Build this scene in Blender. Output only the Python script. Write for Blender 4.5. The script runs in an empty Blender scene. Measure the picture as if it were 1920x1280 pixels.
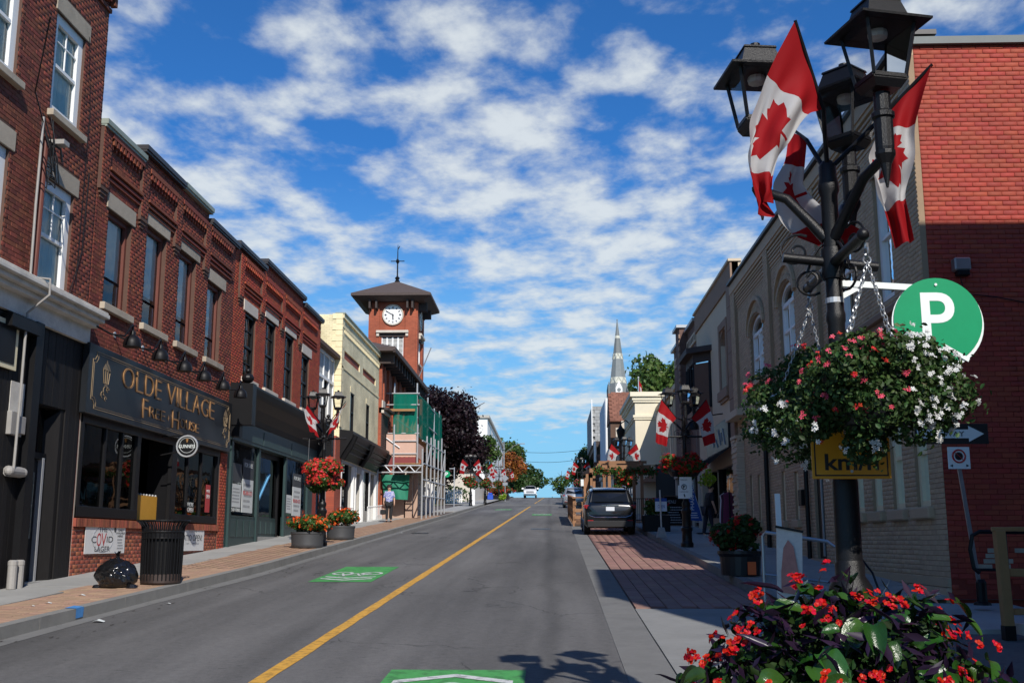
import bpy, bmesh, math, random
import numpy as np
from mathutils import Vector, Matrix
from mathutils.geometry import delaunay_2d_cdt

random.seed(7)
RNG = np.random.default_rng(7)
S = bpy.context.scene
COL = S.collection

# ------------------------------------------------------------------ camera
cam_data = bpy.data.cameras.new('camera')
cam_data.sensor_width = 36.0
cam_data.lens = 36.0 * 2020.0 / 1920.0
cam_data.clip_start = 0.1
cam_data.clip_end = 5000
cam = bpy.data.objects.new('camera', cam_data)
COL.objects.link(cam)
cam.location = (0, 0, 1.7)
cam.rotation_euler = (math.radians(90 + 10.5169), 0, math.radians(1.9514))
S.camera = cam

# ------------------------------------------------------------------ sun and sky
SUN = Vector((0.40, -1.29, 1.0)).normalized()          # direction towards the sun
SUN_ELEV = math.asin(SUN.z)
SUN_AZ = math.atan2(SUN.x, SUN.y)
sun_data = bpy.data.lights.new('sun', 'SUN')
sun_data.energy = 5.0
sun_data.angle = math.radians(0.5)
sun_data.color = (1.0, 0.945, 0.87)
sun = bpy.data.objects.new('sun', sun_data)
COL.objects.link(sun)
sun.location = (20, -40, 50)
sun.rotation_euler = SUN.to_track_quat('Z', 'Y').to_euler()

world = bpy.data.worlds.new('World')
S.world = world
world.use_nodes = True
wn, wl = world.node_tree.nodes, world.node_tree.links
wn.clear()
def wnode(t, **k):
    n = wn.new(t)
    for a, b in k.items(): setattr(n, a, b)
    return n
def wmath(op, a, b=None, clamp=False):
    n = wnode('ShaderNodeMath', operation=op, use_clamp=clamp)
    for i, v in enumerate((a, b)):
        if v is None: continue
        if isinstance(v, (int, float)): n.inputs[i].default_value = v
        else: wl.new(v, n.inputs[i])
    return n.outputs[0]
out = wnode('ShaderNodeOutputWorld')
bg = wnode('ShaderNodeBackground')
bg.inputs['Strength'].default_value = 0.085
sky = wnode('ShaderNodeTexSky', sky_type='NISHITA')
sky.sun_disc = False
sky.sun_elevation = SUN_ELEV
sky.sun_rotation = SUN_AZ
sky.air_density = 1.0
sky.dust_density = 0.15
sky.ozone_density = 2.5
tint = wnode('ShaderNodeMix', data_type='RGBA', blend_type='MULTIPLY')
tint.inputs[0].default_value = 1.0
wl.new(sky.outputs[0], tint.inputs[6])
tint.inputs[7].default_value = (0.29, 0.84, 1.46, 1)
tc = wnode('ShaderNodeTexCoord')
sep = wnode('ShaderNodeSeparateXYZ')
wl.new(tc.outputs['Generated'], sep.inputs[0])
zz = wmath('MAXIMUM', wmath('ADD', sep.outputs[2], 0.07), 0.05)
px_ = wmath('DIVIDE', sep.outputs[0], zz)
py_ = wmath('DIVIDE', sep.outputs[1], zz)
comb = wnode('ShaderNodeCombineXYZ')
wl.new(px_, comb.inputs[0]); wl.new(py_, comb.inputs[1])
def wnoise(scale, detail, rough, loc, stretch=(1, 1, 1), rot=0.0, dist=0.0):
    m = wnode('ShaderNodeMapping')
    m.inputs['Location'].default_value = loc
    m.inputs['Scale'].default_value = stretch
    m.inputs['Rotation'].default_value = (0, 0, rot)
    wl.new(comb.outputs[0], m.inputs[0])
    n = wnode('ShaderNodeTexNoise')
    n.inputs['Scale'].default_value = scale
    n.inputs['Detail'].default_value = detail
    n.inputs['Roughness'].default_value = rough
    n.inputs['Distortion'].default_value = dist
    wl.new(m.outputs[0], n.inputs[0])
    return n.outputs[0]
puff = wnoise(5.0, 7, 0.58, (0.4, 0.2, 0), stretch=(1.2, 0.9, 1), rot=0.35, dist=0.1)
wisp = wnoise(1.1, 5, 0.55, (5.2, 3.3, 2), stretch=(1.6, 0.6, 1), rot=-0.5, dist=0.3)
# cloud banks: (direction x, z, half width, half height)
BANKS = [(-.190, .431, .045, .032), (-.108, .397, .060, .030), (-.036, .372, .062, .025), (-.081, .331, .080, .030), (.031, .313, .050, .022), (.090, .300, .060, .026),
         (.127, .334, .055, .030), (.060, .422, .032, .018), (.142, .395, .034, .020), (-.335, .300, .100, .060), (-.225, .262, .080, .035), (-.355, .360, .065, .026),
         (-.007, .447, .045, .020), (-.211, .390, .034, .014), (-.013, .250, .090, .036), (.109, .248, .100, .036), (.011, .195, .150, .034), (-.024, .124, .110, .016),
         (.341, .430, .050, .018), (.214, .363, .066, .050), (-.097, .454, .042, .022), (.30, .22, .14, .08), (-.5, .5, .12, .09), (.6, .45, .16, .1)]
bank = None
for bx0, bz0, brx, brz in BANKS:
    ax_ = wmath('MULTIPLY', wmath('SUBTRACT', sep.outputs[0], bx0), 1 / (brx * 1.75))
    az_ = wmath('MULTIPLY', wmath('SUBTRACT', sep.outputs[2], bz0), 1 / (brz * 1.75))
    q_ = wmath('SUBTRACT', 1.0, wmath('ADD', wmath('MULTIPLY', ax_, ax_), wmath('MULTIPLY', az_, az_)), clamp=True)
    bank = q_ if bank is None else wmath('MAXIMUM', bank, q_)
f = wmath('ADD', wmath('MULTIPLY', wmath('POWER', bank, .8), 0.27), wmath('MULTIPLY', puff, 1.15))
f = wmath('ADD', f, wmath('MULTIPLY', wisp, 0.45))
ramp = wnode('ShaderNodeMapRange', interpolation_type='SMOOTHSTEP')
ramp.inputs[1].default_value = 0.84
ramp.inputs[2].default_value = 1.24
wl.new(f, ramp.inputs[0])
hz = wnode('ShaderNodeMapRange', interpolation_type='SMOOTHSTEP')   # the air pales low over the horizon
hz.inputs[1].default_value = 0.36
hz.inputs[2].default_value = 0.0
hz.inputs[3].default_value = 0.0
hz.inputs[4].default_value = 0.92
wl.new(sep.outputs[2], hz.inputs[0])
low = wnode('ShaderNodeMix', data_type='RGBA')
wl.new(hz.outputs[0], low.inputs[0])
wl.new(tint.outputs[2], low.inputs[6])
low.inputs[7].default_value = (3.4, 7.4, 10.4, 1)
cov = wmath('MULTIPLY', ramp.outputs[0], 0.90)
shade = wnode('ShaderNodeMapRange')
shade.inputs[1].default_value = 0.8
shade.inputs[2].default_value = 1.25
shade.inputs[3].default_value = 7.6
shade.inputs[4].default_value = 9.8
wl.new(f, shade.inputs[0])
cc = wnode('ShaderNodeMix', data_type='RGBA', blend_type='MULTIPLY')
cc.inputs[0].default_value = 1.0
cc.inputs[6].default_value = (0.90, 0.965, 1.0, 1)
wl.new(shade.outputs[0], cc.inputs[7])
mixc = wnode('ShaderNodeMix', data_type='RGBA')
wl.new(cov, mixc.inputs[0])
wl.new(low.outputs[2], mixc.inputs[6])
wl.new(cc.outputs[2], mixc.inputs[7])
wl.new(mixc.outputs[2], bg.inputs[0])
wl.new(bg.outputs[0], out.inputs[0])

S.view_settings.view_transform = 'Standard'
S.view_settings.look = 'None'
S.view_settings.gamma = 1
S.view_settings.use_curve_mapping = False
S.view_settings.exposure = 0.0
S.render.engine = 'CYCLES'
S.cycles.max_bounces = 6
S.cycles.transparent_max_bounces = 12

# ------------------------------------------------------------------ object helpers
ORG = {}
def thing(name, label, cat, loc=(0, 0, 0), rz=0.0, group=None, kind=None):
    o = bpy.data.objects.new(name, None)
    COL.objects.link(o)
    o.empty_display_size = 0.2
    o.location = loc
    o.rotation_euler = (0, 0, rz)
    o['label'] = label
    o['category'] = cat
    if group: o['group'] = group
    if kind: o['kind'] = kind
    ORG[o.name] = Vector(loc)
    return o

def tag(o, label, cat, group=None):
    o['label'] = label; o['category'] = cat
    if group: o['group'] = group
    return o

def copy_tree(src, loc=None, rz=None, label=None, group=None, scale=None, parent=None):
    c = src.copy()
    COL.objects.link(c)
    if parent is not None: c.parent = parent
    if loc is not None: c.location = loc
    if rz is not None: c.rotation_euler = (0, 0, rz)
    if scale is not None: c.scale = (scale,) * 3
    if label: c['label'] = label
    if group: c['group'] = group
    for ch in list(src.children):
        copy_tree(ch, parent=c)
    return c

class MB:
    """collects shapes in world metres, links them as one mesh object"""
    def __init__(s):
        s.v = []; s.f = []; s.m = []; s.n = 0; s.cur = 0
    def add(s, vs, fs):
        b = len(s.v)
        s.v.extend([tuple(p) for p in vs])
        for f in fs:
            s.f.append(tuple(b + i for i in f)); s.m.append(s.cur)
        return s
    def box(s, x0, x1, y0, y1, z0, z1):
        return s.add([(x0,y0,z0),(x1,y0,z0),(x1,y1,z0),(x0,y1,z0),(x0,y0,z1),(x1,y0,z1),(x1,y1,z1),(x0,y1,z1)],
                     [(0,3,2,1),(4,5,6,7),(0,1,5,4),(1,2,6,5),(2,3,7,6),(3,0,4,7)])
    def gbox(s, x0, x1, y0, y1, z0, z1):
        """box with base following the street slope (z0, z1 above the ground line)"""
        a, b = g(y0), g(y1)
        return s.add([(x0,y0,a+z0),(x1,y0,a+z0),(x1,y1,b+z0),(x0,y1,b+z0),(x0,y0,a+z1),(x1,y0,a+z1),(x1,y1,b+z1),(x0,y1,b+z1)],
                     [(0,3,2,1),(4,5,6,7),(0,1,5,4),(1,2,6,5),(2,3,7,6),(3,0,4,7)])
    def quad(s, *p):
        return s.add(p, [tuple(range(len(p)))])
    def obar(s, a, b, w, h=None, up=(0, 0, 1)):
        """square bar from a to b"""
        a = Vector(a); b = Vector(b); h = h or w
        d = (b - a).normalized()
        u = Vector(up)
        if abs(d.dot(u)) > 0.98: u = Vector((0, 1, 0))
        r = d.cross(u).normalized() * (w / 2); u2 = r.cross(d).normalized() * (h / 2)
        vs = [a - r - u2, a + r - u2, a + r + u2, a - r + u2, b - r - u2, b + r - u2, b + r + u2, b - r + u2]
        return s.add(vs, [(0,1,2,3),(7,6,5,4),(0,4,5,1),(1,5,6,2),(2,6,7,3),(3,7,4,0)])
    def tube(s, pts, r, n=8, cap=True):
        pts = [Vector(p) for p in pts]
        rs = r if isinstance(r, (list, tuple)) else [r] * len(pts)
        vs = []; fs = []
        prev = None
        for i, p in enumerate(pts):
            d = (pts[min(i + 1, len(pts) - 1)] - pts[max(i - 1, 0)])
            if d.length < 1e-9: d = Vector((0, 0, 1))
            d.normalize()
            if prev is None:
                u = Vector((0, 0, 1)) if abs(d.z) < 0.9 else Vector((1, 0, 0))
                r1 = d.cross(u).normalized()
            else:
                r1 = (prev - d * prev.dot(d))
                r1 = r1.normalized() if r1.length > 1e-6 else d.cross(Vector((1, 0, 0))).normalized()
            prev = r1
            r2 = d.cross(r1)
            for k in range(n):
                a = 2 * math.pi * k / n
                vs.append(p + (r1 * math.cos(a) + r2 * math.sin(a)) * rs[i])
        for i in range(len(pts) - 1):
            for k in range(n):
                k2 = (k + 1) % n
                fs.append((i*n+k, i*n+k2, (i+1)*n+k2, (i+1)*n+k))
        if cap:
            fs.append(tuple(range(n - 1, -1, -1)))
            fs.append(tuple((len(pts)-1)*n + k for k in range(n)))
        return s.add(vs, fs)
    def lathe(s, c, prof, n=16, sx=1.0, sy=1.0, rot=0.0):
        """prof: list of (r, z) from bottom to top round a vertical axis at c"""
        vs = []; fs = []
        for r, z in prof:
            for k in range(n):
                a = 2 * math.pi * k / n + rot
                vs.append((c[0] + r * sx * math.cos(a), c[1] + r * sy * math.sin(a), c[2] + z))
        for i in range(len(prof) - 1):
            for k in range(n):
                k2 = (k + 1) % n
                fs.append((i*n+k, i*n+k2, (i+1)*n+k2, (i+1)*n+k))
        fs.append(tuple(range(n - 1, -1, -1)))
        fs.append(tuple((len(prof)-1)*n + k for k in range(n)))
        return s.add(vs, fs)
    def disc(s, c, nrm, r, th, n=24):
        nrm = Vector(nrm).normalized(); c = Vector(c)
        return s.tube([c - nrm * th / 2, c + nrm * th / 2], r, n)
    def ring(s, c, nrm, R, r, n=20, m=6):
        nrm = Vector(nrm).normalized(); c = Vector(c)
        u = nrm.cross(Vector((0, 0, 1)));
        if u.length < .1: u = nrm.cross(Vector((1, 0, 0)))
        u.normalize(); w = nrm.cross(u)
        vs = []; fs = []
        for i in range(n):
            a = 2 * math.pi * i / n
            d = u * math.cos(a) + w * math.sin(a)
            for k in range(m):
                b = 2 * math.pi * k / m
                vs.append(c + d * (R + r * math.cos(b)) + nrm * (r * math.sin(b)))
        for i in range(n):
            for k in range(m):
                fs.append((i*m+k, ((i+1)%n)*m+k, ((i+1)%n)*m+(k+1)%m, i*m+(k+1)%m))
        return s.add(vs, fs)
    def sphere(s, c, r, n=12, m=8, sz=1.0):
        prof = [(r * math.sin(math.pi * i / m) + 1e-4, -r * sz * math.cos(math.pi * i / m)) for i in range(m + 1)]
        return s.lathe(c, prof, n)
    def build(s, name, mat, parent=None, kind=None, label=None, bevel=0, smooth=None, seg=1, world=True):
        me = bpy.data.meshes.new(name)
        off = ORG.get(parent.name, Vector((0, 0, 0))) if (parent is not None and world) else Vector((0, 0, 0))
        v = np.array(s.v, dtype=np.float64).reshape(-1, 3) - np.array(off)
        me.from_pydata(v.tolist(), [], s.f)
        mats = mat if isinstance(mat, (list, tuple)) else [mat]
        for m in mats: me.materials.append(m)
        if any(s.m): me.polygons.foreach_set('material_index', s.m)
        if bevel:
            bm = bmesh.new(); bm.from_mesh(me)
            bmesh.ops.recalc_face_normals(bm, faces=bm.faces)
            es = [e for e in bm.edges if len(e.link_faces) == 2 and e.calc_face_angle(0) > 0.6]
            bmesh.ops.bevel(bm, geom=es, offset=bevel, segments=seg, affect='EDGES', profile=0.6, clamp_overlap=True)
            bm.to_mesh(me); bm.free()
        me.update()
        if smooth is not None: smooth_mesh(me, smooth)
        o = bpy.data.objects.new(name, me)
        COL.objects.link(o)
        if parent is not None:
            o.parent = parent
            ORG[o.name] = off
        else:
            ORG[o.name] = Vector((0, 0, 0))
        if kind: o['kind'] = kind
        if label: o['label'] = label
        return o

def smooth_mesh(me, ang=40):
    try:
        me.shade_smooth()
        me.set_sharp_from_angle(angle=math.radians(ang))
    except Exception:
        for p in me.polygons: p.use_smooth = True

def mesh_np(name, v, f, mat, parent=None, kind=None, label=None, world=True, mi=None):
    """v (N,3) array, f (M,k) index array"""
    off = ORG.get(parent.name, Vector((0, 0, 0))) if (parent is not None and world) else Vector((0, 0, 0))
    v = np.asarray(v, dtype=np.float64) - np.array(off)
    f = np.asarray(f, dtype=np.int32)
    k = f.shape[1]
    me = bpy.data.meshes.new(name)
    me.vertices.add(len(v)); me.vertices.foreach_set('co', v.ravel())
    me.loops.add(f.size); me.loops.foreach_set('vertex_index', f.ravel())
    me.polygons.add(len(f)); me.polygons.foreach_set('loop_start', np.arange(0, f.size, k, dtype=np.int32))
    for m in (mat if isinstance(mat, (list, tuple)) else [mat]): me.materials.append(m)
    if mi is not None: me.polygons.foreach_set('material_index', np.asarray(mi, dtype=np.int32))
    me.update(calc_edges=True)
    me.validate()
    o = bpy.data.objects.new(name, me)
    COL.objects.link(o)
    if parent is not None:
        o.parent = parent; ORG[o.name] = off
    if kind: o['kind'] = kind
    if label: o['label'] = label
    return o

# street level: an even climb, then a crest
def g(Y):
    if Y <= 175: return 0.0495 * Y
    t = Y - 175
    if t <= 40: return 8.6625 + 0.0495 * t - (0.0995 / 80.0) * t * t
    return max(8.6625 + 1.98 - 1.99 - 0.05 * (t - 40), -3.0)
def road_l(Y): return float(np.interp(Y, (12, 22, 60, 100), (-6.20, -5.80, -5.76, -5.95)))
def walk_l(Y): return road_l(Y) - .17
def centre(Y): return -2.68 + 0.0107 * min(Y, 180)
def gut_r(Y): return 0.62 + 0.0072 * min(Y, 180)
def kerb_r(Y): return 3.02 + 0.0105 * min(Y, 60)

# ------------------------------------------------------------------ materials
def new_mat(name):
    m = bpy.data.materials.new(name); m.use_nodes = True
    nt = m.node_tree; nt.nodes.clear()
    o = nt.nodes.new('ShaderNodeOutputMaterial')
    b = nt.nodes.new('ShaderNodeBsdfPrincipled')
    nt.links.new(b.outputs[0], o.inputs[0])
    return m, nt, b, o
def mat(name, col, rough=0.7, metal=0.0, var=0.12, scale=3.0, bump=0.0, bscale=40.0, spec=0.5, isl=0.0,
        stretch=(1, 1, 1), coat=0.0, dirt=0.0, hue=0.0):
    """procedural surface: base colour with two scales of noise, optional random tint per piece and relief"""
    m, nt, b, o = new_mat(name)
    N = nt.nodes.new; L = nt.links.new
    geo = N('ShaderNodeNewGeometry')
    tcn = N('ShaderNodeTexCoord')
    mp = N('ShaderNodeMapping'); mp.inputs['Scale'].default_value = stretch
    L(tcn.outputs['Object'], mp.inputs[0])
    def noise(sc, det, rgh):
        n = N('ShaderNodeTexNoise'); n.inputs['Scale'].default_value = sc
        n.inputs['Detail'].default_value = det; n.inputs['Roughness'].default_value = rgh
        L(mp.outputs[0], n.inputs[0]); return n.outputs[0]
    def mth(op, a, c):
        n = N('ShaderNodeMath'); n.operation = op
        for i, v in enumerate((a, c)):
            if isinstance(v, (int, float)): n.inputs[i].default_value = v
            else: L(v, n.inputs[i])
        return n.outputs[0]
    val = mth('ADD', mth('MULTIPLY', noise(scale, 5, 0.6), var * 2.4), mth('MULTIPLY', noise(scale * 9, 3, 0.6), var * 1.2))
    val = mth('ADD', val, 1.0 - var * 1.8)
    hsv = N('ShaderNodeHueSaturation')
    hsv.inputs['Color'].default_value = (*col, 1)
    if isl > 0:
        oi = N('ShaderNodeObjectInfo')
        r = mth('FRACT', mth('ADD', geo.outputs['Random Per Island'], oi.outputs['Random']), 0)
        val = mth('ADD', val, mth('MULTIPLY', mth('SUBTRACT', r, 0.5), isl * 2))
        if hue > 0:
            r2 = mth('FRACT', mth('MULTIPLY', r, 7.31), 0)
            L(mth('ADD', 0.5, mth('MULTIPLY', mth('SUBTRACT', r2, 0.5), hue)), hsv.inputs['Hue'])
    L(val, hsv.inputs['Value'])
    colour = hsv.outputs[0]
    if dirt > 0:
        mx = N('ShaderNodeMix'); mx.data_type = 'RGBA'
        mr = N('ShaderNodeMapRange'); mr.inputs[1].default_value = 0.5; mr.inputs[2].default_value = 0.58 if dirt > .52 else 0.72
        mr.inputs[4].default_value = dirt
        L(noise(scale * 0.37 + 0.6, 6, 0.65), mr.inputs[0]); L(mr.outputs[0], mx.inputs[0])
        L(colour, mx.inputs[6]); mx.inputs[7].default_value = (col[0] * .35 + .01, col[1] * .35 + .01, col[2] * .35 + .01, 1)
        colour = mx.outputs[2]
    L(colour, b.inputs['Base Color'])
    b.inputs['Roughness'].default_value = rough
    b.inputs['Metallic'].default_value = metal
    b.inputs['Specular IOR Level'].default_value = spec
    if coat: b.inputs['Coat Weight'].default_value = coat; b.inputs['Coat Roughness'].default_value = 0.05
    if bump > 0:
        bp = N('ShaderNodeBump'); bp.inputs['Strength'].default_value = min(1.0, bump)
        bp.inputs['Distance'].default_value = 0.01
        L(noise(bscale, 6, 0.65), bp.inputs['Height']); L(bp.outputs[0], b.inputs['Normal'])
    return m

def glass_mat(name, tintc=(0.55, 0.6, 0.62), refl=1.0, rough=0.02):
    m = bpy.data.materials.new(name); m.use_nodes = True
    nt = m.node_tree; nt.nodes.clear(); N = nt.nodes.new; L = nt.links.new
    o = N('ShaderNodeOutputMaterial'); mx = N('ShaderNodeMixShader')
    t = N('ShaderNodeBsdfTransparent'); t.inputs[0].default_value = (*tintc, 1)
    gl = N('ShaderNodeBsdfGlossy'); gl.inputs['Roughness'].default_value = rough
    gl.inputs['Color'].default_value = (0.9, 0.93, 0.95, 1)
    fr = N('ShaderNodeFresnel'); fr.inputs['IOR'].default_value = 1.28 + 0.17 * refl
    tcn = N('ShaderNodeTexCoord'); ns = N('ShaderNodeTexNoise'); ns.inputs['Scale'].default_value = 1.3
    bp = N('ShaderNodeBump'); bp.inputs['Strength'].default_value = 0.12; bp.inputs['Distance'].default_value = 0.03
    L(tcn.outputs['Object'], ns.inputs[0]); L(ns.outputs[0], bp.inputs['Height'])
    L(bp.outputs[0], gl.inputs['Normal'])
    L(fr.outputs[0], mx.inputs[0]); L(t.outputs[0], mx.inputs[1]); L(gl.outputs[0], mx.inputs[2])
    L(mx.outputs[0], o.inputs[0])
    return m

def leaf_mat(name, col, rough=0.5, isl=0.35, hue=0.06, trans=0.25, var=0.1, spec=.25, bump=0, bscale=30):
    m = mat(name, col, rough=rough, var=var, scale=2.0, isl=isl, hue=hue, spec=spec, bump=bump, bscale=bscale)
    nt = m.node_tree; N = nt.nodes.new; L = nt.links.new
    b = next(n for n in nt.nodes if n.type == 'BSDF_PRINCIPLED'); o = next(n for n in nt.nodes if n.type == 'OUTPUT_MATERIAL')
    src = b.inputs['Base Color'].links[0].from_socket
    tr = N('ShaderNodeBsdfTranslucent'); L(src, tr.inputs[0])
    mx = N('ShaderNodeMixShader'); mx.inputs[0].default_value = trans
    L(b.outputs[0], mx.inputs[1]); L(tr.outputs[0], mx.inputs[2]); L(mx.outputs[0], o.inputs[0])
    return m

def brick_tex_mat(name, c1, c2, mortar, rowh=0.075, bw=0.215, axis='YZ', rough=0.85):
    """for brickwork too far off for its bricks to be told apart"""
    m, nt, b, o = new_mat(name)
    N = nt.nodes.new; L = nt.links.new
    geo = N('ShaderNodeNewGeometry'); sp = N('ShaderNodeSeparateXYZ'); L(geo.outputs['Position'], sp.inputs[0])
    cb = N('ShaderNodeCombineXYZ')
    L(sp.outputs[0 if axis[0] == 'X' else 1], cb.inputs[0]); L(sp.outputs[2], cb.inputs[1])
    br = N('ShaderNodeTexBrick'); L(cb.outputs[0], br.inputs[0])
    br.inputs['Color1'].default_value = (*c1, 1); br.inputs['Color2'].default_value = (*c2, 1)
    br.inputs['Mortar'].default_value = (*mortar, 1)
    br.inputs['Scale'].default_value = 1; br.inputs['Mortar Size'].default_value = 0.006
    br.inputs['Brick Width'].default_value = bw; br.inputs['Row Height'].default_value = rowh
    ns = N('ShaderNodeTexNoise'); ns.inputs['Scale'].default_value = 0.8; ns.inputs['Detail'].default_value = 6
    L(geo.outputs['Position'], ns.inputs[0])
    hs = N('ShaderNodeHueSaturation'); mr = N('ShaderNodeMapRange')
    mr.inputs[1].default_value = .3; mr.inputs[2].default_value = .7; mr.inputs[3].default_value = .75; mr.inputs[4].default_value = 1.2
    L(ns.outputs[0], mr.inputs[0]); L(mr.outputs[0], hs.inputs['Value']); L(br.outputs[0], hs.inputs['Color'])
    L(hs.outputs[0], b.inputs['Base Color']); b.inputs['Roughness'].default_value = rough
    bp = N('ShaderNodeBump'); bp.inputs['Strength'].default_value = .4; bp.inputs['Distance'].default_value = .01; bp.invert = True
    L(br.outputs['Fac'], bp.inputs['Height']); L(bp.outputs[0], b.inputs['Normal'])
    return m

M = {}
M['brick_dark'] = mat('brick_dark_red', (0.175, 0.046, 0.025), .85, var=.22, scale=.9, isl=.30, hue=.02, bump=.5, dirt=.35)
M['brick_pub'] = mat('brick_weathered_red', (0.20, 0.047, 0.024), .85, var=.25, scale=.7, isl=.30, hue=.02, bump=.5, dirt=.5)
M['brick_bright'] = mat('brick_bright_red', (0.33, 0.058, 0.024), .85, var=.15, scale=.8, isl=.18, hue=.015, bump=.4)
M['brick_base'] = mat('brick_new_orange', (0.27, 0.075, 0.038), .85, var=.18, scale=2, isl=.35, hue=.02, bump=.4)
M['brick_painted_red'] = mat('brick_painted_red', (0.33, 0.042, 0.021), .7, var=.20, scale=1.1, isl=.12, hue=.012, bump=.5, dirt=.4)
M['brick_tan'] = mat('brick_painted_tan', (0.46, 0.335, 0.215), .8, var=.10, scale=1.2, isl=.10, hue=.01, bump=.4)
M['mortar'] = mat('mortar_dark', (0.10, 0.055, 0.04), .95, var=.2, scale=4)
M['mortar_light'] = mat('mortar_light', (0.50, 0.42, 0.34), .95, var=.2, scale=4)
M['mortar_red'] = mat('mortar_painted_red', (0.20, 0.022, 0.011), .8, var=.2, scale=4)
M['mortar_tan'] = mat('mortar_painted_tan', (0.31, 0.22, 0.14), .9, var=.15, scale=4)
M['stone'] = mat('stone_lintel', (0.40, 0.34, 0.26), .85, var=.2, scale=3, bump=.4, isl=.1, dirt=.3)
M['stone_pale'] = mat('stone_pale', (0.56, 0.50, 0.42), .85, var=.15, scale=3, bump=.4)
M['white'] = mat('white_paint', (0.78, 0.78, 0.76), .5, var=.06, scale=2)
M['white_worn'] = mat('white_paint_worn', (0.62, 0.59, 0.53), .7, var=.25, scale=3, dirt=.5)
M['black'] = mat('black_paint', (0.008, 0.008, 0.009), .45, var=.2, scale=4, bump=.15, bscale=90, spec=.22)
M['black_iron'] = mat('black_cast_iron', (0.008, 0.008, 0.009), .38, var=.25, scale=6, bump=.3, bscale=130, spec=.3)
M['black_matte'] = mat('black_matte', (0.007, 0.007, 0.008), .85, var=.2, scale=4, spec=.1)
M['black_board'] = mat('black_boarding', (0.013, 0.012, 0.012), .6, var=.3, scale=3, isl=.25, stretch=(1, 1, .2), bump=.3, spec=.2)
M['coping_grey'] = mat('coping_grey', (0.13, 0.15, 0.15), .6, var=.15)
M['grey_metal'] = mat('grey_metal', (0.35, 0.36, 0.37), .4, metal=.7, var=.15, scale=5)
M['galv'] = mat('galvanised_steel', (0.52, 0.53, 0.54), .42, metal=.5, var=.15, scale=8)
M['conduit'] = mat('grey_conduit', (0.30, 0.285, 0.265), .6, var=.15, scale=6)
M['brown_frame'] = mat('brown_window_frame', (0.13, 0.035, 0.022), .6, var=.15)
M['curtain'] = mat('curtain_cloth', (0.78, 0.80, 0.72), .9, var=.35, scale=2.0, stretch=(5, 5, .35))
M['blind'] = mat('roller_blind', (0.80, 0.78, 0.70), .9, var=.15, scale=3)
M['glass'] = glass_mat('window_glass', (0.86, 0.90, 0.88), .6)
M['glass_dark'] = glass_mat('window_glass_dark', (0.25, 0.28, 0.29), 1.0)
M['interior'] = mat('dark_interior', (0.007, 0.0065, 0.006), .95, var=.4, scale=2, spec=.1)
M['green_shop'] = mat('dark_green_paint', (0.022, 0.048, 0.048), .45, var=.15, scale=2)
M['green_shop2'] = mat('dark_green_paint_panel', (0.035, 0.066, 0.064), .5, var=.15, scale=2)
M['gold'] = mat('gold_leaf', (0.40, 0.21, 0.08), .5, metal=.3, var=.15)
M['gold_line'] = mat('gold_pinstripe', (0.33, 0.24, 0.14), .5, metal=.2, var=.1)
M['sign_board'] = mat('sign_board_dark', (0.008, 0.010, 0.013), .38, var=.4, scale=1.2)
M['roof'] = mat('roof_grey', (0.07, 0.065, 0.065), .9, var=.25, scale=3)
M['coping_green'] = mat('coping_pale_green', (0.26, 0.30, 0.25), .6, var=.2)
M['coping_black'] = mat('coping_dark', (0.03, 0.028, 0.032), .5, var=.2)
M['concrete'] = mat('concrete', (0.32, 0.315, 0.295), .9, var=.13, scale=1.2, bump=.5, bscale=90, isl=.05, dirt=.28)
M['concrete_kerb'] = mat('concrete_kerb', (0.215, 0.21, 0.195), .9, var=.2, scale=2.5, bump=.6, bscale=70, dirt=.4)
M['gutter'] = mat('gutter_concrete', (0.165, 0.163, 0.155), .9, var=.18, scale=2.5, bump=.6, bscale=70, dirt=.4)
M['apron'] = mat('apron_concrete', (0.235, 0.235, 0.225), .9, var=.16, scale=1.0, bump=.6, bscale=80, dirt=.3)
M['paver_tan'] = mat('paver_tan', (0.37, 0.235, 0.155), .9, var=.15, scale=1.5, isl=.10, hue=.02, bump=.4, dirt=.35)
M['paver_red'] = mat('paver_red', (0.285, 0.155, 0.125), .9, var=.15, scale=1.0, isl=.12, hue=.02, bump=.4, dirt=.2)
M['grout'] = mat('paver_joint', (0.10, 0.08, 0.07), .95, var=.2)
M['dirt'] = mat('earth_and_grass', (0.10, 0.115, 0.05), .95, var=.3, scale=.4)
M['yellow_line'] = mat('yellow_road_paint', (0.62, 0.33, 0.045), .75, var=.22, scale=26, bump=.3, dirt=.55)
M['white_line'] = mat('white_road_paint', (0.58, 0.60, 0.58), .75, var=.2, scale=26, dirt=.65)
M['green_paint'] = mat('green_road_paint', (0.065, 0.31, 0.075), .75, var=.22, scale=18, dirt=.55, bump=.3)
M['blue_paint'] = mat('blue_spray', (0.06, 0.22, 0.5), .8, var=.3, scale=12)
M['yellow_brick'] = brick_tex_mat('yellow_brick', (0.86, 0.76, 0.48), (0.76, 0.66, 0.40), (0.55, 0.46, 0.30))
M['yellow_brick_x'] = brick_tex_mat('yellow_brick_side', (0.86, 0.76, 0.48), (0.76, 0.66, 0.40), (0.55, 0.46, 0.30), axis='XZ')
M['yellow_plain'] = mat('yellow_brick_trim', (0.80, 0.69, 0.43), .85, var=.15, scale=4)
M['tower_brick'] = brick_tex_mat('tower_brick', (0.41, 0.098, 0.045), (0.33, 0.075, 0.035), (0.22, 0.09, 0.055))
M['tower_brick_x'] = brick_tex_mat('tower_brick_front', (0.41, 0.098, 0.045), (0.33, 0.075, 0.035), (0.22, 0.09, 0.055), axis='XZ')
M['red_panel_brick'] = brick_tex_mat('red_panel_brick', (0.36, 0.07, 0.035), (0.28, 0.055, 0.03), (0.2, 0.08, 0.05))
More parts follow.
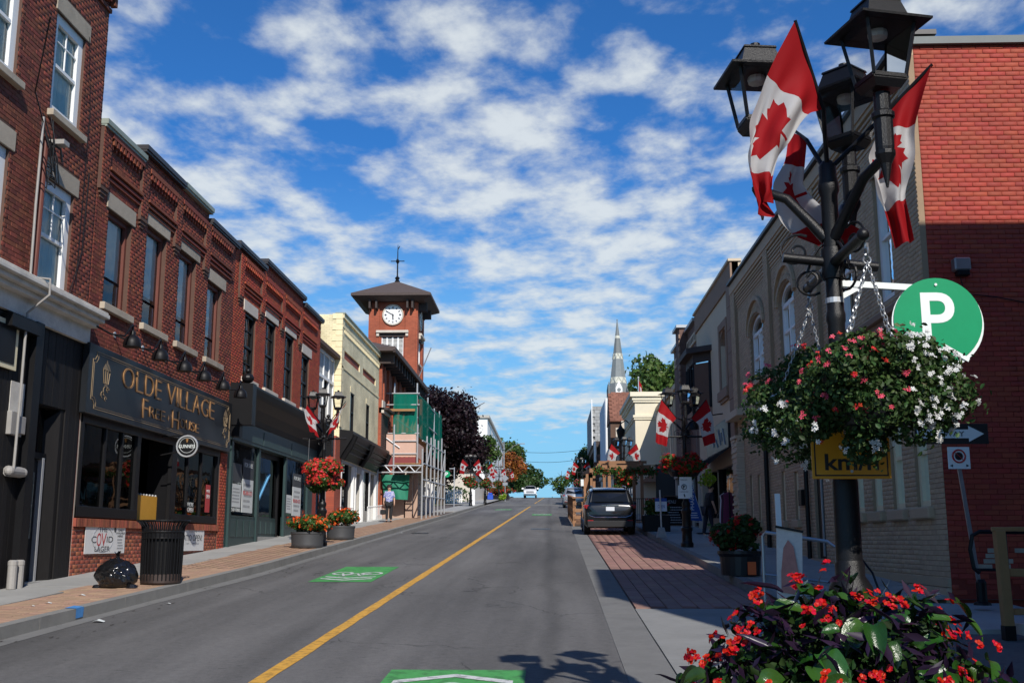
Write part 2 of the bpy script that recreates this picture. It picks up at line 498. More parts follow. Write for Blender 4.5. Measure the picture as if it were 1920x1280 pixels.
M['dark_brick_tex'] = brick_tex_mat('brown_brick', (0.155, 0.085, 0.066), (0.12, 0.066, 0.052), (0.09, 0.06, 0.05))
M['brown_eave'] = mat('dark_brown_eaves', (0.040, 0.026, 0.022), .7, var=.2)
M['shingle_dark'] = mat('brown_shingles', (0.085, 0.062, 0.055), .9, var=.25, scale=6, isl=.2)
M['grey_stucco'] = mat('grey_render', (0.42, 0.40, 0.36), .9, var=.08, scale=1)
M['bay_grey'] = mat('bay_panel_grey', (0.40, 0.405, 0.39), .7, var=.06, scale=2)
M['stucco_beige'] = mat('beige_stucco', (0.58, 0.475, 0.34), .92, var=.08, scale=1.2, bump=.3, bscale=120)
M['stucco_brown'] = mat('brown_stucco', (0.27, 0.175, 0.12), .9, var=.1, scale=2, bump=.3)
M['cream'] = mat('cream_render', (0.68, 0.62, 0.47), .9, var=.05, scale=1)
M['cream_trim'] = mat('cream_trim', (0.72, 0.66, 0.50), .8, var=.05, scale=1)
M['window_cream'] = mat('cream_window_frame', (0.74, 0.66, 0.44), .6, var=.08, scale=2)
M['white_wall'] = mat('white_wall', (0.74, 0.745, 0.73), .85, var=.05)
M['blue_wall'] = mat('pale_blue_siding', (0.50, 0.58, 0.68), .8, var=.05)
M['slate'] = mat('slate_grey', (0.17, 0.185, 0.185), .7, var=.2, scale=2, isl=.12)
M['slate_pale'] = mat('slate_pale_band', (0.55, 0.54, 0.45), .8, var=.1)
M['shingle_grey'] = mat('grey_shingles', (0.30, 0.305, 0.30), .9, var=.15, scale=4, isl=.15)
M['shingle_brown'] = mat('reddish_shingles', (0.20, 0.085, 0.055), .9, var=.25, scale=4, isl=.2)
M['wood'] = mat('timber', (0.25, 0.125, 0.06), .75, var=.25, scale=2, stretch=(3, 3, .6), isl=.15)
M['wood_dark'] = mat('timber_dark', (0.10, 0.055, 0.035), .8, var=.25, scale=2, isl=.15)
M['wood_pale'] = mat('timber_pale', (0.30, 0.165, 0.065), .75, var=.2, scale=3)
M['plywood'] = mat('plywood', (0.42, 0.29, 0.22), .85, var=.12, scale=2, isl=.08)
M['pink_board'] = mat('pinkish_board', (0.58, 0.38, 0.30), .85, var=.1, scale=3, isl=.06)
M['maroon_board'] = mat('maroon_board', (0.20, 0.035, 0.035), .7, var=.1)
M['net'] = None
M['red_flag'] = leaf_mat('flag_red_cloth', (0.34, 0.006, 0.010), .75, isl=0, hue=0, trans=.35, var=.05)
M['white_flag'] = leaf_mat('flag_white_cloth', (0.50, 0.49, 0.49), .75, isl=0, hue=0, trans=.35, var=.04)
M['sign_green'] = mat('parking_green', (0.010, 0.27, 0.115), .3, var=.08, scale=4, spec=.3)
M['sign_white'] = mat('reflective_white', (0.72, 0.76, 0.74), .4, var=.06, scale=5)
M['sign_yellow'] = mat('sign_orange_yellow', (0.72, 0.30, 0.012), .4, var=.08, scale=4)
M['sign_black'] = mat('sign_black', (0.012, 0.012, 0.012), .5, var=.1)
M['sign_red'] = mat('sign_red', (0.45, 0.02, 0.02), .5, var=.1)
M['blue_banner'] = mat('blue_banner_cloth', (0.016, 0.075, 0.32), .7, var=.1)
M['paper'] = mat('paper_poster', (0.62, 0.65, 0.63), .7, var=.06)
M['print_dark'] = mat('dark_print', (0.05, 0.055, 0.06), .7, var=.1)
M['print_red'] = mat('red_print', (0.45, 0.05, 0.05), .7, var=.1)
M['print_grey'] = mat('grey_print', (0.30, 0.31, 0.32), .7, var=.1)
M['banner_white'] = mat('vinyl_banner', (0.72, 0.72, 0.70), .55, var=.05, scale=4)
M['yellow_box'] = mat('mustard_panel', (0.60, 0.31, 0.04), .6, var=.1, scale=2)
M['plastic_bag'] = mat('black_bin_bag', (0.008, 0.008, 0.009), .17, var=.2, spec=.6, bump=.5, bscale=9)
M['planter_grey'] = mat('planter_charcoal', (0.050, 0.052, 0.056), .5, var=.12, scale=3)
M['planter_black'] = mat('planter_black', (0.014, 0.016, 0.018), .4, var=.2, scale=3)
M['soil'] = mat('soil', (0.03, 0.02, 0.014), .95, var=.3)
M['leaf'] = leaf_mat('leaf_green', (0.050, 0.105, 0.022), .45, trans=.22)
M['leaf_basket'] = leaf_mat('leaf_basket', (0.042, 0.080, 0.022), .5, trans=.25, isl=.45)
M['leaf_begonia'] = leaf_mat('leaf_begonia', (0.024, 0.070, 0.010), .22, trans=.12, isl=.45, hue=.05, spec=.5, bump=.35, bscale=30)
M['leaf_inner_shade'] = leaf_mat('leaf_inner_shade', (0.014, 0.034, 0.008), .5, trans=.1, isl=.5, spec=.15)  # leaf green darkened in colour to paint the shade between outer leaves
M['leaf_purple'] = leaf_mat('leaf_purple', (0.020, 0.010, 0.026), .30, trans=.1, isl=.3)
M['leaf_maple'] = leaf_mat('leaf_maroon', (0.012, 0.005, 0.007), .5, trans=.08, isl=.5, hue=.04)
M['leaf_tree'] = leaf_mat('leaf_tree', (0.062, 0.110, 0.024), .5, trans=.25, isl=.4)
M['leaf_tree_dark'] = leaf_mat('leaf_tree_dark', (0.035, 0.070, 0.018), .5, trans=.2, isl=.4)
M['leaf_autumn'] = leaf_mat('leaf_autumn', (0.26, 0.095, 0.022), .5, trans=.25, isl=.5, hue=.05)
M['leaf_lime'] = leaf_mat('leaf_lime', (0.24, 0.36, 0.03), .5, trans=.3, isl=.3)
M['bark'] = mat('bark', (0.075, 0.055, 0.042), .95, var=.3, scale=8, bump=.8, stretch=(1, 1, .3))
M['petal_red'] = leaf_mat('petal_red', (0.56, 0.009, 0.007), .4, trans=.3, isl=.2, hue=.02)
M['petal_scarlet'] = leaf_mat('petal_scarlet', (0.72, 0.035, 0.030), .5, trans=.25, isl=.25, hue=.03)
M['petal_orange'] = leaf_mat('petal_orange', (0.80, 0.12, 0.022), .5, trans=.25, isl=.25, hue=.03)
M['petal_pink'] = leaf_mat('petal_pink', (0.78, 0.10, 0.16), .5, trans=.3, isl=.25, hue=.03)
M['petal_white'] = leaf_mat('petal_white', (0.80, 0.80, 0.78), .5, trans=.3, isl=.08, hue=0)
M['stem'] = mat('stem', (0.10, 0.075, 0.035), .8, var=.3)
M['lamp_glass'] = glass_mat('lantern_glass', (0.93, 0.94, 0.95), -.2, .05)
M['bulb'] = mat('frosted_bulb_holder', (0.45, 0.43, 0.40), .5, var=.2, scale=9)
M['skin'] = mat('skin', (0.50, 0.29, 0.20), .55, var=.06)
M['hair_dark'] = mat('hair_dark', (0.018, 0.012, 0.010), .6, var=.3, scale=30, bump=.6)
M['cloth_black'] = mat('black_clothes', (0.014, 0.014, 0.016), .85, var=.2, scale=6)
M['cloth_navy'] = mat('navy_clothes', (0.016, 0.018, 0.030), .85, var=.2, scale=6)
M['shoe_white'] = mat('white_soles', (0.6, 0.6, 0.6), .6, var=.1)
M['cardboard'] = mat('brown_paper_bag', (0.34, 0.21, 0.14), .8, var=.1)
M['car_glass'] = mat('car_glass', (0.008, 0.009, 0.010), .06, spec=.45, var=.02)
M['car_grey'] = mat('car_dark_grey', (0.007, 0.0075, 0.0085), .25, metal=.5, var=.05, coat=1)
M['car_silver'] = mat('car_silver', (0.42, 0.44, 0.46), .25, metal=.6, var=.05, coat=1)
M['car_white'] = mat('car_white', (0.78, 0.78, 0.78), .25, var=.03, coat=1)
M['car_trim'] = mat('car_black_trim', (0.014, 0.014, 0.015), .5, var=.1)
M['chrome'] = mat('chrome', (0.7, 0.7, 0.7), .15, metal=1, var=.03)
M['tail'] = mat('tail_lamp', (0.28, 0.012, 0.012), .2, var=.1, coat=1)
M['tyre'] = mat('tyre_rubber', (0.013, 0.013, 0.013), .85, var=.2)
M['plate'] = mat('number_plate', (0.62, 0.66, 0.72), .4, var=.05)
M['orange'] = mat('orange_plastic', (0.75, 0.12, 0.02), .5, var=.1)
M['blue_plastic'] = mat('blue_plastic', (0.012, 0.07, 0.45), .5, var=.1)
M['purple_cloth'] = mat('plum_cloth', (0.12, 0.018, 0.055), .9, var=.2)
M['shirt'] = None

def net_mat():
    m = bpy.data.materials.new('green_debris_net'); m.use_nodes = True
    nt = m.node_tree; nt.nodes.clear(); N = nt.nodes.new; L = nt.links.new
    o = N('ShaderNodeOutputMaterial'); mx = N('ShaderNodeMixShader'); mx.inputs[0].default_value = 0.76
    t = N('ShaderNodeBsdfTransparent'); d = N('ShaderNodeBsdfDiffuse'); tl = N('ShaderNodeBsdfTranslucent')
    d.inputs[0].default_value = (0.008, 0.24, 0.165, 1); tl.inputs[0].default_value = (0.008, 0.24, 0.165, 1)
    m2 = N('ShaderNodeMixShader'); m2.inputs[0].default_value = .35
    L(d.outputs[0], m2.inputs[1]); L(tl.outputs[0], m2.inputs[2])
    L(t.outputs[0], mx.inputs[1]); L(m2.outputs[0], mx.inputs[2]); L(mx.outputs[0], o.inputs[0])
    return m
M['net'] = net_mat()

def shirt_mat():
    m, nt, b, o = new_mat('white_blue_print_shirt')
    N = nt.nodes.new; L = nt.links.new
    tcn = N('ShaderNodeTexCoord')
    br = N('ShaderNodeTexBrick'); br.inputs['Scale'].default_value = 6
    br.inputs['Color1'].default_value = (.70, .72, .80, 1); br.inputs['Color2'].default_value = (.20, .24, .55, 1)
    br.inputs['Mortar'].default_value = (.12, .13, .35, 1); br.inputs['Mortar Size'].default_value = .05
    mp = N('ShaderNodeMapping'); mp.inputs['Rotation'].default_value = (math.pi / 2, 0, 0)
    L(tcn.outputs['Object'], mp.inputs[0]); L(mp.outputs[0], br.inputs[0]); L(br.outputs[0], b.inputs['Base Color'])
    b.inputs['Roughness'].default_value = .8
    return m
M['shirt'] = shirt_mat()

def asphalt_mat():
    m, nt, b, o = new_mat('asphalt')
    N = nt.nodes.new; L = nt.links.new
    geo = N('ShaderNodeNewGeometry'); pos = geo.outputs['Position']
    def noise(sc, det, st=(1, 1, 1), rg=.6):
        mp = N('ShaderNodeMapping'); mp.inputs['Scale'].default_value = st; L(pos, mp.inputs[0])
        n = N('ShaderNodeTexNoise'); n.inputs['Scale'].default_value = sc; n.inputs['Detail'].default_value = det
        n.inputs['Roughness'].default_value = rg; L(mp.outputs[0], n.inputs[0]); return n.outputs[0]
    def mth(op, a, c):
        n = N('ShaderNodeMath'); n.operation = op
        for i, v in enumerate((a, c)):
            if isinstance(v, (int, float)): n.inputs[i].default_value = v
            else: L(v, n.inputs[i])
        return n.outputs[0]
    def rng(src, a, b_, c, d, t='SMOOTHSTEP'):
        n = N('ShaderNodeMapRange'); n.interpolation_type = t
        for i, v in enumerate((a, b_, c, d)): n.inputs[i + 1].default_value = v
        L(src, n.inputs[0]); return n.outputs[0]
    broad = rng(noise(.45, 5, (1, .22, 1)), .3, .7, .80, 1.20)
    lane = rng(noise(1.0, 3, (1.1, .02, 1)), .3, .7, .80, 1.20)        # worn wheel tracks along the lanes
    grain = rng(noise(85, 3), .25, .75, .72, 1.28, 'LINEAR')
    grain2 = rng(noise(14, 5), .3, .7, .90, 1.10)
    pit = rng(noise(4.5, 6, (1.1, 3.2, 1), .7), .625, .665, 1.0, .50)      # short scuffs and tar spots
    sp = N('ShaderNodeSeparateXYZ'); L(pos, sp.inputs[0])
    wob = mth('MULTIPLY', mth('SUBTRACT', noise(.25, 3), .5), .5)
    seamx = mth('ADD', mth('SUBTRACT', sp.outputs[0], .02), wob)
    seam = rng(mth('ABSOLUTE', seamx, 0), .0, .22, .78, 1.0)            # darker tar seam in the right lane
    v = mth('MULTIPLY', mth('MULTIPLY', broad, lane), mth('MULTIPLY', grain, grain2))
    vo = N('ShaderNodeTexVoronoi'); vo.feature = 'DISTANCE_TO_EDGE'; vo.inputs['Scale'].default_value = .38
    wv = N('ShaderNodeVectorMath'); wv.operation = 'ADD'; nc = N('ShaderNodeTexNoise'); nc.inputs['Scale'].default_value = 1.6; nc.inputs['Detail'].default_value = 5
    L(pos, nc.inputs[0]); L(pos, wv.inputs[0]); L(nc.outputs['Color'], wv.inputs[1]); L(wv.outputs[0], vo.inputs[0])
    crack = mth('MAXIMUM', rng(vo.outputs['Distance'], .003, .010, .55, 1.0), rng(noise(.22, 2), .46, .52, 0, 1))
    v = mth('MULTIPLY', mth('MULTIPLY', mth('MULTIPLY', v, pit), seam), crack)
    hs = N('ShaderNodeHueSaturation'); hs.inputs['Color'].default_value = (0.120, 0.116, 0.111, 1)
    L(v, hs.inputs['Value']); L(hs.outputs[0], b.inputs['Base Color'])
    b.inputs['Roughness'].default_value = .82; b.inputs['Specular IOR Level'].default_value = .35
    bp = N('ShaderNodeBump'); bp.inputs['Strength'].default_value = .7; bp.inputs['Distance'].default_value = .008
    L(noise(120, 4), bp.inputs['Height']); L(bp.outputs[0], b.inputs['Normal'])
    return m
M['asphalt'] = asphalt_mat()

# ================================================================== GROUND, ROAD, PAVEMENTS
def strip(name, x0, x1, Y0, Y1, zoff, m, kind='structure', step=2.0, parent=None, drop=0.0, label=None):
    """a sheet between two edge lines that follows the street slope; drop > 0 gives it skirts"""
    ys = list(np.arange(Y0, Y1, step)) + [Y1]
    fx0 = x0 if callable(x0) else (lambda y: x0); fx1 = x1 if callable(x1) else (lambda y: x1)
    mb = MB()
    vs = []; fs = []
    for y in ys:
        a, b, z = fx0(y), fx1(y), g(y) + zoff
        vs += [(a, y, z), (b, y, z), (a, y, z - drop), (b, y, z - drop)]
    for i in range(len(ys) - 1):
        p, q = i * 4, (i + 1) * 4
        fs.append((p, p + 1, q + 1, q))
        if drop:
            fs.append((p + 2, p, q, q + 2)); fs.append((p + 1, p + 3, q + 3, q + 1))
    if drop:
        fs.append((2, 3, 1, 0)); n = (len(ys) - 1) * 4; fs.append((n, n + 1, n + 3, n + 2))
    mb.add(vs, fs)
    return mb.build(name, m, parent, kind=kind)

ys = [-150, -60] + list(range(-40, 240, 8)) + [260, 320, 450, 700, 1200, 2500]
gv = []; gf = []
xs = [-900, -200, -60, -20, 20, 60, 200, 900]
for y in ys:
    for x in xs:
        gv.append((x, y, g(y) - 0.30 - (0 if y < 250 else 1.5)))
for i in range(len(ys) - 1):
    for j in range(len(xs) - 1):
        a = i * len(xs) + j
        gf.append((a, a + 1, a + 1 + len(xs), a + len(xs)))
mb = MB(); mb.add(gv, gf); mb.build('ground', M['dirt'], kind='structure')

YN, YF = -30.0, 260.0
strip('road', lambda y: road_l(y) - .05, lambda y: gut_r(y) + .05, YN, YF, 0.0, M['asphalt'])
# side street on the right between the two corner buildings, and the parking bay bed
strip('side_street', lambda y: kerb_r(y) + .0, 60, 9.0, 15.95, -0.004, M['asphalt'])
strip('parking_bay_base', lambda y: gut_r(y) + .30, lambda y: kerb_r(y) + .02, 15.0, 46.0, -0.03, M['grout'])
# right gutter strip in concrete, apron on the corner, right lane further on
def panels(name_parent, x0, x1, Y0, Y1, L, zoff, m, gap=.008, th=.06, jit=.002):
    fx0 = x0 if callable(x0) else (lambda y: x0); fx1 = x1 if callable(x1) else (lambda y: x1)
    y = Y0; k = 0
    while y < Y1 - .01:
        y2 = min(y + L, Y1)
        j = random.uniform(-jit, jit)
        a, b = g(y + gap) + zoff + j, g(y2 - gap) + zoff + j
        ya, yb = y + gap, y2 - gap
        mb = MB()
        mb.add([(fx0(ya), ya, a - th), (fx1(ya), ya, a - th), (fx1(yb), yb, b - th), (fx0(yb), yb, b - th),
                (fx0(ya), ya, a), (fx1(ya), ya, a), (fx1(yb), yb, b), (fx0(yb), yb, b)],
               [(4,5,6,7), (0,1,5,4), (1,2,6,5), (2,3,7,6), (3,0,4,7)])
        mb.build('slab', m, name_parent)
        y = y2; k += 1
gutter = strip('gutter', lambda y: gut_r(y) - .01, lambda y: gut_r(y) + .47, YN, 130, -0.035, M['grout'])
panels(gutter, lambda y: gut_r(y), lambda y: gut_r(y) + .45, 3.0, 72, 3.0, 0.006, M['gutter'], th=.035)
apron = strip('corner_apron', lambda y: gut_r(y) + .46, lambda y: kerb_r(y) + 12, YN, 9.0, -.03, M['grout'])
panels(apron, lambda y: gut_r(y) + .465, lambda y: kerb_r(y) - .01, -3.0, 15.6, 3.1, 0.007, M['apron'], th=.035)
panels(apron, lambda y: kerb_r(y) + .0, 6.0, -3.0, 8.9, 3.1, 0.009, M['apron'], th=.035)

# left pavement: concrete slabs by the fronts, paver band by the kerb
lp = strip('pavement_left', -16, walk_l, YN, 97, 0.10, M['grout'])
panels(lp, -8.62, -7.32, 8, 70, 1.55, 0.15, M['concrete'], th=.05, jit=.004)
strip('pavement_left_far', -9.5, walk_l, 97, YF, 0.15, M['concrete'])
panels(lp, -7.6, walk_l, 70, 97, 3.0, 0.15, M['concrete'], th=.05)
lk = strip('kerb_left', walk_l, road_l, YN, YF, 0.0, M['grout'])
panels(lk, walk_l, road_l, 6, 100, 2.4, 0.152, M['concrete_kerb'], th=.20, gap=.004)
# pale gutter apron by the kerb on the road
strip('gutter_left', lambda y: road_l(y) - .01, lambda y: road_l(y) + .24 + .03 * math.sin(y * .7), YN, 110, 0.004, M['gutter'])
# right pavement beyond the side street
rp = strip('pavement_right', lambda y: kerb_r(y) + .15, 9.0, 15.95, YF, 0.10, M['grout'])
panels(rp, lambda y: kerb_r(y) + .17, 5.85, 16.0, 62, 1.6, 0.15, M['concrete'], th=.05, jit=.004)
rk = strip('kerb_right', lambda y: kerb_r(y), lambda y: kerb_r(y) + .16, 15.95, YF, -.02, M['grout'])
panels(rk, lambda y: kerb_r(y) - .01, lambda y: kerb_r(y) + .165, 15.8, 90, 2.4, 0.152, M['concrete_kerb'], th=.20, gap=.004)
strip('side_street_pavement', lambda y: kerb_r(y) + .15, 6.5, 13.1, 15.98, 0.05, M['concrete'], drop=.1)
strip('pavement_right_far', lambda y: kerb_r(y) + .17, 9, 62, YF, .148, M['concrete'])
strip('parking_lane_far', lambda y: gut_r(y) + .04, lambda y: kerb_r(y) + .0, 46.0, YF, -0.002, M['asphalt'])
# the cross street, a little paler, near the top
strip('crossing_band', -5.95, lambda y: gut_r(y) + .4, 99.5, 102.5, 0.006, M['concrete_kerb'])
strip('crossing_band', -5.95, lambda y: gut_r(y) + .4, 107.5, 109, 0.006, M['concrete_kerb'])
strip('lawn', -40, -9.5, 92, 125, 0.14, M['dirt'])

def unit_block(name, m):
    me = bpy.data.meshes.new(name)
    a = .5; t = .42
    v = [(-a,-a,-a),(a,-a,-a),(a,a,-a),(-a,a,-a),(-a,-a,t),(a,-a,t),(a,a,t),(-a,a,t),
         (-.485,-.47,.5),(.485,-.47,.5),(.485,.47,.5),(-.485,.47,.5)]
    f = [(0,1,5,4),(1,2,6,5),(2,3,7,6),(3,0,4,7),(4,5,9,8),(5,6,10,9),(6,7,11,10),(7,4,8,11),(8,9,10,11)]
    me.from_pydata(v, [], f); me.materials.append(m); me.update()
    return me

def pavers(parent, rects, m, nparts=300, name='paver'):
    """rects: (xc, yc, lx, ly, ztop). nearest nparts become parts, the rest one joined part"""
    cand = sorted(rects, key=lambda r: (0 if r[1] > 9.5 else 1, math.hypot(r[0], r[1])))
    ume = unit_block('paver_block', m)
    po = ORG[parent.name]
    for (x, y, lx, ly, z) in cand[:nparts]:
        o = bpy.data.objects.new(name, ume); COL.objects.link(o)
        o.parent = parent
        o.location = Vector((x, y, z - .025)) - po; o.scale = (lx, ly, .05)
        o.rotation_euler = (math.atan(.0495), 0, 0)
    rest = cand[nparts:]
    if rest:
        R = np.array(rest)
        n = len(R)
        b = np.array([(-1,-1),(1,-1),(1,1),(-1,1)]) * .5
        V = np.zeros((n, 8, 3)); 
        for i in range(4):
            V[:, i, 0] = R[:, 0] + b[i, 0] * R[:, 2]; V[:, i, 1] = R[:, 1] + b[i, 1] * R[:, 3]
            V[:, i, 2] = R[:, 4] - .04 + b[i, 1] * R[:, 3] * .0495
            V[:, i+4] = V[:, i]; V[:, i+4, 2] += .04
        F = np.array([(4,5,6,7),(0,1,5,4),(1,2,6,5),(2,3,7,6),(3,0,4,7)])
        FF = (F[None] + (np.arange(n) * 8)[:, None, None]).reshape(-1, 4)
        mesh_np(name + 's', V.reshape(-1, 3), FF, m, parent, kind='stuff')

rects = []
band = strip('paver_band_left', -7.32, walk_l, YN, 70, 0.11, M['grout'])
y = 9.0
while y < 60:
    for k in range(7):
        lx = .2; x = walk_l(y) - .105 - k * .206
        off = .1 if k % 2 else 0
        if x > -7.33: rects.append((x, y + off, .198, .198 if y < 30 else .198, g(y + off) + .15 + random.uniform(-.002, .002)))
    y += .206
pavers(band, rects, M['paver_tan'])
bay = strip('parking_bay', lambda y: gut_r(y) + .46, lambda y: kerb_r(y) - .01, 15.6, 46, -0.025, M['grout'])
rects = []
row = 0; y = 15.9
while y < 45.4:
    x = gut_r(y) + .475
    k = 0
    while x < kerb_r(y) - .05:
        w = min(.225, kerb_r(y) - .02 - x)
        if w > .04: rects.append((x + w / 2, y + (.21 if k % 2 else 0), w - .016, .405, g(y + (.21 if k % 2 else 0)) + .008 + random.uniform(-.002, .002)))
        x += w; k += 1
    y += .42; row += 1
pavers(bay, rects, M['paver_red'])

# painted lines
mb = MB(); prevw = None
ys = np.arange(3.0, 96, .45)
vs = []; fs = []
for i, yy in enumerate(ys):
    w = .075 + random.uniform(-.006, .006)
    j = random.uniform(-.004, .004)
    vs += [(centre(yy) - w + j, yy, g(yy) + .005), (centre(yy) + w + j, yy, g(yy) + .005)]
fs = [(2*i, 2*i+1, 2*i+3, 2*i+2) for i in range(len(ys) - 1)]
mb.add(vs, fs)
for y0, y1 in ((112, 124), (128, 150), (152, 175)):
    mb.quad((centre(y0)-.07, y0, g(y0)+.006), (centre(y0)+.07, y0, g(y0)+.006), (centre(y1)+.07, y1, g(y1)+.006), (centre(y1)-.07, y1, g(y1)+.006))
mb.build('centre_line', M['yellow_line'], kind='structure')

def road_poly(mb, pts, z):
    mb.quad(*[(x, y, g(y) + z) for x, y in pts])
def sharrow(name, cx, cy, w, l, flip, label_chev=True, bike=True):
    """green box with chevrons and a bicycle, drawn as paint sheets"""
    mb = MB()
    s = -1 if flip else 1
    n = 8
    for i in range(n):
        a, b = cy - l/2 + l*i/n, cy - l/2 + l*(i+1)/n
        road_poly(mb, [(cx-w/2, a), (cx+w/2, a), (cx+w/2, b), (cx-w/2, b)], .006)
    root = mb.build(name, M['green_paint'], kind='structure')
    mb = MB()
    t = .10
    def P(u, v): return (cx + s * u, cy + s * v)
    for k in (0, 1):
        v0 = l * .5 - .25 - k * .42
        for sg in (-1, 1):
            pts = [P(0, v0), P(sg * w * .42, v0 - .33), P(sg * w * .42, v0 - .33 - t * 1.6), P(0, v0 - t * 1.6)]
            road_poly(mb, pts if sg * s > 0 else pts[::-1], .011)
    if bike:
        yb = l * .5 - 1.85
        for du in (-.29, .29):
            N = 18
            for i in range(N):
                a0, a1 = 2*math.pi*i/N, 2*math.pi*(i+1)/N
                r0, r1 = .15, .215
                pts = [P(du + r0*math.cos(a0), yb + 1.6*r0*math.sin(a0)), P(du + r1*math.cos(a0), yb + 1.6*r1*math.sin(a0)),
                       P(du + r1*math.cos(a1), yb + 1.6*r1*math.sin(a1)), P(du + r0*math.cos(a1), yb + 1.6*r0*math.sin(a1))]
                road_poly(mb, pts, .011)
        def seg(a, b, th=.045):
            ax, ay = P(*a); bx, by = P(*b)
            d = Vector((bx-ax, by-ay)); nn = Vector((-d.y, d.x)).normalized() * th / 2
            road_poly(mb, [(ax-nn.x, ay-nn.y), (bx-nn.x, by-nn.y), (bx+nn.x, by+nn.y), (ax+nn.x, ay+nn.y)], .012)
        for a, b in (((-.29, yb), (-.12, yb+.45)), ((-.12, yb+.45), (.18, yb+.45)), ((-.29, yb), (0, yb)), ((0, yb), (.18, yb+.45)),
                     ((.29, yb), (.16, yb+.62)), ((0, yb), (-.15, yb+.6)), ((-.24, yb+.6), (-.06, yb+.6)), ((.10, yb+.64), (.26, yb+.64))):
            seg(a, b)
    mb.build('white_marking', M['white_line'], root)
sharrow('bike_marking', -0.855, 9.0, 1.26, 2.9, False)
sharrow('bike_marking', -3.80, 21.7, 1.15, 3.7, True)
sharrow('bike_marking', -0.45, 67.5, 1.2, 3.6, False)
sharrow('bike_marking', -3.45, 82.5, 1.2, 3.6, True)
strip('crossing_line', lambda y: -1.4, lambda y: 1.0, 104.6, 105.0, .008, M['white_line'])
# utility covers and blue mark
mb = MB(); mb.quad(*[(x, y, g(y) + .007) for x, y in ((-.75, 44.2), (0.05, 44.2), (.05, 45.0), (-.75, 45.0))]); mb.build('utility_cover', M['black_iron'], kind='structure')
mb = MB(); mb.quad(*[(x, y, g(y) + .009) for x, y in ((-5.1, 40.2), (-4.5, 40.2), (-4.5, 40.9), (-5.1, 40.9))]); mb.build('utility_cover', M['black_iron'], kind='structure')
mb = MB()
q_ = road_l(14.2) + .004
mb.quad((q_ - .18, 14.15, g(14.15)+.157), (q_, 14.10, g(14.1)+.157), (q_, 14.32, g(14.32)+.157), (q_ - .18, 14.45, g(14.45)+.157))
mb.quad((q_, 14.10, g(14.1)+.157), (q_, 14.10, g(14.1)+.03), (q_ + .008, 14.30, g(14.3)+.03), (q_ + .008, 14.32, g(14.32)+.157))
mb.build('blue_kerb_mark', M['blue_paint'], kind='structure')

# ================================================================== WALLS
class W:
    """a facade plane: u along it, z up, d outwards"""
    def __init__(s, ax, c, sg): s.ax, s.c, s.sg = ax, c, sg
    def P(s, u, z, d=0.0):
        return (s.c + s.sg * d, u, z) if s.ax == 'x' else (u, s.c + s.sg * d, z)
def wbox(mb, w, u0, u1, z0, z1, d0, d1):
    a = w.P(u0, z0, d0); b = w.P(u1, z1, d1)
    return mb.box(min(a[0], b[0]), max(a[0], b[0]), min(a[1], b[1]), max(a[1], b[1]), min(a[2], b[2]), max(a[2], b[2]))
def wbar(mb, w, p, q, th, h=None):
    return mb.obar(w.P(*p), w.P(*q), th, h)
def wtube(mb, w, pts, r, n=8):
    return mb.tube([w.P(*p) for p in pts], r, n)
def bx(name, w, u0, u1, z0, z1, d0, d1, m, parent, **k):
    mb = MB(); wbox(mb, w, u0, u1, z0, z1, d0, d1); return mb.build(name, M[m] if isinstance(m, str) else m, parent, **k)

def wall_sheet(w, u0, u1, z0, z1, holes, depth, m, parent, name='wall'):
    """front sheet with real openings; reveals run back by depth"""
    us = sorted({u0, u1, *[h[0] for h in holes], *[h[1] for h in holes]})
    zs = sorted({z0, z1, *[h[2] for h in holes], *[h[3] for h in holes]})
    us = [u for u in us if u0 <= u <= u1]; zs = [z for z in zs if z0 <= z <= z1]
    mb = MB()
    for i in range(len(us) - 1):
        for j in range(len(zs) - 1):
            cu, cz = (us[i] + us[i+1]) / 2, (zs[j] + zs[j+1]) / 2
            if any(h[0] < cu < h[1] and h[2] < cz < h[3] for h in holes): continue
            mb.quad(w.P(us[i], zs[j]), w.P(us[i+1], zs[j]), w.P(us[i+1], zs[j+1]), w.P(us[i], zs[j+1]))
    for h in holes:
        a, b, c, d = h[:4]; c2 = max(c, z0)
        mb.quad(w.P(a, c2), w.P(a, d), w.P(a, d, -depth), w.P(a, c2, -depth))
        mb.quad(w.P(b, c2), w.P(b, d), w.P(b, d, -depth), w.P(b, c2, -depth))
        mb.quad(w.P(a, d), w.P(b, d), w.P(b, d, -depth), w.P(a, d, -depth))
        mb.quad(w.P(a, c2), w.P(b, c2), w.P(b, c2, -depth), w.P(a, c2, -depth))
    return mb.build(name, m, parent)

CAMP = Vector((0, 0, 1.7)); CAMQ = cam.rotation_euler.to_matrix().transposed()
def on_screen(p):
    q = CAMQ @ (Vector(p) - CAMP)
    if q.z > -.5: return False
    x = 960 + 2020 * q.x / -q.z; y = 640 - 2020 * q.y / -q.z
    return -20 < x < 1940 and -20 < y < 1300

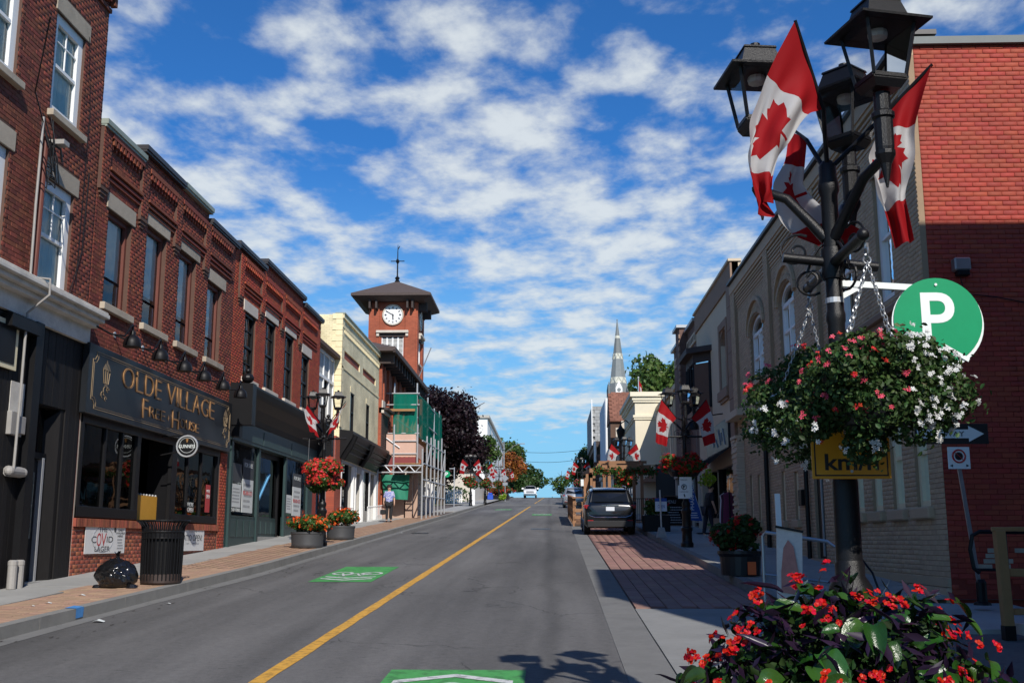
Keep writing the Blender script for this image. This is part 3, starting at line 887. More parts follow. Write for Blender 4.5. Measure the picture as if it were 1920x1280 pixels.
def brickwork(w, u0, u1, z0, z1, holes, m, parent, nparts=0, rh=.075, bl=.215, proud=.007, d=0.0, skip=None, name='brick', soldier=False):
    """running-bond bricks as real blocks; the nearest ones in view are parts, the rest one joined part"""
    full = []; odd = []
    r = 0; z = z0
    jt = .008
    while z < z1 - .03:
        za, zb = z + jt / 2, min(z + rh, z1) - jt / 2
        off = (r % 2) * bl / 2
        u = u0 - off
        hs = [h for h in holes if h[2] < zb - .01 and h[3] > za + .01]
        while u < u1:
            a, b = max(u, u0), min(u + bl, u1)
            u += bl
            segs = [(a, b)]
            for h in hs:
                ns = []
                for (p, q) in segs:
                    if h[1] <= p or h[0] >= q: ns.append((p, q)); continue
                    if h[0] > p: ns.append((p, h[0]))
                    if h[1] < q: ns.append((h[1], q))
                segs = ns
            for (p, q) in segs:
                if q - p < .035: continue
                if skip and skip((p + q) / 2, (za + zb) / 2): continue
                (full if abs((q - p) - bl) < 1e-6 and abs(zb - za - (rh - jt)) < 1e-6 else odd).append((p + jt/2, q - jt/2, za, zb))
        z += rh; r += 1
    parts = []
    if nparts:
        full.sort(key=lambda t: (0 if on_screen(w.P((t[0]+t[1])/2, (t[2]+t[3])/2)) else 1,
                                 (Vector(w.P((t[0]+t[1])/2, (t[2]+t[3])/2)) - CAMP).length))
        parts, full = full[:nparts], full[nparts:]
    if parts:
        p0 = parts[0]
        lx, lz = (p0[1]-p0[0]) / 2, (p0[3]-p0[2]) / 2
        me = bpy.data.meshes.new('brick_block')
        ln = proud + .012; k = .004
        def q(u, z, dd): return Vector(w.P(u, z, dd)) - Vector(w.P(0, 0, 0))
        v = [q(-lx,-lz,-.012), q(lx,-lz,-.012), q(lx,lz,-.012), q(-lx,lz,-.012), q(-lx,-lz,proud-k), q(lx,-lz,proud-k), q(lx,lz,proud-k), q(-lx,lz,proud-k),
             q(-lx+k,-lz+k,proud), q(lx-k,-lz+k,proud), q(lx-k,lz-k,proud), q(-lx+k,lz-k,proud)]
        f = [(0,1,5,4),(1,2,6,5),(2,3,7,6),(3,0,4,7),(4,5,9,8),(5,6,10,9),(6,7,11,10),(7,4,8,11),(8,9,10,11)]
        me.from_pydata([tuple(x) for x in v], [], f)
        bm = bmesh.new(); bm.from_mesh(me); bmesh.ops.recalc_face_normals(bm, faces=bm.faces)
        nv = Vector(w.P(0, 0, 1)) - Vector(w.P(0, 0, 0))
        bm.faces.ensure_lookup_table()
        if bm.faces[-1].normal.dot(nv) < 0: bmesh.ops.reverse_faces(bm, faces=bm.faces)
        bm.to_mesh(me); bm.free()
        me.materials.append(m)
        po = ORG[parent.name]
        for t in parts:
            o = bpy.data.objects.new(name, me); COL.objects.link(o); o.parent = parent
            o.location = Vector(w.P((t[0]+t[1])/2, (t[2]+t[3])/2, d + random.uniform(-.0025, .003))) - po
    rest = np.array(full + odd)
    if len(rest):
        n = len(rest); k = .004
        pr = proud + RNG.uniform(-.0025, .0035, n) + d
        V = np.zeros((n, 12, 3))
        ui = 1 if w.ax == 'x' else 0; di = 0 if w.ax == 'x' else 1
        for i, (a, b) in enumerate(((0, 2), (1, 2), (1, 3), (0, 3))):
            V[:, i, ui] = rest[:, a]; V[:, i, 2] = rest[:, b]; V[:, i, di] = w.c + w.sg * (d - .012)
            V[:, i+4] = V[:, i]; V[:, i+4, di] = w.c + w.sg * (pr - k)
            V[:, i+8] = V[:, i]; V[:, i+8, di] = w.c + w.sg * pr
            V[:, i+8, ui] += k if a == 0 else -k; V[:, i+8, 2] += k if b == 2 else -k
        F = np.array([(0,1,5,4),(1,2,6,5),(2,3,7,6),(3,0,4,7),(4,5,9,8),(5,6,10,9),(6,7,11,10),(7,4,8,11),(8,9,10,11)])
        flip = (w.ax == 'x' and w.sg < 0) or (w.ax == 'y' and w.sg > 0)
        if flip: F = F[:, ::-1]
        FF = (F[None] + (np.arange(n) * 12)[:, None, None]).reshape(-1, 4)
        mesh_np('bricks', V.reshape(-1, 3), FF, m, parent, kind='stuff')

def shell(root, x0, x1, y0, y1, z1, m_wall, m_roof, front, cap=.0, roofz=None):
    """the other three walls, the roof and a dark floor of a building; front names the open side"""
    zb = g(y0) - .4
    mb = MB(); rz = roofz or z1 - .45
    if '+x' not in front: mb.quad((x1,y0,zb),(x1,y1,zb),(x1,y1,z1),(x1,y0,z1))
    if '-x' not in front: mb.quad((x0,y0,zb),(x0,y0,z1),(x0,y1,z1),(x0,y1,zb))
    if '-y' not in front: mb.quad((x0,y0,zb),(x1,y0,zb),(x1,y0,z1),(x0,y0,z1))
    mb.quad((x0,y1,zb),(x0,y1,z1),(x1,y1,z1),(x1,y1,zb))
    mb.build('side_wall', m_wall, root)
    mb = MB(); mb.box(x0 + .02, x1 - .02, y0 + .02, y1 - .02, rz - .2, rz); mb.build('roof', m_roof, root)

def sash(w, root, u0, u1, z0, z1, frame, rec=.12, fw=.07, cols=1, rows=1, meet=True, curtain=None, glass='glass', bars=.022, label=None, lower=True, sillm=None, sill=(.08, .10, .10)):
    """window > pane, glazing_bar, curtain; frame set back in its opening"""
    mb = MB()
    d1, d0 = -rec, -rec - .08
    wbox(mb, w, u0, u0 + fw, z0, z1, d0, d1); wbox(mb, w, u1 - fw, u1, z0, z1, d0, d1)
    wbox(mb, w, u0 + fw, u1 - fw, z1 - fw, z1, d0, d1); wbox(mb, w, u0 + fw, u1 - fw, z0, z0 + fw, d0, d1)
    zm = (z0 + z1) / 2
    if meet: wbox(mb, w, u0 + fw, u1 - fw, zm - .03, zm + .03, d0, d1 - .01)
    fr = mb.build('window', M[frame], root, label=label)
    mb = MB(); mb.quad(w.P(u0 + fw - .005, z0 + fw - .005, d0 + .02), w.P(u1 - fw + .005, z0 + fw - .005, d0 + .02), w.P(u1 - fw + .005, z1 - fw + .005, d0 + .02), w.P(u0 + fw - .005, z1 - fw + .005, d0 + .02))
    mb.build('pane', M[glass], fr)
    if cols > 1 or rows > 1:
        mb = MB()
        zt = [(zm, z1)] if not lower else ([(z0, zm), (zm, z1)] if meet else [(z0, z1)])
        for (za, zb) in zt:
            for i in range(1, cols):
                uu = u0 + (u1 - u0) * i / cols
                wbox(mb, w, uu - bars/2, uu + bars/2, za + .03, zb - .05, d0 + .03, d1 - .025)
            for j in range(1, rows):
                zz_ = za + (zb - za) * j / rows
                wbox(mb, w, u0 + fw, u1 - fw, zz_ - bars/2, zz_ + bars/2, d0 + .032, d1 - .027)
        mb.build('glazing_bar', M[frame], fr)
    if curtain:
        mb = MB(); n = 14
        for (a, b) in ((u0 + fw, u1 - fw),):
            vs = []; fs = []
            for i in range(n + 1):
                uu = a + (b - a) * i / n; dd = d0 - .03 - .02 * math.sin(i * 2.1)
                if curtain == 'blind': dd = d0 - .02
                vs += [w.P(uu, z0 + (.0 if curtain != 'blind' else (z1-z0)*.33), dd), w.P(uu, z1, dd)]
            for i in range(n): fs.append((2*i, 2*i+2, 2*i+3, 2*i+1))
            mb.add(vs, fs)
        mb.build('curtain', M['blind' if curtain == 'blind' else 'curtain'], fr)
    if sillm:
        a, b, c = sill
        mb = MB(); wbox(mb, w, u0 - a, u1 + a, z0 - c, z0, -rec, b); mb.build('sill', M[sillm], fr, bevel=.008)
    return fr

_fcache = {}
def lettering(txt, w, u0, u1, z0, z1, d, m, parent, th=.006, rev=None, name='lettering', fit=True, bold=0.0, rot=False):
    """raised or flat letters fitted to a rectangle on a facade plane"""
    c = bpy.data.curves.new('t', 'FONT'); c.body = txt; c.extrude = .5; c.offset = bold; c.resolution_u = 6
    o = bpy.data.objects.new('t', c); COL.objects.link(o)
    dg = bpy.context.evaluated_depsgraph_get(); dg.update()
    me = bpy.data.meshes.new_from_object(o.evaluated_get(dg))
    bpy.data.objects.remove(o); bpy.data.curves.remove(c)
    n = len(me.vertices); co = np.zeros(n * 3); me.vertices.foreach_get('co', co); co = co.reshape(-1, 3)
    if rot: co = np.stack([-co[:, 1], co[:, 0], co[:, 2]], 1)
    mn, mx = co.min(0), co.max(0)
    t = (co - mn) / np.maximum(mx - mn, 1e-6)
    rv = (w.ax == 'x' and w.sg < 0) or (w.ax == 'y' and w.sg > 0)
    uu = (u1 - t[:, 0] * (u1 - u0)) if rv else (u0 + t[:, 0] * (u1 - u0))
    z = z0 + t[:, 1] * (z1 - z0); dd = d + t[:, 2] * th
    out = np.zeros_like(co)
    if w.ax == 'x': out[:, 0] = w.c + w.sg * dd; out[:, 1] = uu
    else: out[:, 1] = w.c + w.sg * dd; out[:, 0] = uu
    out[:, 2] = z
    out -= np.array(ORG.get(parent.name, Vector((0,0,0))))
    me.vertices.foreach_set('co', out.ravel()); me.materials.clear(); me.materials.append(M[m] if isinstance(m, str) else m)
    me.update()
    ob = bpy.data.objects.new(name, me); COL.objects.link(ob); ob.parent = parent; ORG[ob.name] = ORG.get(parent.name, Vector((0,0,0)))
    return ob

def text_lines(w, u0, u1, z0, z1, d, m, parent, n, name='print', seed=1):
    """rows of small illegible print"""
    rr = random.Random(seed); mb = MB(); h = (z1 - z0) / n
    for i in range(n):
        z = z1 - (i + 1) * h + h * .3
        a = u0 + rr.uniform(0, .12) * (u1 - u0); b = u1 - rr.uniform(0, .25) * (u1 - u0)
        u = a
        while u < b:
            l = rr.uniform(.04, .12) * (u1 - u0)
            wbox(mb, w, u, min(u + l, b), z, z + h * .42, d, d + .002); u += l + .02 * (u1 - u0)
    return mb.build(name, M[m], parent)

# ================================================================== LEFT SIDE BUILDINGS
LX = -8.5
WL = W('x', LX, 1)

# ---- corner building of three storeys, only its last bay in view
B = thing('brick_building', 'tall three-storey dark red brick building with white sash windows, at the left edge', 'building', (LX, 19.0, g(19)))
T3 = 12.45
wins3 = [(17.12, 18.28, 8.95, 10.80), (17.12, 18.28, 5.86, 7.80), (14.60, 15.92, 8.95, 10.80), (14.60, 15.92, 5.86, 7.80), (12.0, 13.3, 8.95, 10.80), (12.0, 13.3, 5.86, 7.80)]
holes = list(wins3)
wall_sheet(WL, 8.0, 19.18, 5.42, T3, holes, .25, M['mortar'], B, 'wall')
lint = [(a - .06, b + .14, d, d + .34) for a, b, c, d in wins3]
brickwork(WL, 8.0, 19.18, 5.86, T3 - .1, holes + lint, M['brick_dark'], B, nparts=300)
for i, (a, b, c, d) in enumerate(wins3):
    fr = sash(WL, B, a, b, c, d, 'white', rec=.05, fw=.17, cols=2, rows=2, curtain='pair', lower=False, sillm='stone' if c > 7 else None, sill=(.1, .12, .12))
    bx('lintel', WL, a - .06, b + .14, d, d + .33, -.02, .025, 'stone', B, bevel=.006)
shell(B, -20, LX - .001, 8.0, 19.18, T3, M['brick_dark'], M['roof'], '+x')
mb = MB()
for k in range(26):
    u = 12.4 + k * .27
    wbox(mb, WL, u, u + .12, 11.95, 12.12, .0, .12)
wbox(mb, WL, 8, 19.2, 12.12, 12.30, -.02, .16); wbox(mb, WL, 8, 19.2, 11.80, 11.88, -.02, .05)
mb.build('cornice', M['brick_dark'], B)
bx('coping', WL, 8, 19.24, 12.30, 12.5, -.3, .22, 'coping_black', B)
# ground floor: white cornice, black boarding, recessed door
mb = MB()
wbox(mb, WL, 8, 19.22, 5.72, 5.80, 0, .42); wbox(mb, WL, 8, 19.2, 5.64, 5.72, 0, .34); wbox(mb, WL, 8, 19.18, 5.55, 5.64, 0, .24); wbox(mb, WL, 8, 19.2, 5.80, 5.84, 0, .40)
mb.build('shop_cornice', M['white_worn'], B, bevel=.012)
bx('fascia', WL, 8, 19.15, 5.25, 5.55, 0, .10, 'white_worn', B)
wb = [(17.30, 18.42, .2, 3.95)]
wall_sheet(WL, 8, 19.18, g(8) - .3, 5.3, wb, .3, M['black_board'], B, 'wall')
u = 8.05
k = 0
while u < 19.1:                                             # upright boards
    a, b = u, min(u + .14, 19.17)
    z0 = g(u) + .12
    if b > 17.30 and a < 18.42: z0 = 3.97
    if a < 17.30 < b: a = 17.30
    if b - a > .03: bx('board', WL, a + .004, b - .004, z0, 5.25, 0, .022 + random.uniform(0, .004), 'black_board', B)
    u += .14; k += 1
mb = MB(); wbox(mb, WL, 17.05, 17.3, g(17) , 5.25, .02, .14); wbox(mb, WL, 16.1, 17.05, 5.0, 5.2, .02, .2)
mb.build('pilaster', M['black'], B)
zt_ = g(17.8) + .17
D = bx('door', WL, 17.36, 18.10, zt_, 3.05, -.24, -.18, 'black', B)
bx('door_glass', WL, 17.62, 17.98, zt_ + .75, 2.8, -.18, -.165, 'glass', D); bx('glass_backing', WL, 17.6, 18.0, zt_ + .7, 2.85, -.178, -.174, 'coping_grey', D)
bx('door_edge', WL, 18.10, 18.17, zt_, 3.10, -.24, -.10, 'galv', D)
bx('transom', WL, 17.36, 18.2, 3.18, 3.95, -.2, -.18, 'glass_dark', B); bx('transom_bar', WL, 17.30, 18.25, 3.08, 3.18, -.24, -.12, 'black', B)
mb = MB(); mb.quad(WL.P(18.42, zt_, 0), WL.P(18.42, 3.95, 0), WL.P(18.18, 3.7, -.24), WL.P(18.18, zt_, -.24)); mb.build('reveal_panel', M['black_board'], B)
bx('threshold', WL, 17.3, 18.4, g(17.8) + .08, zt_, -.3, .04, 'concrete', B)
bx('backing', WL, 17.2, 18.5, g(17) - .2, 4.0, -.36, -.28, 'interior', B)
# pale fascia and framed board on the left
fr = bx('framed_board', WL, 15.4, 16.55, 4.35, 5.1, .05, .09, 'window_cream', B); bx('board_face', WL, 15.5, 16.45, 4.43, 5.02, .09, .10, 'black', fr)
bx('bare_panel', WL, 16.55, 17.0, 3.35, 4.2, .02, .035, 'white_worn', B)
# conduit, mast, cables and meter
mb = MB(); wtube(mb, WL, [(16.62, 8.62, .16), (16.60, 7.1, .16), (16.62, 5.9, .16), (16.65, 5.86, .48), (16.66, 5.6, .48), (16.62, 5.3, .16), (16.62, 3.95, .16), (16.60, 2.80, .16)], .022, 8)
mb.build('conduit', M['conduit'], B)
mb = MB(); wtube(mb, WL, [(16.84, 8.35, .12), (16.82, 5.88, .12)], .05, 10); mb.build('service_mast', M['brown_frame'], B)
mb = MB(); wtube(mb, WL, [(16.55, 2.78, .10), (16.95, 2.78, .10)], .085, 12); mb.sphere(WL.P(16.98, 2.78, .12), .075); mb.sphere(WL.P(16.55, 2.78, .12), .075); mb.build('meter', M['conduit'], B)
mb = MB(); wbox(mb, WL, 16.52, 16.72, 3.35, 3.72, .0, .10); wbox(mb, WL, 16.76, 16.96, 3.38, 3.66, .02, .12); mb.build('junction_box', M['conduit'], B, bevel=.01)
mb = MB()
rr = random.Random(3)
for k in range(9):
    a = (16.7 + rr.uniform(-.1, .3), 8.45 + rr.uniform(-.5, .35), .15); b = (16.85 + rr.uniform(-.2, .3), 7.75 + rr.uniform(-.3, .3), .12)
    m_ = ((a[0]+b[0])/2 + rr.uniform(-.25, .3), min(a[1], b[1]) - .12, .26)
    wtube(mb, WL, [a, ((a[0]*2+m_[0])/3, (a[1]*.6+m_[1]*.4), .24), m_, ((b[0]*2+m_[0])/3, (b[1]*.6+m_[1]*.4), .2), b], .011, 5)
wtube(mb, WL, [(16.7, 8.5, .14), (15.9, 8.75, .35), (14.5, 9.3, 1.2)], .012, 5)
wtube(mb, WL, [(16.8, 8.3, .14), (17.02, 8.2, .3), (17.1, 8.0, .3)], .02, 5)
mb.build('cables', M['black'], B)
mb = MB(); wbox(mb, WL, 16.95, 17.15, 8.28, 8.36, .05, .38); mb.build('insulator_bracket', M['conduit'], B)
mb = MB(); wtube(mb, WL, [(18.75, 8.4, .03), (18.70, 6.9, .03), (18.3, 6.0, .04)], .008, 5); wtube(mb, WL, [(18.35, 10.9, .03), (18.6, 9.6, .03), (18.55, 6.2, .03)], .006, 5); mb.build('wall_wire', M['black'], B)
p = thing('capped_pipes', 'pair of short grey capped pipes standing by the black wall at far left', 'pipes', (-8.3, 16.9, g(17) + .15))
mb = MB(); 
for dy in (0, .22): mb.lathe((-8.3, 16.75 + dy, g(16.8) + .15), [(.07, 0), (.07, .36), (.075, .36), (.075, .42), (.05, .44)], 12)
mb.build('pipe', M['conduit'], p)

# ---- the two-storey pub
def ornate_front(B, u0, u1, bays, lintels, m, copings, mort, nparts, wins, holes_extra, zlow):
    holes = [(a, b, c, d) for a, b, c, d in wins] + holes_extra
    ztop = min(c[2] for c in copings)
    wall_sheet(WL, u0, u1, zlow, ztop, holes, .25, mort, B)
    lh = [(a, b, c, d) for a, b, c, d in lintels]
    brickwork(WL, u0, u1, zlow + .0, ztop, holes + lh, m, B, nparts=nparts)
    for (a, b, zt, cm) in copings:
        if zt > ztop + .02:
            wall_sheet(WL, a, b, ztop, zt, [], .2, mort, B, 'parapet')
            brickwork(WL, a, b, ztop, zt, [], m, B)
        mb = MB(); wbox(mb, WL, a - .01, b + .01, zt, zt + .10, -.32, .14); wbox(mb, WL, a, b, zt - .05, zt, .0, .11)
        mb.build('coping', M[cm], B)
        mb = MB(); wbox(mb, WL, a, b, ztop - .4, zt, -.3, -.02); mb.build('parapet_back', mort, B)
    for (a, b) in bays:
        # pilaster with stepped foot on either side of the bay, string courses and dentils between
        brickwork(WL, a - .22, a + .16, 8.35, 9.52, [], m, B, d=.07)
        mb = MB(); wbox(mb, WL, a - .22, a + .16, 8.35, 9.52, 0, .068)
        for k in range(3): wbox(mb, WL, a - .22 + .05*k, a + .16 - .05*k, 8.35 - .075*(k+1), 8.35 - .075*k, 0, .07 - .02*k)
        mb.build('pilaster', mort, B)
        mb = MB()
        for k in range(3): wbox(mb, WL, a + .16, b - .22, 8.56 + k*.10, 8.60 + k*.10 + .02, 0, .045 + .03*k)
        mb.build('string_course', m, B)
        mb = MB(); wbox(mb, WL, a + .16, b - .22, 9.40, 9.50, 0, .10)
        u = a + .22
        while u < b - .3:
            wbox(mb, WL, u, u + .085, 9.28, 9.40, 0, .095); wbox(mb, WL, u + .02, u + .065, 9.20, 9.28, 0, .055)
            u += .17
        mb.build('corbel_table', m, B)

P = thing('brick_building', 'two-storey weathered red brick pub with black sign board and gooseneck lamps', 'building', (LX, 23.5, g(23.5)))
pw = [(19.80, 20.98, 6.18, 8.05), (21.80, 22.98, 6.18, 8.33), (23.84, 25.02, 6.18, 8.36), (25.95, 27.12, 6.18, 8.15)]
pl = [(19.68, 21.10, 8.05, 8.36), (21.70, 23.11, 8.33, 8.64), (23.74, 25.22, 8.36, 8.67), (25.92, 27.38, 8.15, 8.45)]
ornate_front(P, 19.20, 28.2, [(19.42, 21.45), (21.45, 23.55), (23.55, 25.68), (25.68, 28.0)], pl, M['brick_pub'],
             [(19.20, 21.24, 9.55, 'coping_green'), (21.24, 23.70, 9.80, 'coping_black'), (23.70, 25.78, 9.82, 'coping_green'), (25.78, 28.2, 9.58, 'coping_black')],
             M['mortar'], 300, pw, [], 5.15)
for (a, b, c, d), l in zip(pw, pl):
    fr = sash(WL, P, a, b, c, d, 'brown_frame', rec=.09, fw=.09, meet=False, glass='glass', curtain='blind')
    mb = MB(); wbox(mb, WL, a + .09, b - .09, c + .55, c + .61, -.22, -.15); mb.build('transom_bar', M['brown_frame'], fr)
    mb = MB(); wbox(mb, WL, a + .32, a + .38, c + .09, c + .55, -.22, -.17); wbox(mb, WL, b - .16, b - .12, c + .09, c + .55, -.22, -.17); mb.build('screen_frame', M['white'], fr)
    bx('lintel', WL, l[0], l[1], l[2], l[3], -.02, .03, 'stone', P, bevel=.006)
    bx('sill', WL, a - .12, b + .18, c - .14, c, -.16, .10, 'stone', P, bevel=.01)
shell(P, -20, LX - .001, 19.2, 28.2, 9.5, M['brick_pub'], M['roof'], '+x')
# shop front: brick plinth, opening with black frames
wall_sheet(WL, 19.2, 28.2, g(19) - .3, 5.15, [(19.25, 27.55, 2.12, 4.0)], .3, M['mortar_light'], P, 'shop_wall')
def plinth_skip(u, z): return z < g(u) + .08
brickwork(WL, 19.22, 23.0, 1.0, 1.97, [], M['brick_base'], P, nparts=0, skip=plinth_skip)
brickwork(WL, 23.0, 27.62, 1.15, 1.97, [], M['brick_base'], P, skip=plinth_skip, d=.002)
brickwork(WL, 27.62, 28.2, 1.2, 4.0, [], M['brick_bright'], P, skip=plinth_skip, d=.03)
bx('brick_pier', WL, 27.62, 28.2, g(27) - .2, 4.0, .0, .03, 'mortar', P)
mb = MB()
u = 19.22
while u < 27.6:
    wbox(mb, WL, u, u + .066, 1.97, 2.12, -.02, .055 + random.uniform(0, .004)); u += .076
mb.build('rowlock_sill', M['brick_base'], P, kind='stuff')
F = MB()
for a, b in ((19.25, 19.37), (21.95, 22.15), (24.05, 24.40), (27.40, 27.55)): wbox(F, WL, a, b, 2.14, 4.0, -.06, .03)
wbox(F, WL, 19.25, 22.15, 2.14, 2.34, -.06, .035); wbox(F, WL, 24.1, 27.55, 2.14, 2.32, -.06, .035); wbox(F, WL, 19.25, 27.55, 3.84, 4.0, -.06, .035)
for u_ in (20.42, 21.24, 25.24, 26.25): wbox(F, WL, u_ - .04, u_ + .04, 2.3, 3.84, -.05, .01)
F.build('window_frame', M['black'], P, bevel=.008)
for a, b in ((19.37, 20.38), (20.46, 21.20), (21.28, 21.95)): bx('pane', WL, a, b, 2.34, 3.84, -.04, -.036, 'glass_dark', P)
for a, b in ((24.40, 25.20), (25.28, 26.21), (26.29, 27.4)): bx('pane', WL, a, b, 2.32, 3.84, -.04, -.036, 'glass_dark', P)
mb = MB(); mb.quad(WL.P(24.08, 2.14, -.02), WL.P(24.08, 3.9, -.02), WL.P(24.0, 3.9, -.5), WL.P(24.0, 2.14, -.5)); mb.build('folded_leaf', M['black_matte'], P)
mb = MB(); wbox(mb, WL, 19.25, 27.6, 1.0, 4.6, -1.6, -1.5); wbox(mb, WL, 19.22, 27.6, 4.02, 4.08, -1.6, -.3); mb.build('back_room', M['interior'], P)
mb = MB(); wbox(mb, WL, 22.5, 24.15, 1.9, 2.68, -.34, -.26); mb.build('counter', M['yellow_box'], P)
mb = MB()
for k in range(9): mb.sphere(WL.P(22.6 + k * .18, 2.70, -.3), .028, 8, 5)
mb.build('counter_rail', M['galv'], P)
mb = MB()
for k, (u_, z_, a_) in enumerate(((24.75, 2.5, .3), (25.5, 2.55, .4), (25.95, 2.5, .25), (24.8, 2.95, .25))): wbox(mb, WL, u_, u_ + a_, z_, z_ + .42, -.07, -.065)
pp = mb.build('poster', M['paper'], P)
text_lines(WL, 25.52, 25.88, 2.58, 2.95, -.064, 'print_grey', pp, 5)
lettering("WE'RE", WL, 25.42, 25.86, 2.52, 2.62, -.033, 'sign_white', pp, th=.002); lettering('OPEN', WL, 25.45, 25.86, 2.39, 2.50, -.033, 'sign_white', pp, th=.002)
rn = bx('red_notice', WL, 26.75, 27.1, 2.42, 3.1, -.034, -.03, 'print_red', P); lettering("WE'RE", WL, 26.79, 27.06, 2.9, 2.98, -.028, 'sign_white', rn, th=.002); lettering('OPEN', WL, 26.79, 27.06, 2.76, 2.86, -.028, 'sign_white', rn, th=.002)
bx('sill_step', WL, 22.2, 24.1, 2.10, 2.14, -.3, .03, 'black', P)
# sign board with gilt lettering
sb = bx('sign_board', WL, 19.05, 28.0, 3.99, 5.28, .03, .16, 'sign_board', P, bevel=.01)
mb = MB()
def frame_line(mb, u0, u1, z0, z1, t, c, d):
    pts = [(u0 + c, z0), (u1 - c, z0), (u1 - c, z0 + c*.5), (u1 - c*.5, z0 + c), (u1, z0 + c), (u1, z1 - c), (u1 - c*.5, z1 - c), (u1 - c, z1 - c*.5), (u1 - c, z1), (u0 + c, z1), (u0 + c, z1 - c*.5), (u0 + c*.5, z1 - c), (u0, z1 - c), (u0, z0 + c), (u0 + c*.5, z0 + c), (u0 + c, z0 + c*.5)]
    for i in range(len(pts)):
        a, b = pts[i], pts[(i+1) % len(pts)]
        mb.obar(WL.P(a[0], a[1], d), WL.P(b[0], b[1], d), t, t)
frame_line(mb, 19.22, 27.84, 4.10, 5.16, .012, .16, .162); frame_line(mb, 19.28, 27.78, 4.14, 5.12, .007, .17, .162)
mb.build('gilt_border', M['gold_line'], sb)
mb = MB()
for (uc, s) in ((19.85, 1), (27.45, 1)):
    zb = 4.62
    vs = lambda pts: [WL.P(uc + a*s, zb + b, .163) for a, b in pts]
    def outl(pts, closed=True):
        q = vs(pts)
        for i in range(len(q) - (0 if closed else 1)): mb.obar(q[i], q[(i+1) % len(q)], .012, .008)
    outl([(-.10, 0), (.10, 0), (.16, .26), (-.16, .26)]); outl([(-.035, 0), (-.05, .26)], False); outl([(.035, 0), (.05, .26)], False)
    mb.quad(*vs([(-.19, .26), (.19, .26), (.08, .38), (-.08, .38)])); mb.quad(*vs([(-.05, .38), (.05, .38), (.0, .45), (-.01, .45)]))
    for (r_, cx_, cz_) in ((.09, -.02, -.14), (.05, .10, -.10), (.06, -.14, -.22), (.04, .02, -.28)):
        outl([(cx_ + r_*math.cos(t*.7), cz_ + r_*math.sin(t*.7)) for t in range(8)], False)
    mb.quad(*vs([(-.08, -.04), (.08, -.04), (.05, 0), (-.05, 0)]))
mb.build('lantern_emblem', M['gold_line'], sb)
# letters of differing height like the hand-cut sign
def word(chars, u0, u1, zb, hs, wts, m='gold'):
    tot = sum(wts); u = u0
    for ch, h, wt in zip(chars, hs, wts):
        du = (u1 - u0) * wt / tot
        if ch != ' ': lettering(ch, WL, u + du*.10, u + du*.90, zb - (h[1] if isinstance(h, tuple) else 0), zb + (h[0] if isinstance(h, tuple) else h), .163, m, sb, th=.014, name='letter', bold=-.014)
        u += du
word('OLDE', 20.55, 22.80, 4.68, [.41, .41, .41, .41], [1.25, .8, 1.05, .75])
word('VILLAGE', 23.05, 26.52, 4.68, [.42, .42, .42, .42, .42, .42, .42], [1.2, .35, .8, .8, 1.15, 1.15, .85])
word('FREE', 21.70, 23.08, 4.26, [(.34, .06), .22, .22, .22], [.8, .75, .65, .65])
word('HOUSE', 23.46, 25.40, 4.24, [(.34, .06), .21, .21, .21, .21], [1.25, .95, .85, .75, .75])
mb = MB(); mb.quad(*[WL.P(a, b, .17) for a, b in ((23.22, 4.36), (23.27, 4.43), (23.32, 4.36), (23.27, 4.29))]); mb.build('diamond', M['gold'], sb)
# round hanging sign
hs_ = thing('round_hanging_sign', 'small round black GUINNESS sign hanging out from the pub front', 'sign', (-8.45, 23.3, 3.72))
mb = MB(); mb.disc((-7.86, 23.25, 3.74), (0, -1, 0), .235, .12, 28); mb.build('disc', M['black'], hs_)
mb = MB(); mb.ring((-7.86, 23.19, 3.74), (0, -1, 0), .225, .02); mb.build('rim', M['galv'], hs_)
WG = W('y', 23.19, -1)
lettering('GUINNESS', WG, -8.04, -7.68, 3.70, 3.775, .004, 'sign_white', hs_, th=.004)
mb = MB(); mb.tube([(-7.86, 23.18, 3.82), (-7.86, 23.18, 3.90)], [.012, .035], 6); mb.build('harp', M['gold'], hs_)
mb = MB(); mb.ring((-7.86, 23.185, 3.76), (0, -1, 0), .165, .004, m=4); mb.build('inner_ring', M['sign_white'], hs_)
mb = MB(); mb.tube([(-8.45, 23.25, 3.95), (-7.9, 23.25, 3.99)], .018); mb.tube([(-8.45, 23.25, 3.55), (-8.1, 23.25, 3.62)], .015); mb.build('bracket', M['black'], hs_)
# vinyl banners on the brick plinth
b1 = thing('vinyl_banner', 'white vinyl banner reading THE COVID LAGER on the pub brick plinth', 'banner', (LX, 20.6, 1.5))
bx('sheet', WL, 19.70, 21.58, 1.48, 2.01, .03, .036, 'banner_white', b1)
lettering('THE', WL, 20.30, 20.68, 1.885, 1.975, .038, 'print_dark', b1, th=.002); lettering('LAGER', WL, 20.15, 20.85, 1.52, 1.615, .038, 'print_dark', b1, th=.002)
lettering('C', WL, 19.98, 20.20, 1.68, 1.80, .038, 'print_dark', b1, th=.002); lettering('O', WL, 20.22, 20.42, 1.62, 1.86, .038, 'print_red', b1, th=.002)
lettering('V', WL, 20.42, 20.66, 1.62, 1.86, .038, 'print_red', b1, th=.002); lettering('ID', WL, 20.68, 20.98, 1.69, 1.80, .038, 'print_dark', b1, th=.002)
mb = MB()
for i in range(24):
    a0, a1 = i*math.pi/12, (i+1)*math.pi/12
    mb.obar(WL.P(20.5 + .48*math.cos(a0), 1.745 + .235*math.sin(a0), .039), WL.P(20.5 + .48*math.cos(a1), 1.745 + .235*math.sin(a1), .039), .006)
mb.build('emblem_outline', M['print_grey'], b1)
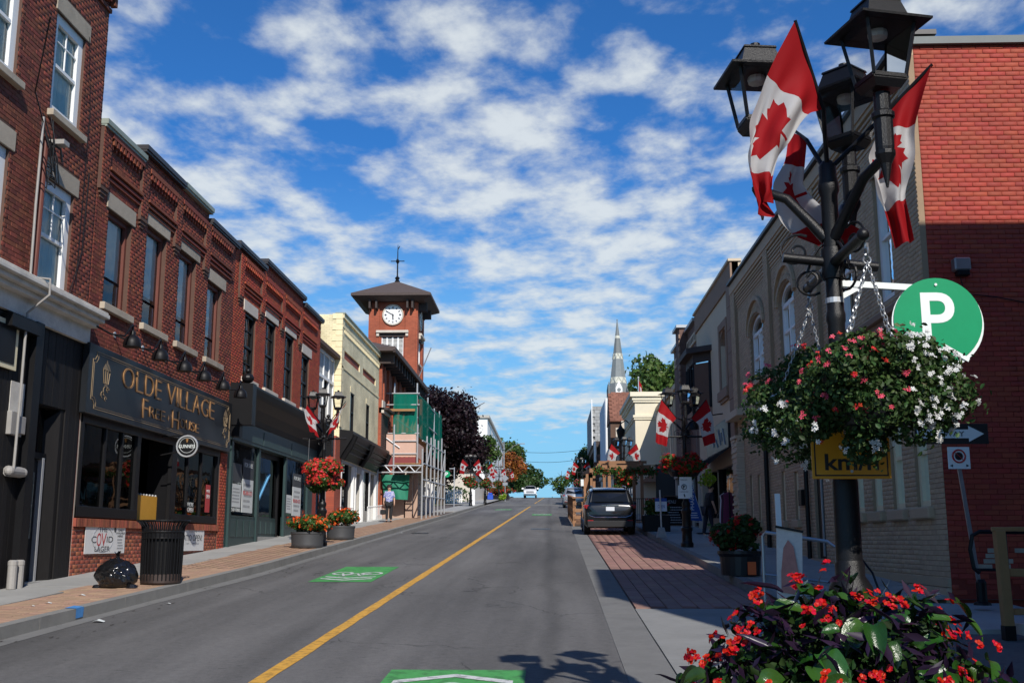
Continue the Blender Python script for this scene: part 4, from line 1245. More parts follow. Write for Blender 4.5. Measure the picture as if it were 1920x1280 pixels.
lettering('ONLY', WL, 21.22, 21.48, 1.90, 1.94, .038, 'print_dark', b1, th=.002); lettering('AVAILABLE', WL, 21.12, 21.54, 1.85, 1.885, .038, 'print_dark', b1, th=.002); lettering('HERE!', WL, 21.2, 21.46, 1.79, 1.83, .038, 'print_dark', b1, th=.002)
text_lines(WL, 21.18, 21.5, 1.55, 1.77, .038, 'print_grey', b1, 4); mb = MB(); mb.disc(WL.P(21.06, 1.93, .04), (1, 0, 0), .05, .004, 14); mb.build('badge', M['print_dark'], b1)
b2 = thing('vinyl_banner', 'white vinyl banner reading PATIO OPEN! half behind the litter bin', 'banner', (LX, 25.6, 1.5))
bx('sheet', WL, 24.66, 26.56, 1.49, 2.03, .036, .042, 'banner_white', b2)
lettering('PATIO OPEN!', WL, 24.95, 26.40, 1.72, 1.86, .044, 'print_dark', b2, th=.002); lettering('11am - 11pm Daily', WL, 25.20, 26.2, 1.63, 1.69, .044, 'print_grey', b2, th=.002); lettering('2019', WL, 25.4, 26.0, 1.92, 1.96, .044, 'print_grey', b2, th=.002)
# gooseneck lamps over the sign
goose = None
gp = [19.85, 21.35, 22.83, 24.19, 25.67, 27.15]
nm = ['first gooseneck lamp over the pub sign, nearest the black-boarded wall', 'second gooseneck lamp from the left over the pub sign', 'third gooseneck lamp from the left over the pub sign',
      'fourth gooseneck lamp from the left over the pub sign', 'fifth gooseneck lamp over the pub sign, above the second E of VILLAGE', 'last gooseneck lamp over the pub sign, beside the dark green shop cornice']
for i, u_ in enumerate(gp):
    if goose is None:
        t = thing('gooseneck_lamp', nm[0], 'wall lamp', (0, 0, 0), group='gooseneck lamps over the pub sign')
        mb = MB(); mb.tube([(.0, -.9, .26), (.12, -.85, .22), (.45, -.62, .04), (.60, -.35, .05), (.62, -.12, .28), (.60, .0, .34), (.60, .03, .28), (.60, .03, .2)], .018, 8); mb.build('arm', M['black'], t, smooth=60)
        mb = MB(); mb.disc((.01, -.9, .26), (1, 0, 0), .06, .03, 14); mb.build('wall_plate', M['galv'], t)
        mb = MB(); mb.lathe((.60, .03, 0), [(.165, -.09), (.168, -.02), (.15, .05), (.11, .11), (.05, .145), (.045, .20), (.03, .23)], 20); mb.build('shade', M['black'], t, smooth=50)
        t.location = (LX, u_, 5.42); goose = t
    else:
        copy_tree(goose, loc=(LX, u_, 5.42), label=nm[i])

# ---- dark green shop with bright red brick above
G_ = thing('brick_building', 'two-storey bright red brick building above a dark green shop front', 'building', (LX, 33.7, g(33.7)))
gw = [(29.35, 30.45, 6.20, 8.07), (31.58, 32.75, 6.20, 8.35), (33.98, 35.15, 6.20, 8.38), (36.40, 37.55, 6.20, 8.12)]
gl = [(29.15, 30.58, 8.07, 8.38), (31.42, 32.98, 8.35, 8.66), (33.88, 35.42, 8.38, 8.69), (36.30, 37.82, 8.12, 8.44)]
ornate_front(G_, 28.2, 39.3, [(28.75, 31.0), (31.0, 33.45), (33.45, 35.95), (35.95, 38.7)], gl, M['brick_bright'],
             [(28.2, 31.08, 9.70, 'coping_black'), (31.08, 36.3, 9.95, 'coping_black'), (36.3, 39.3, 9.76, 'coping_black')], M['mortar'], 0, gw, [], 5.75)
for (a, b, c, d), l in zip(gw, gl):
    sash(WL, G_, a, b, c, d, 'black', rec=.05, fw=.08, cols=2, rows=2, glass='glass_dark')
    bx('lintel', WL, l[0], l[1], l[2], l[3], -.02, .03, 'stone_pale', G_, bevel=.006); bx('sill', WL, a - .15, b + .25, c - .14, c, -.14, .10, 'stone_pale', G_, bevel=.01)
shell(G_, -20, LX - .001, 28.2, 39.3, 9.6, M['brick_bright'], M['roof'], '+x')
wall_sheet(WL, 28.2, 39.3, g(28) - .3, 5.75, [(28.55, 38.6, 1.2, 4.36)], .25, M['green_shop'], G_, 'shop_wall')
mb = MB()   # coved cornice
pr = [(.12, 4.95), (.16, 5.1), (.30, 5.35), (.48, 5.58), (.52, 5.66), (.56, 5.80), (.56, 5.86), (.0, 5.90), (.0, 4.95)]
n = len(pr); vs = [WL.P(28.3, z, d) for d, z in pr] + [WL.P(39.3, z, d) for d, z in pr]
mb.add(vs, [(i, (i+1) % n, n + (i+1) % n, n + i) for i in range(n)] + [tuple(range(n)), tuple(range(2*n-1, n-1, -1))]); mb.build('cornice', M['black'], G_)
for a in (28.25, 38.95):
    mb = MB(); wbox(mb, WL, a, a + .36, 4.75, 5.86, .0, .62); wbox(mb, WL, a + .04, a + .32, 4.45, 4.78, .0, .30)
    mb.sphere(WL.P(a + .18, 6.02, .42), .17, 12, 8, .8); mb.sphere(WL.P(a + .18, 6.22, .42), .07); mb.build('bracket', M['black'], G_)
mb = MB(); wbox(mb, WL, 28.3, 39.2, 4.38, 4.95, .0, .10)
fz = mb.build('fascia', M['green_shop'], G_)
for a, b in ((28.62, 31.4), (31.5, 34.9), (35.0, 38.5)): bx('fascia_panel', WL, a, b, 4.47, 4.86, .10, .115, 'green_shop2', fz)
for a, b in ((28.5, 28.68), (31.22, 31.42), (34.5, 34.70), (37.76, 38.5)): bx('post', WL, a, b, g(a) + .1, 4.38, -.02, .06, 'green_shop', G_)
bx('wall_end', WL, 38.5, 39.3, g(38), 4.4, .0, .02, 'brick_bright', G_)
def stall_riser(a, b, zt, d=.02):
    o = bx('stall_riser', WL, a, b, g(a), zt, -.1, d, 'green_shop', G_); n = max(2, int((b - a) / .62)); s = (b - a) / n
    for k in range(n): bx('panel', WL, a + k*s + .07, a + (k+1)*s - .07, g(b) + .28, zt - .1, d, d + .014, 'green_shop2', o, bevel=.005)
stall_riser(28.68, 31.22, 2.40); stall_riser(34.70, 37.76, 2.48, -.0)
bx('pane', WL, 28.68, 31.22, 2.44, 4.36, -.02, -.01, 'glass_dark', G_); bx('pane', WL, 34.70, 37.76, 2.5, 4.36, -.02, -.01, 'glass_dark', G_)
# recessed entrance
bx('pane', WL, 31.9, 34.3, 2.42, 4.3, -.20, -.19, 'glass_dark', G_); o_ = bx('stall_riser', WL, 31.6, 34.5, g(33), 2.42, -.24, -.17, 'green_shop', G_)
for k in range(4): bx('panel', WL, 31.9 + k*.62, 32.42 + k*.62, g(34) + .25, 2.3, -.17, -.155, 'green_shop2', o_)
mb = MB(); 
for a in (31.42, 32.0, 34.3): wbox(mb, WL, a, a + .12, g(33), 4.36, -.22, -.12)
wbox(mb, WL, 31.42, 34.5, 4.22, 4.36, -.22, -.12); mb.build('door_frame', M['black'], G_)
bx('entrance_floor', WL, 31.42, 34.5, g(32) + .05, g(33.5) + .19, -.25, .02, 'concrete', G_)
mb = MB(); wbox(mb, WL, 28.3, 39, 1.0, 4.6, -1.3, -1.2); mb.build('back_room', M['grey_stucco'], G_)
mb = MB(); wbox(mb, WL, 34.3, 34.9, 1.5, 4.3, -.50, -.44); mb.build('inner_door_frame', M['white'], G_)
mb = MB(); wbar(mb, WL, (32.1, 2.85, -.18), (33.4, 3.75, -.18), .06); mb.build('blue_tape', mat('blue_tape', (.12, .35, .6), .6), G_)
for (a, b, z0_, z1_, c_, bb) in ((28.78, 29.72, 2.62, 3.24, 'paper', .006), (29.85, 30.95, 2.5, 3.42, 'paper', .006), (29.85, 30.95, 3.42, 3.98, 'print_dark', .006), (28.75, 29.72, 3.3, 3.8, 'print_dark', .006),
                         (34.9, 35.7, 2.62, 3.2, 'paper', .006), (35.8, 37.0, 2.55, 3.5, 'paper', .006), (35.8, 37.0, 3.5, 3.95, 'print_dark', .006)):
    q = bx('poster', WL, a, b, z0_, z1_, -.012, -.002, c_, G_)
    if c_ == 'paper': text_lines(WL, a + .1, b - .1, z0_ + .1, z1_ - .08, 0.0, 'print_grey', q, 5, seed=int(a*10))
    if b - a > .9 and c_ == 'paper' and z1_ > 3.3: lettering('905-830-1273', WL, a + .08, b - .1, 2.98, 3.1, .001, 'print_red', q, th=.003)
    if c_ == 'print_dark' and a > 29: lettering('FOR SALE', WL, a + .12, b - .15, z1_ - .22, z1_ - .1, .001, 'sign_white', q, th=.003)
lettering('250/1000', WL, 28.76, 29.7, 2.50, 2.60, .0, 'sign_white', G_, th=.003)

# ---- narrow grey bay house
N_ = thing('narrow_house', 'narrow house with white-framed grey bay panels between red and yellow brick', 'building', (-8.9, 41.3, g(41.3)))
WN = W('x', -8.80, 1)
nh = [(41.35, 42.30, 6.30, 8.0)]
wall_sheet(WN, 39.3, 43.4, g(39) - .2, 9.05, nh + [(39.8, 42.4, 1.9, 4.2)], .2, M['bay_grey'], N_)
mb = MB()
for u_ in (39.32, 40.2, 41.28, 42.32, 43.2): wbox(mb, WN, u_, u_ + .10, 5.75, 8.98, 0, .05)
for z_ in (5.75, 7.95, 8.92): wbox(mb, WN, 39.32, 43.3, z_, z_ + .12, 0, .056)
mb.build('white_trim', M['white'], N_)
bx('gutter', WN, 39.3, 43.35, 9.05, 9.2, -.1, .28, 'wood_dark', N_)
sash(WN, N_, 41.38, 42.28, 6.32, 7.98, 'black', rec=.05, cols=2, rows=2, glass='glass_dark')
bx('shop_window', WN, 39.8, 42.4, 2.6, 4.2, -.1, -.08, 'glass_dark', N_); bx('riser', WN, 39.8, 42.4, 1.9, 2.6, -.1, .0, 'green_shop', N_)
bx('blue_frame', WN, 41.6, 41.75, 2.3, 4.2, -.05, .03, mat('pale_blue_frame', (.35, .55, .70), .6), N_)
shell(N_, -20, -8.81, 39.3, 43.4, 9.1, M['bay_grey'], M['roof'], '+x')
mb = MB()   # gable behind with white barge board
mb.add([(-13.0, 41.9, 9.0), (-9.5, 41.9, 9.0), (-9.5, 41.9, 10.45), (-13.0, 41.9, 12.0)] + [(-13.0, 43.3, 9.0), (-9.5, 43.3, 9.0), (-9.5, 43.3, 10.45), (-13.0, 43.3, 12.0)], [(0,1,2,3), (4,7,6,5), (1,5,6,2), (2,6,7,3)])
mb.build('gable', mat('green_siding', (.20, .25, .22), .8), N_)
mb = MB(); mb.obar((-13.2, 41.85, 9.05), (-9.45, 41.85, 9.05), .12, .1); mb.obar((-9.42, 41.86, 9.0), (-9.42, 41.86, 10.5), .2, .12); mb.obar((-9.3, 41.87, 10.35), (-13.2, 41.87, 12.15), .22, .12); mb.build('barge_board', M['white'], N_)

# ---- yellow brick building
Y_ = thing('brick_building', 'two-storey pale yellow brick building with red brick panels and black shop cornice', 'building', (LX, 48.4, g(48.4)))
yw = [(45.70, 46.50, 6.35, 8.02), (49.70, 50.52, 6.35, 8.02)]
yp = [(44.05, 47.8, 9.20, 9.55), (48.60, 52.3, 9.22, 9.55)]
wall_sheet(WL, 43.4, 53.3, 5.0, 10.95, yw + yp, .10, M['yellow_brick'], Y_)
WYs = W('y', 43.4, -1)
mb = MB(); mb.quad((-20, 43.395, 5), (LX, 43.395, 5), (LX, 43.395, 10.95), (-20, 43.395, 10.95)); mb.build('side_wall', M['yellow_brick_x'], Y_)
mb = MB()
for k in range(20): wbox(mb, WL, 43.36, 43.62 if k % 2 else 43.78, 6.3 + k*.235, 6.52 + k*.235, 0, .03); mb.box(-8.9 if k % 2 else -8.75, LX + .03, 43.365, 43.40, 6.3 + k*.235, 6.52 + k*.235)
mb.build('quoin', M['yellow_plain'], Y_)
for a, b, c, d in yp: bx('red_panel', WL, a, b, c, d, -.12, -.06, M['red_panel_brick'], Y_)
mb = MB(); wbox(mb, WL, 43.4, 53.3, 10.42, 10.50, 0, .05); wbox(mb, WL, 43.4, 53.3, 8.75, 8.82, 0, .03); wbox(mb, WL, 43.4, 53.3, 10.8, 10.97, 0, .08)
u = 43.8
while u < 53.1: wbox(mb, WL, u, u + .09, 10.24, 10.42, 0, .045); u += .2
mb.build('string_course', M['yellow_plain'], Y_)
bx('coping', WL, 43.38, 53.3, 10.97, 11.03, -.3, .12, 'coping_green', Y_)
for a, b, c, d in yw: sash(WL, Y_, a, b, c, d, 'black', rec=.0, fw=.05, glass='glass_dark')
for a, b, c, d in yw: bx('flat_arch', WL, a - .1, b + .1, d, d + .24, 0, .015, 'yellow_plain', Y_)
shell(Y_, -20, LX - .001, 43.41, 53.3, 10.9, M['yellow_brick'], M['roof'], '+x-y')
wall_sheet(WL, 43.4, 53.3, g(43) - .3, 5.0, [(44.0, 46.8, 2.9, 4.9), (47.3, 49.0, 2.4, 4.7), (49.3, 51.0, 3.1, 4.9), (51.4, 52.9, 2.6, 4.9)], .35, M['grey_stucco'], Y_, 'shop_wall')
bx('brick_pier', WL, 42.6, 43.9, g(43), 5.85, -.35, .03, M['red_panel_brick'], Y_)
mb = MB(); pr = [(.05, 5.05), (.12, 5.2), (.34, 5.55), (.52, 5.85), (.56, 6.02), (.56, 6.12), (0, 6.2), (0, 5.05)]
n = len(pr); vs = [WL.P(43.5, z, d) for d, z in pr] + [WL.P(53.6, z, d) for d, z in pr]
mb.add(vs, [(i, (i+1) % n, n + (i+1) % n, n + i) for i in range(n)] + [tuple(range(n)), tuple(range(2*n-1, n-1, -1))]); mb.build('cornice', M['black'], Y_)
mb = MB()
for u_ in (43.5, 47.9, 53.2):
    mb.tube([WL.P(u_ + .2, 5.0, .1), WL.P(u_ + .2, 5.2, .22), WL.P(u_ + .2, 5.5, .42), WL.P(u_ + .2, 5.95, .62)], .12, 8)
for k, z_ in enumerate((5.3, 5.5, 5.7)): wbox(mb, WL, 43.8, 53.1, z_, z_ + .04, .1, .30 + k*.12)
mb.build('bracket', M['black'], Y_)
mb = MB()
for u_ in (43.98, 46.8, 47.3, 48.96, 49.25, 51.0, 52.9): wbox(mb, WL, u_ - .06, u_ + .06, g(u_), 4.9, -.08, .05)
mb.build('white_post', M['white'], Y_)
for a, b, c in ((44.0, 45.7, 3.05), (49.3, 51.0, 3.1)): fr = bx('pane', WL, a, b, c, 4.9, -.1, -.08, 'glass_dark', Y_); bx('pane_frame', WL, b - .1, b, c, 4.9, -.1, .0, 'black', fr)
bx('door', WL, 47.45, 48.85, 2.4, 4.6, -.3, -.25, 'white', Y_)
for a, b, c, d in ((45.7, 46.8, 2.9, 4.9), (51.4, 52.9, 2.6, 4.9)): bx('splayed_panel', WL, a, b, c, d, -.3, -.2, 'grey_stucco', Y_)
mb = MB()
u = 48.9
while u < 53.2: wbox(mb, WL, u, u + .035, g(u), g(u) + .85, .3, .32); u += .3
mb.obar(WL.P(48.9, g(48.9) + .8, .31), WL.P(53.2, g(53.2) + .8, .31), .03)
f_ = thing('low_railing', 'low white picket railing in front of the yellow brick shop', 'railing', (-8.2, 51, g(51))); mb.build('pickets', M['white'], f_, kind='stuff')

# ---- town hall with clock tower
H_ = thing('town_hall', 'red brick town hall with square clock tower and dark overhanging eaves', 'building', (LX, 62, g(62)))
hw = [(u_, u_ + .8, 6.3, 9.6) for u_ in (54.9, 56.9, 58.9, 60.9, 62.9, 64.9)]
wall_sheet(WL, 53.5, 67.0, g(53) - .3, 10.9, hw, .25, M['tower_brick'], H_)
mb = MB()
for u_ in [53.5, 54.3] + [55.95 + 2*k for k in range(6)]: wbox(mb, WL, u_, u_ + .35, 3, 10.6, 0, .12)
mb.build('buttress', M['tower_brick'], H_)
for h in hw: sash(WL, H_, *h, 'brown_frame', rec=.01, fw=.08, glass='glass_dark')
mb = MB(); mb.quad((-20, 53.5, 3), (LX, 53.5, 3), (LX, 53.5, 10.9), (-20, 53.5, 10.9)); mb.build('side_wall', M['tower_brick_x'], H_)
mb = MB(); wbox(mb, WL, 53.5, 55.8, 8.05, 8.30, 0, .25); wbox(mb, WL, 53.6, 54.4, 8.3, 8.7, 0, .18); mb.build('stone_shoulder', M['stone_pale'], H_)
mb = MB()
for k in range(22): wbox(mb, WL, 53.6, 55.6, 5.7 + k*.11, 5.79 + k*.11, 0.12, .16)
mb.build('clapboard', M['brown_eave'], H_, kind='stuff')
bx('hood', WL, 53.5, 55.9, 8.2, 8.32, 0, .45, 'brown_eave', H_)
mb = MB()
e = .9
mb.add([(LX+e, 52.6, 11.05), (LX+e, 68.0, 11.05), (-20, 68, 11.05), (-20, 52.6, 11.05), (LX+e, 52.6, 11.25), (LX+e, 68.0, 11.25), (-20, 68, 11.25), (-20, 52.6, 11.25), (-12.5, 57.0, 12.9), (-12.5, 64, 12.9)],
       [(3,2,1,0), (0,1,5,4), (3,0,4,7), (4,5,9,8), (7,4,8), (1,2,6,5), (5,6,9)])
mb.build('roof', M['shingle_dark'], H_)
mb = MB()
for k in range(14): wbox(mb, WL, 53.2 + k*1.05, 53.36 + k*1.05, 10.5, 11.05, 0, .75)
wbox(mb, WL, 52.6, 68, 10.98, 11.08, .78, .92); mb.build('eaves_bracket', M['brown_eave'], H_)
# the tower
TX0, TX1, TY0, TY1 = -11.42, -8.40, 67.0, 70.6
WTf = W('y', TY0, -1); WTs = W('x', TX1, 1)
wall_sheet(WTf, TX0, TX1, 3, 16.9, [(-10.58, -9.18, 13.0, 14.50)], .25, M['tower_brick_x'], H_, 'tower_wall')
wall_sheet(WTs, TY0, TY1, 3, 16.9, [(68.1, 69.6, 13.0, 14.50)], .25, M['tower_brick'], H_, 'tower_wall')
mb = MB(); mb.quad((TX0, TY0, 3), (TX0, TY0, 16.9), (TX0, TY1, 16.9), (TX0, TY1, 3)); mb.quad((TX0, TY1, 3), (TX0, TY1, 16.9), (TX1, TY1, 16.9), (TX1, TY1, 3)); mb.build('tower_wall', M['tower_brick'], H_)
mb = MB()
for a, b in ((TX0, TX0 + .68), (TX1 - .68, TX1)): wbox(mb, WTf, a, b, 3, 16.85, 0, .10)
for a, b in ((TY0, TY0 + .75), (TY1 - .75, TY1)): wbox(mb, WTs, a, b, 3, 16.85, 0, .10)
mb.build('corner_pilaster', M['tower_brick_x'], H_)
for (w_, c_) in ((WTf, -9.88), (WTs, 68.85)):
    wd = .70
    cz = 15.90
    cen = Vector(w_.P(c_, cz, .03)); nv = Vector(w_.P(0, 0, 1)) - Vector(w_.P(0, 0, 0))
    mb = MB(); mb.disc(cen, nv, .66, .08, 36); cl = mb.build('clock', M['stone_pale'], H_)
    mb = MB(); mb.ring(cen + nv * .05, nv, .64, .045, 36, 6); mb.build('clock_rim', M['stone_pale'], cl)
    mb = MB(); mb.disc(cen + nv * .045, nv, .585, .02, 36); mb.build('clock_dial', mat('clock_face', (.80, .80, .80), .5, var=.02), cl)
    up = Vector((0, 0, 1)); sd = nv.cross(up) * -1 if w_.ax == 'y' else Vector((0, 1, 0))
    if w_.ax == 'y': sd = Vector((1, 0, 0))
    mb = MB()
    for k in range(12):
        a = math.pi * 2 * k / 12; dr = sd * math.sin(a) + up * math.cos(a); tn = nv.cross(dr)
        for q in ((-.03, 0, .03) if k % 3 else (-.045, -.015, .015, .045)):
            p_ = cen + nv * .062 + tn * q
            mb.obar(p_ + dr * .40, p_ + dr * .53, .016, .012, up=tuple(nv))
    mb.build('numeral', M['sign_black'], cl)
    mb = MB()
    a = math.radians(300); dr = sd * math.sin(a) + up * math.cos(a); mb.obar(cen + nv*.075 - dr*.08, cen + nv*.075 + dr * .48, .045, .015, up=tuple(nv))
    a = math.radians(176); dr = sd * math.sin(a) + up * math.cos(a); mb.obar(cen + nv*.085 - dr*.06, cen + nv*.085 + dr * .31, .07, .015, up=tuple(nv))
    mb.build('clock_hand', M['sign_black'], cl)
    # louvred opening
    a0, a1 = (c_ - .70, c_ + .70)
    bx('stone_hood', w_, c_ - 1.03, c_ + 1.03, 14.72, 14.88, -.05, .28, 'stone_pale', H_, bevel=.02); bx('lintel_beam', w_, c_ - .8, c_ + .8, 14.50, 14.72, -.05, .06, 'brown_eave', H_)
    mb = MB()
    for s in (-1, 1): wbox(mb, w_, c_ + s*.93 - .08, c_ + s*.93 + .08, 14.52, 14.72, 0, .2)
    mb.build('hood_corbel', M['stone_pale'], H_)
    mb = MB()
    for k in range(5):
        u_ = a0 + k * (a1 - a0) / 4
        wbox(mb, w_, u_ - .05, u_ + .05, 13.0, 14.5, -.14, -.04)
    lv = mb.build('louvre_frame', M['white'], H_)
    mb = MB()
    for k in range(18):
        z_ = 13.04 + k * .081
        p0, p1 = w_.P(a0 + .04, z_, -.06), w_.P(a1 - .04, z_, -.06); q0, q1 = w_.P(a0 + .04, z_ + .05, -.12), w_.P(a1 - .04, z_ + .05, -.12)
        mb.quad(p0, p1, q1, q0)
    mb.build('louvre_slat', M['white'], lv)
    bx('stone_sill', w_, a0 - .05, a1 + .05, 12.88, 13.0, -.1, .10, 'stone_pale', H_); bx('louvre_back', w_, a0, a1, 13.0, 14.5, -.24, -.2, 'interior', H_)
    mb = MB()
    for u_ in (c_ - 1.42, c_ - 1.0, c_ + .98, c_ + 1.30):
        wbox(mb, w_, u_ - .06, u_ + .06, 16.25, 16.95, 0, .62); wbox(mb, w_, u_ - .07, u_ + .07, 16.20, 16.42, .0, .2)
    mb.build('eaves_bracket', M['brown_eave'], H_)
ex = 1.02
mb = MB()
cx_, cy_ = (TX0 + TX1) / 2, (TY0 + TY1) / 2
x0, x1, y0, y1 = TX0 - ex, TX1 + ex, TY0 - ex, TY1 + ex
mb.add([(x0,y0,16.98),(x1,y0,16.98),(x1,y1,16.98),(x0,y1,16.98),(x0,y0,17.14),(x1,y0,17.14),(x1,y1,17.14),(x0,y1,17.14),(cx_,cy_,18.55),
        (x0+.5,y0+.5,16.75),(x1-.5,y0+.5,16.75),(x1-.5,y1-.5,16.75),(x0+.5,y1-.5,16.75)],
       [(0,1,5,4),(1,2,6,5),(2,3,7,6),(3,0,4,7),(4,5,8),(5,6,8),(6,7,8),(7,4,8),(0,9,10,1),(1,10,11,2),(2,11,12,3),(3,12,9,0),(9,12,11,10)])
mb.build('tower_roof', M['shingle_dark'], H_)
mb = MB(); c0 = (cx_, cy_, 18.45)
mb.lathe(c0, [(.16, 0), (.18, .1), (.10, .2), (.17, .32), (.07, .42), (.05, .5), (.045, 1.3), (.12, 1.42), (.12, 1.5), (.035, 1.62), (.03, 2.1), (.012, 2.6)], 10)
mb.obar((cx_ - .45, cy_, 19.92), (cx_ + .45, cy_, 19.92), .05); mb.obar((cx_, cy_ - .45, 19.92), (cx_, cy_ + .45, 19.92), .05); mb.obar((cx_, cy_, 20.7), (cx_ + .12, cy_, 20.95), .05)
mb.build('weathervane', M['black_iron'], H_)
fp = thing('slanted_pole', 'thin pale flagpole slanting up beside the clock tower', 'pole', (-8.4, 68, 11.5)); mb = MB(); mb.tube([(-8.4, 67.0, 11.3), (-7.3, 66.0, 13.6)], .035, 6); mb.build('pole', M['galv'], fp)

# ---- scaffolding on the town hall
SC = thing('scaffold', 'galvanised scaffold over the pavement beside the town hall, wrapped in green net', 'scaffold', (-7.2, 58, g(58)))
def tubes(name, segs, r, m):
    for a, b in segs:
        mb = MB(); mb.tube([a, b], r, 6); mb.build(name, M[m], SC)
sx0, sx1 = -8.42, -6.22
ups = []
for y_, zt in ((53.0, 6.2), (54.9, 7.0), (56.8, 7.1), (58.7, 7.2), (60.6, 7.3), (62.5, 7.6), (64.4, 7.1)): ups.append(((sx1, y_, g(y_) + .15), (sx1, y_, zt)))
ups += [((sx0, 53, g(53) + .15), (sx0, 53, 5.5)), ((-6.9, 56.0, 5.4), (-6.9, 56.0, 9.9)), ((-8.1, 56.0, 5.4), (-8.1, 56.0, 9.9)), ((-6.9, 61, 6), (-6.9, 61, 9.8)), ((-6.9, 64.5, 6), (-6.9, 64.5, 9.6)), ((-6.9, 67.6, 6.6), (-6.9, 67.6, 9.8)), ((-6.7, 54.8, 5.4), (-6.7, 54.8, 7.6)), ((-7.9, 54.8, 5.0), (-7.9, 54.8, 7.6))]
tubes('standard', ups, .045, 'galv')
hz_ = [((sx0, 53, 5.05), (sx1, 53, 5.05)), ((sx0, 53, 5.38), (sx1, 53, 5.38)), ((-8.5, 55.9, 9.35), (-6.75, 55.9, 9.35)), ((-8.6, 55.9, 8.75), (-6.75, 55.9, 8.75)), ((-8.6, 55.9, 7.25), (-6.75, 55.9, 7.25)), ((-6.7, 54.8, 6.75), (-8.0, 54.8, 6.75)), ((-6.7, 54.8, 6.1), (-8.0, 54.8, 6.1))]
for z_ in (3.9, 4.7, 5.5, 6.6): hz_.append(((sx1, 53, z_), (sx1, 64.6, z_ + .3)))
hz_ += [((-6.88, 56, 9.35), (-6.88, 67.8, 9.35)), ((-6.88, 56, 8.1), (-6.88, 67.8, 8.2)), ((-6.88, 56, 7.2), (-6.88, 67.8, 7.0))]
tubes('ledger', hz_, .036, 'galv')
dg_ = []
for k in range(6):
    xa = sx0 + .35 + k * .30; dg_.append(((xa, 53, 5.05 if k % 2 else 5.38), (xa + .30, 53, 5.38 if k % 2 else 5.05)))
dg_ += [((-8.1, 56, 8.1), (-6.95, 56, 7.3)), ((sx1, 54.9, 5.4), (sx1, 56.8, 6.7)), ((sx1, 60.6, 3.8), (sx1, 62.5, 5.4)), ((sx1, 62.5, 5.2), (sx1, 64.4, 6.8)), ((-8.3, 54.8, 6.9), (-7.6, 54.8, 6.4))]
tubes('brace', dg_, .03, 'galv')
for z_, y0_, y1_, x0_, x1_ in ((5.45, 53, 64.5, -7.6, -6.3), (7.22, 56, 67.5, -8.0, -6.95)):
    for k in range(5):
        w_ = (x1_ - x0_) / 5; mb = MB(); mb.box(x0_ + k*w_ + .01, x0_ + (k+1)*w_ - .01, y0_, y1_, z_, z_ + .05); mb.build('plank', M['wood_pale'], SC)
mb = MB(); mb.box(-8.5, -6.95, 55.6, 55.75, 8.38, 8.5); mb.build('plank', M['wood_pale'], SC)
mb = MB(); mb.box(-8.3, -6.78, 54.85, 54.93, 6.12, 7.1); mb.build('hoarding_board', M['pink_board'], SC)
mb = MB(); mb.box(-8.3, -6.78, 54.84, 54.90, 5.95, 6.10); mb.box(-6.80, -6.74, 54.9, 58, 5.95, 6.7); mb.build('hoarding_board', M['pink_board'], SC)
mb = MB(); mb.box(-8.3, -6.78, 54.82, 54.92, 5.45, 5.92); mb.build('hoarding_board', M['maroon_board'], SC)
for i, (a, b) in enumerate(((-8.4, -8.05), (-8.03, -7.35), (-7.33, -6.98), (-6.96, -6.75))):
    mb = MB(); mb.gbox(a, b, 54.6 + i*.35, 54.66 + i*.35, .15, 2.15 if i < 3 else 3.0); mb.build('plywood_sheet', M['plywood'], SC)
mb = MB(); mb.gbox(-7.0, -6.95, 55.8, 57.4, .15, 2.3); mb.build('plywood_sheet', M['plywood'], SC)
def cloth_sheet(pts4, nu, nv, amp, name, m, seed=0, kind=None, label=None):
    rr = np.random.default_rng(seed); A, Bq, C_, D_ = [np.array(p, float) for p in pts4]
    u, v = np.meshgrid(np.linspace(0, 1, nu), np.linspace(0, 1, nv), indexing='ij')
    P_ = (A[None,None]*(1-u)[...,None]*(1-v)[...,None] + Bq*(u*(1-v))[...,None] + C_*(u*v)[...,None] + D_*((1-u)*v)[...,None])
    nrm = np.cross(Bq - A, D_ - A); nrm /= np.linalg.norm(nrm)
    wv = np.zeros_like(u)
    for k in range(7):
        f1, f2, p_ = rr.uniform(3, 14), rr.uniform(-5, 5), rr.uniform(0, 6)
        wv += np.sin(u*f1 + v*f2 + p_) / (1 + k*.3)
    P_ += nrm * (wv * amp)[..., None]
    idx = np.arange(nu*nv).reshape(nu, nv)
    F = np.stack([idx[:-1,:-1], idx[1:,:-1], idx[1:,1:], idx[:-1,1:]], -1).reshape(-1, 4)
    o = mesh_np(name, P_.reshape(-1, 3), F, m, SC, label=label); smooth_mesh(o.data, 180); return o
cloth_sheet([(-8.12, 55.85, 9.32), (-6.86, 55.85, 9.30), (-6.86, 55.85, 7.15), (-8.12, 55.85, 7.2)], 30, 20, .018, 'debris_net', M['net'], 1)
cloth_sheet([(-6.83, 55.9, 9.28), (-6.80, 67.8, 9.55), (-6.80, 67.8, 6.6), (-6.83, 55.9, 7.1)], 60, 20, .05, 'debris_net', M['net'], 2)
green_solid = mat('green_tarpaulin', (.008, .17, .10), .7, var=.1)
cloth_sheet([(-8.40, 54.0, 5.0), (-6.95, 54.0, 5.0), (-7.05, 54.0, 3.75), (-8.2, 54.0, 3.8)], 30, 14, .03, 'tarpaulin', green_solid, 3)
st = thing('stone_pier', 'rough pale stone block wall under the scaffold', 'wall', (-7.6, 60, g(60)))
mb_rr = random.Random(5)
for r_ in range(8):
    for c_ in range(5):
        y_ = 57.6 + c_*1.3 + (r_ % 2)*.5; z_ = g(60) + .15 + r_*.30
        mb = MB(); mb.box(-7.75, -7.35 + mb_rr.uniform(0, .03), y_ + .02, y_ + 1.28, z_ + .01, z_ + .29); mb.build('stone', M['stone_pale'], st, bevel=.02)

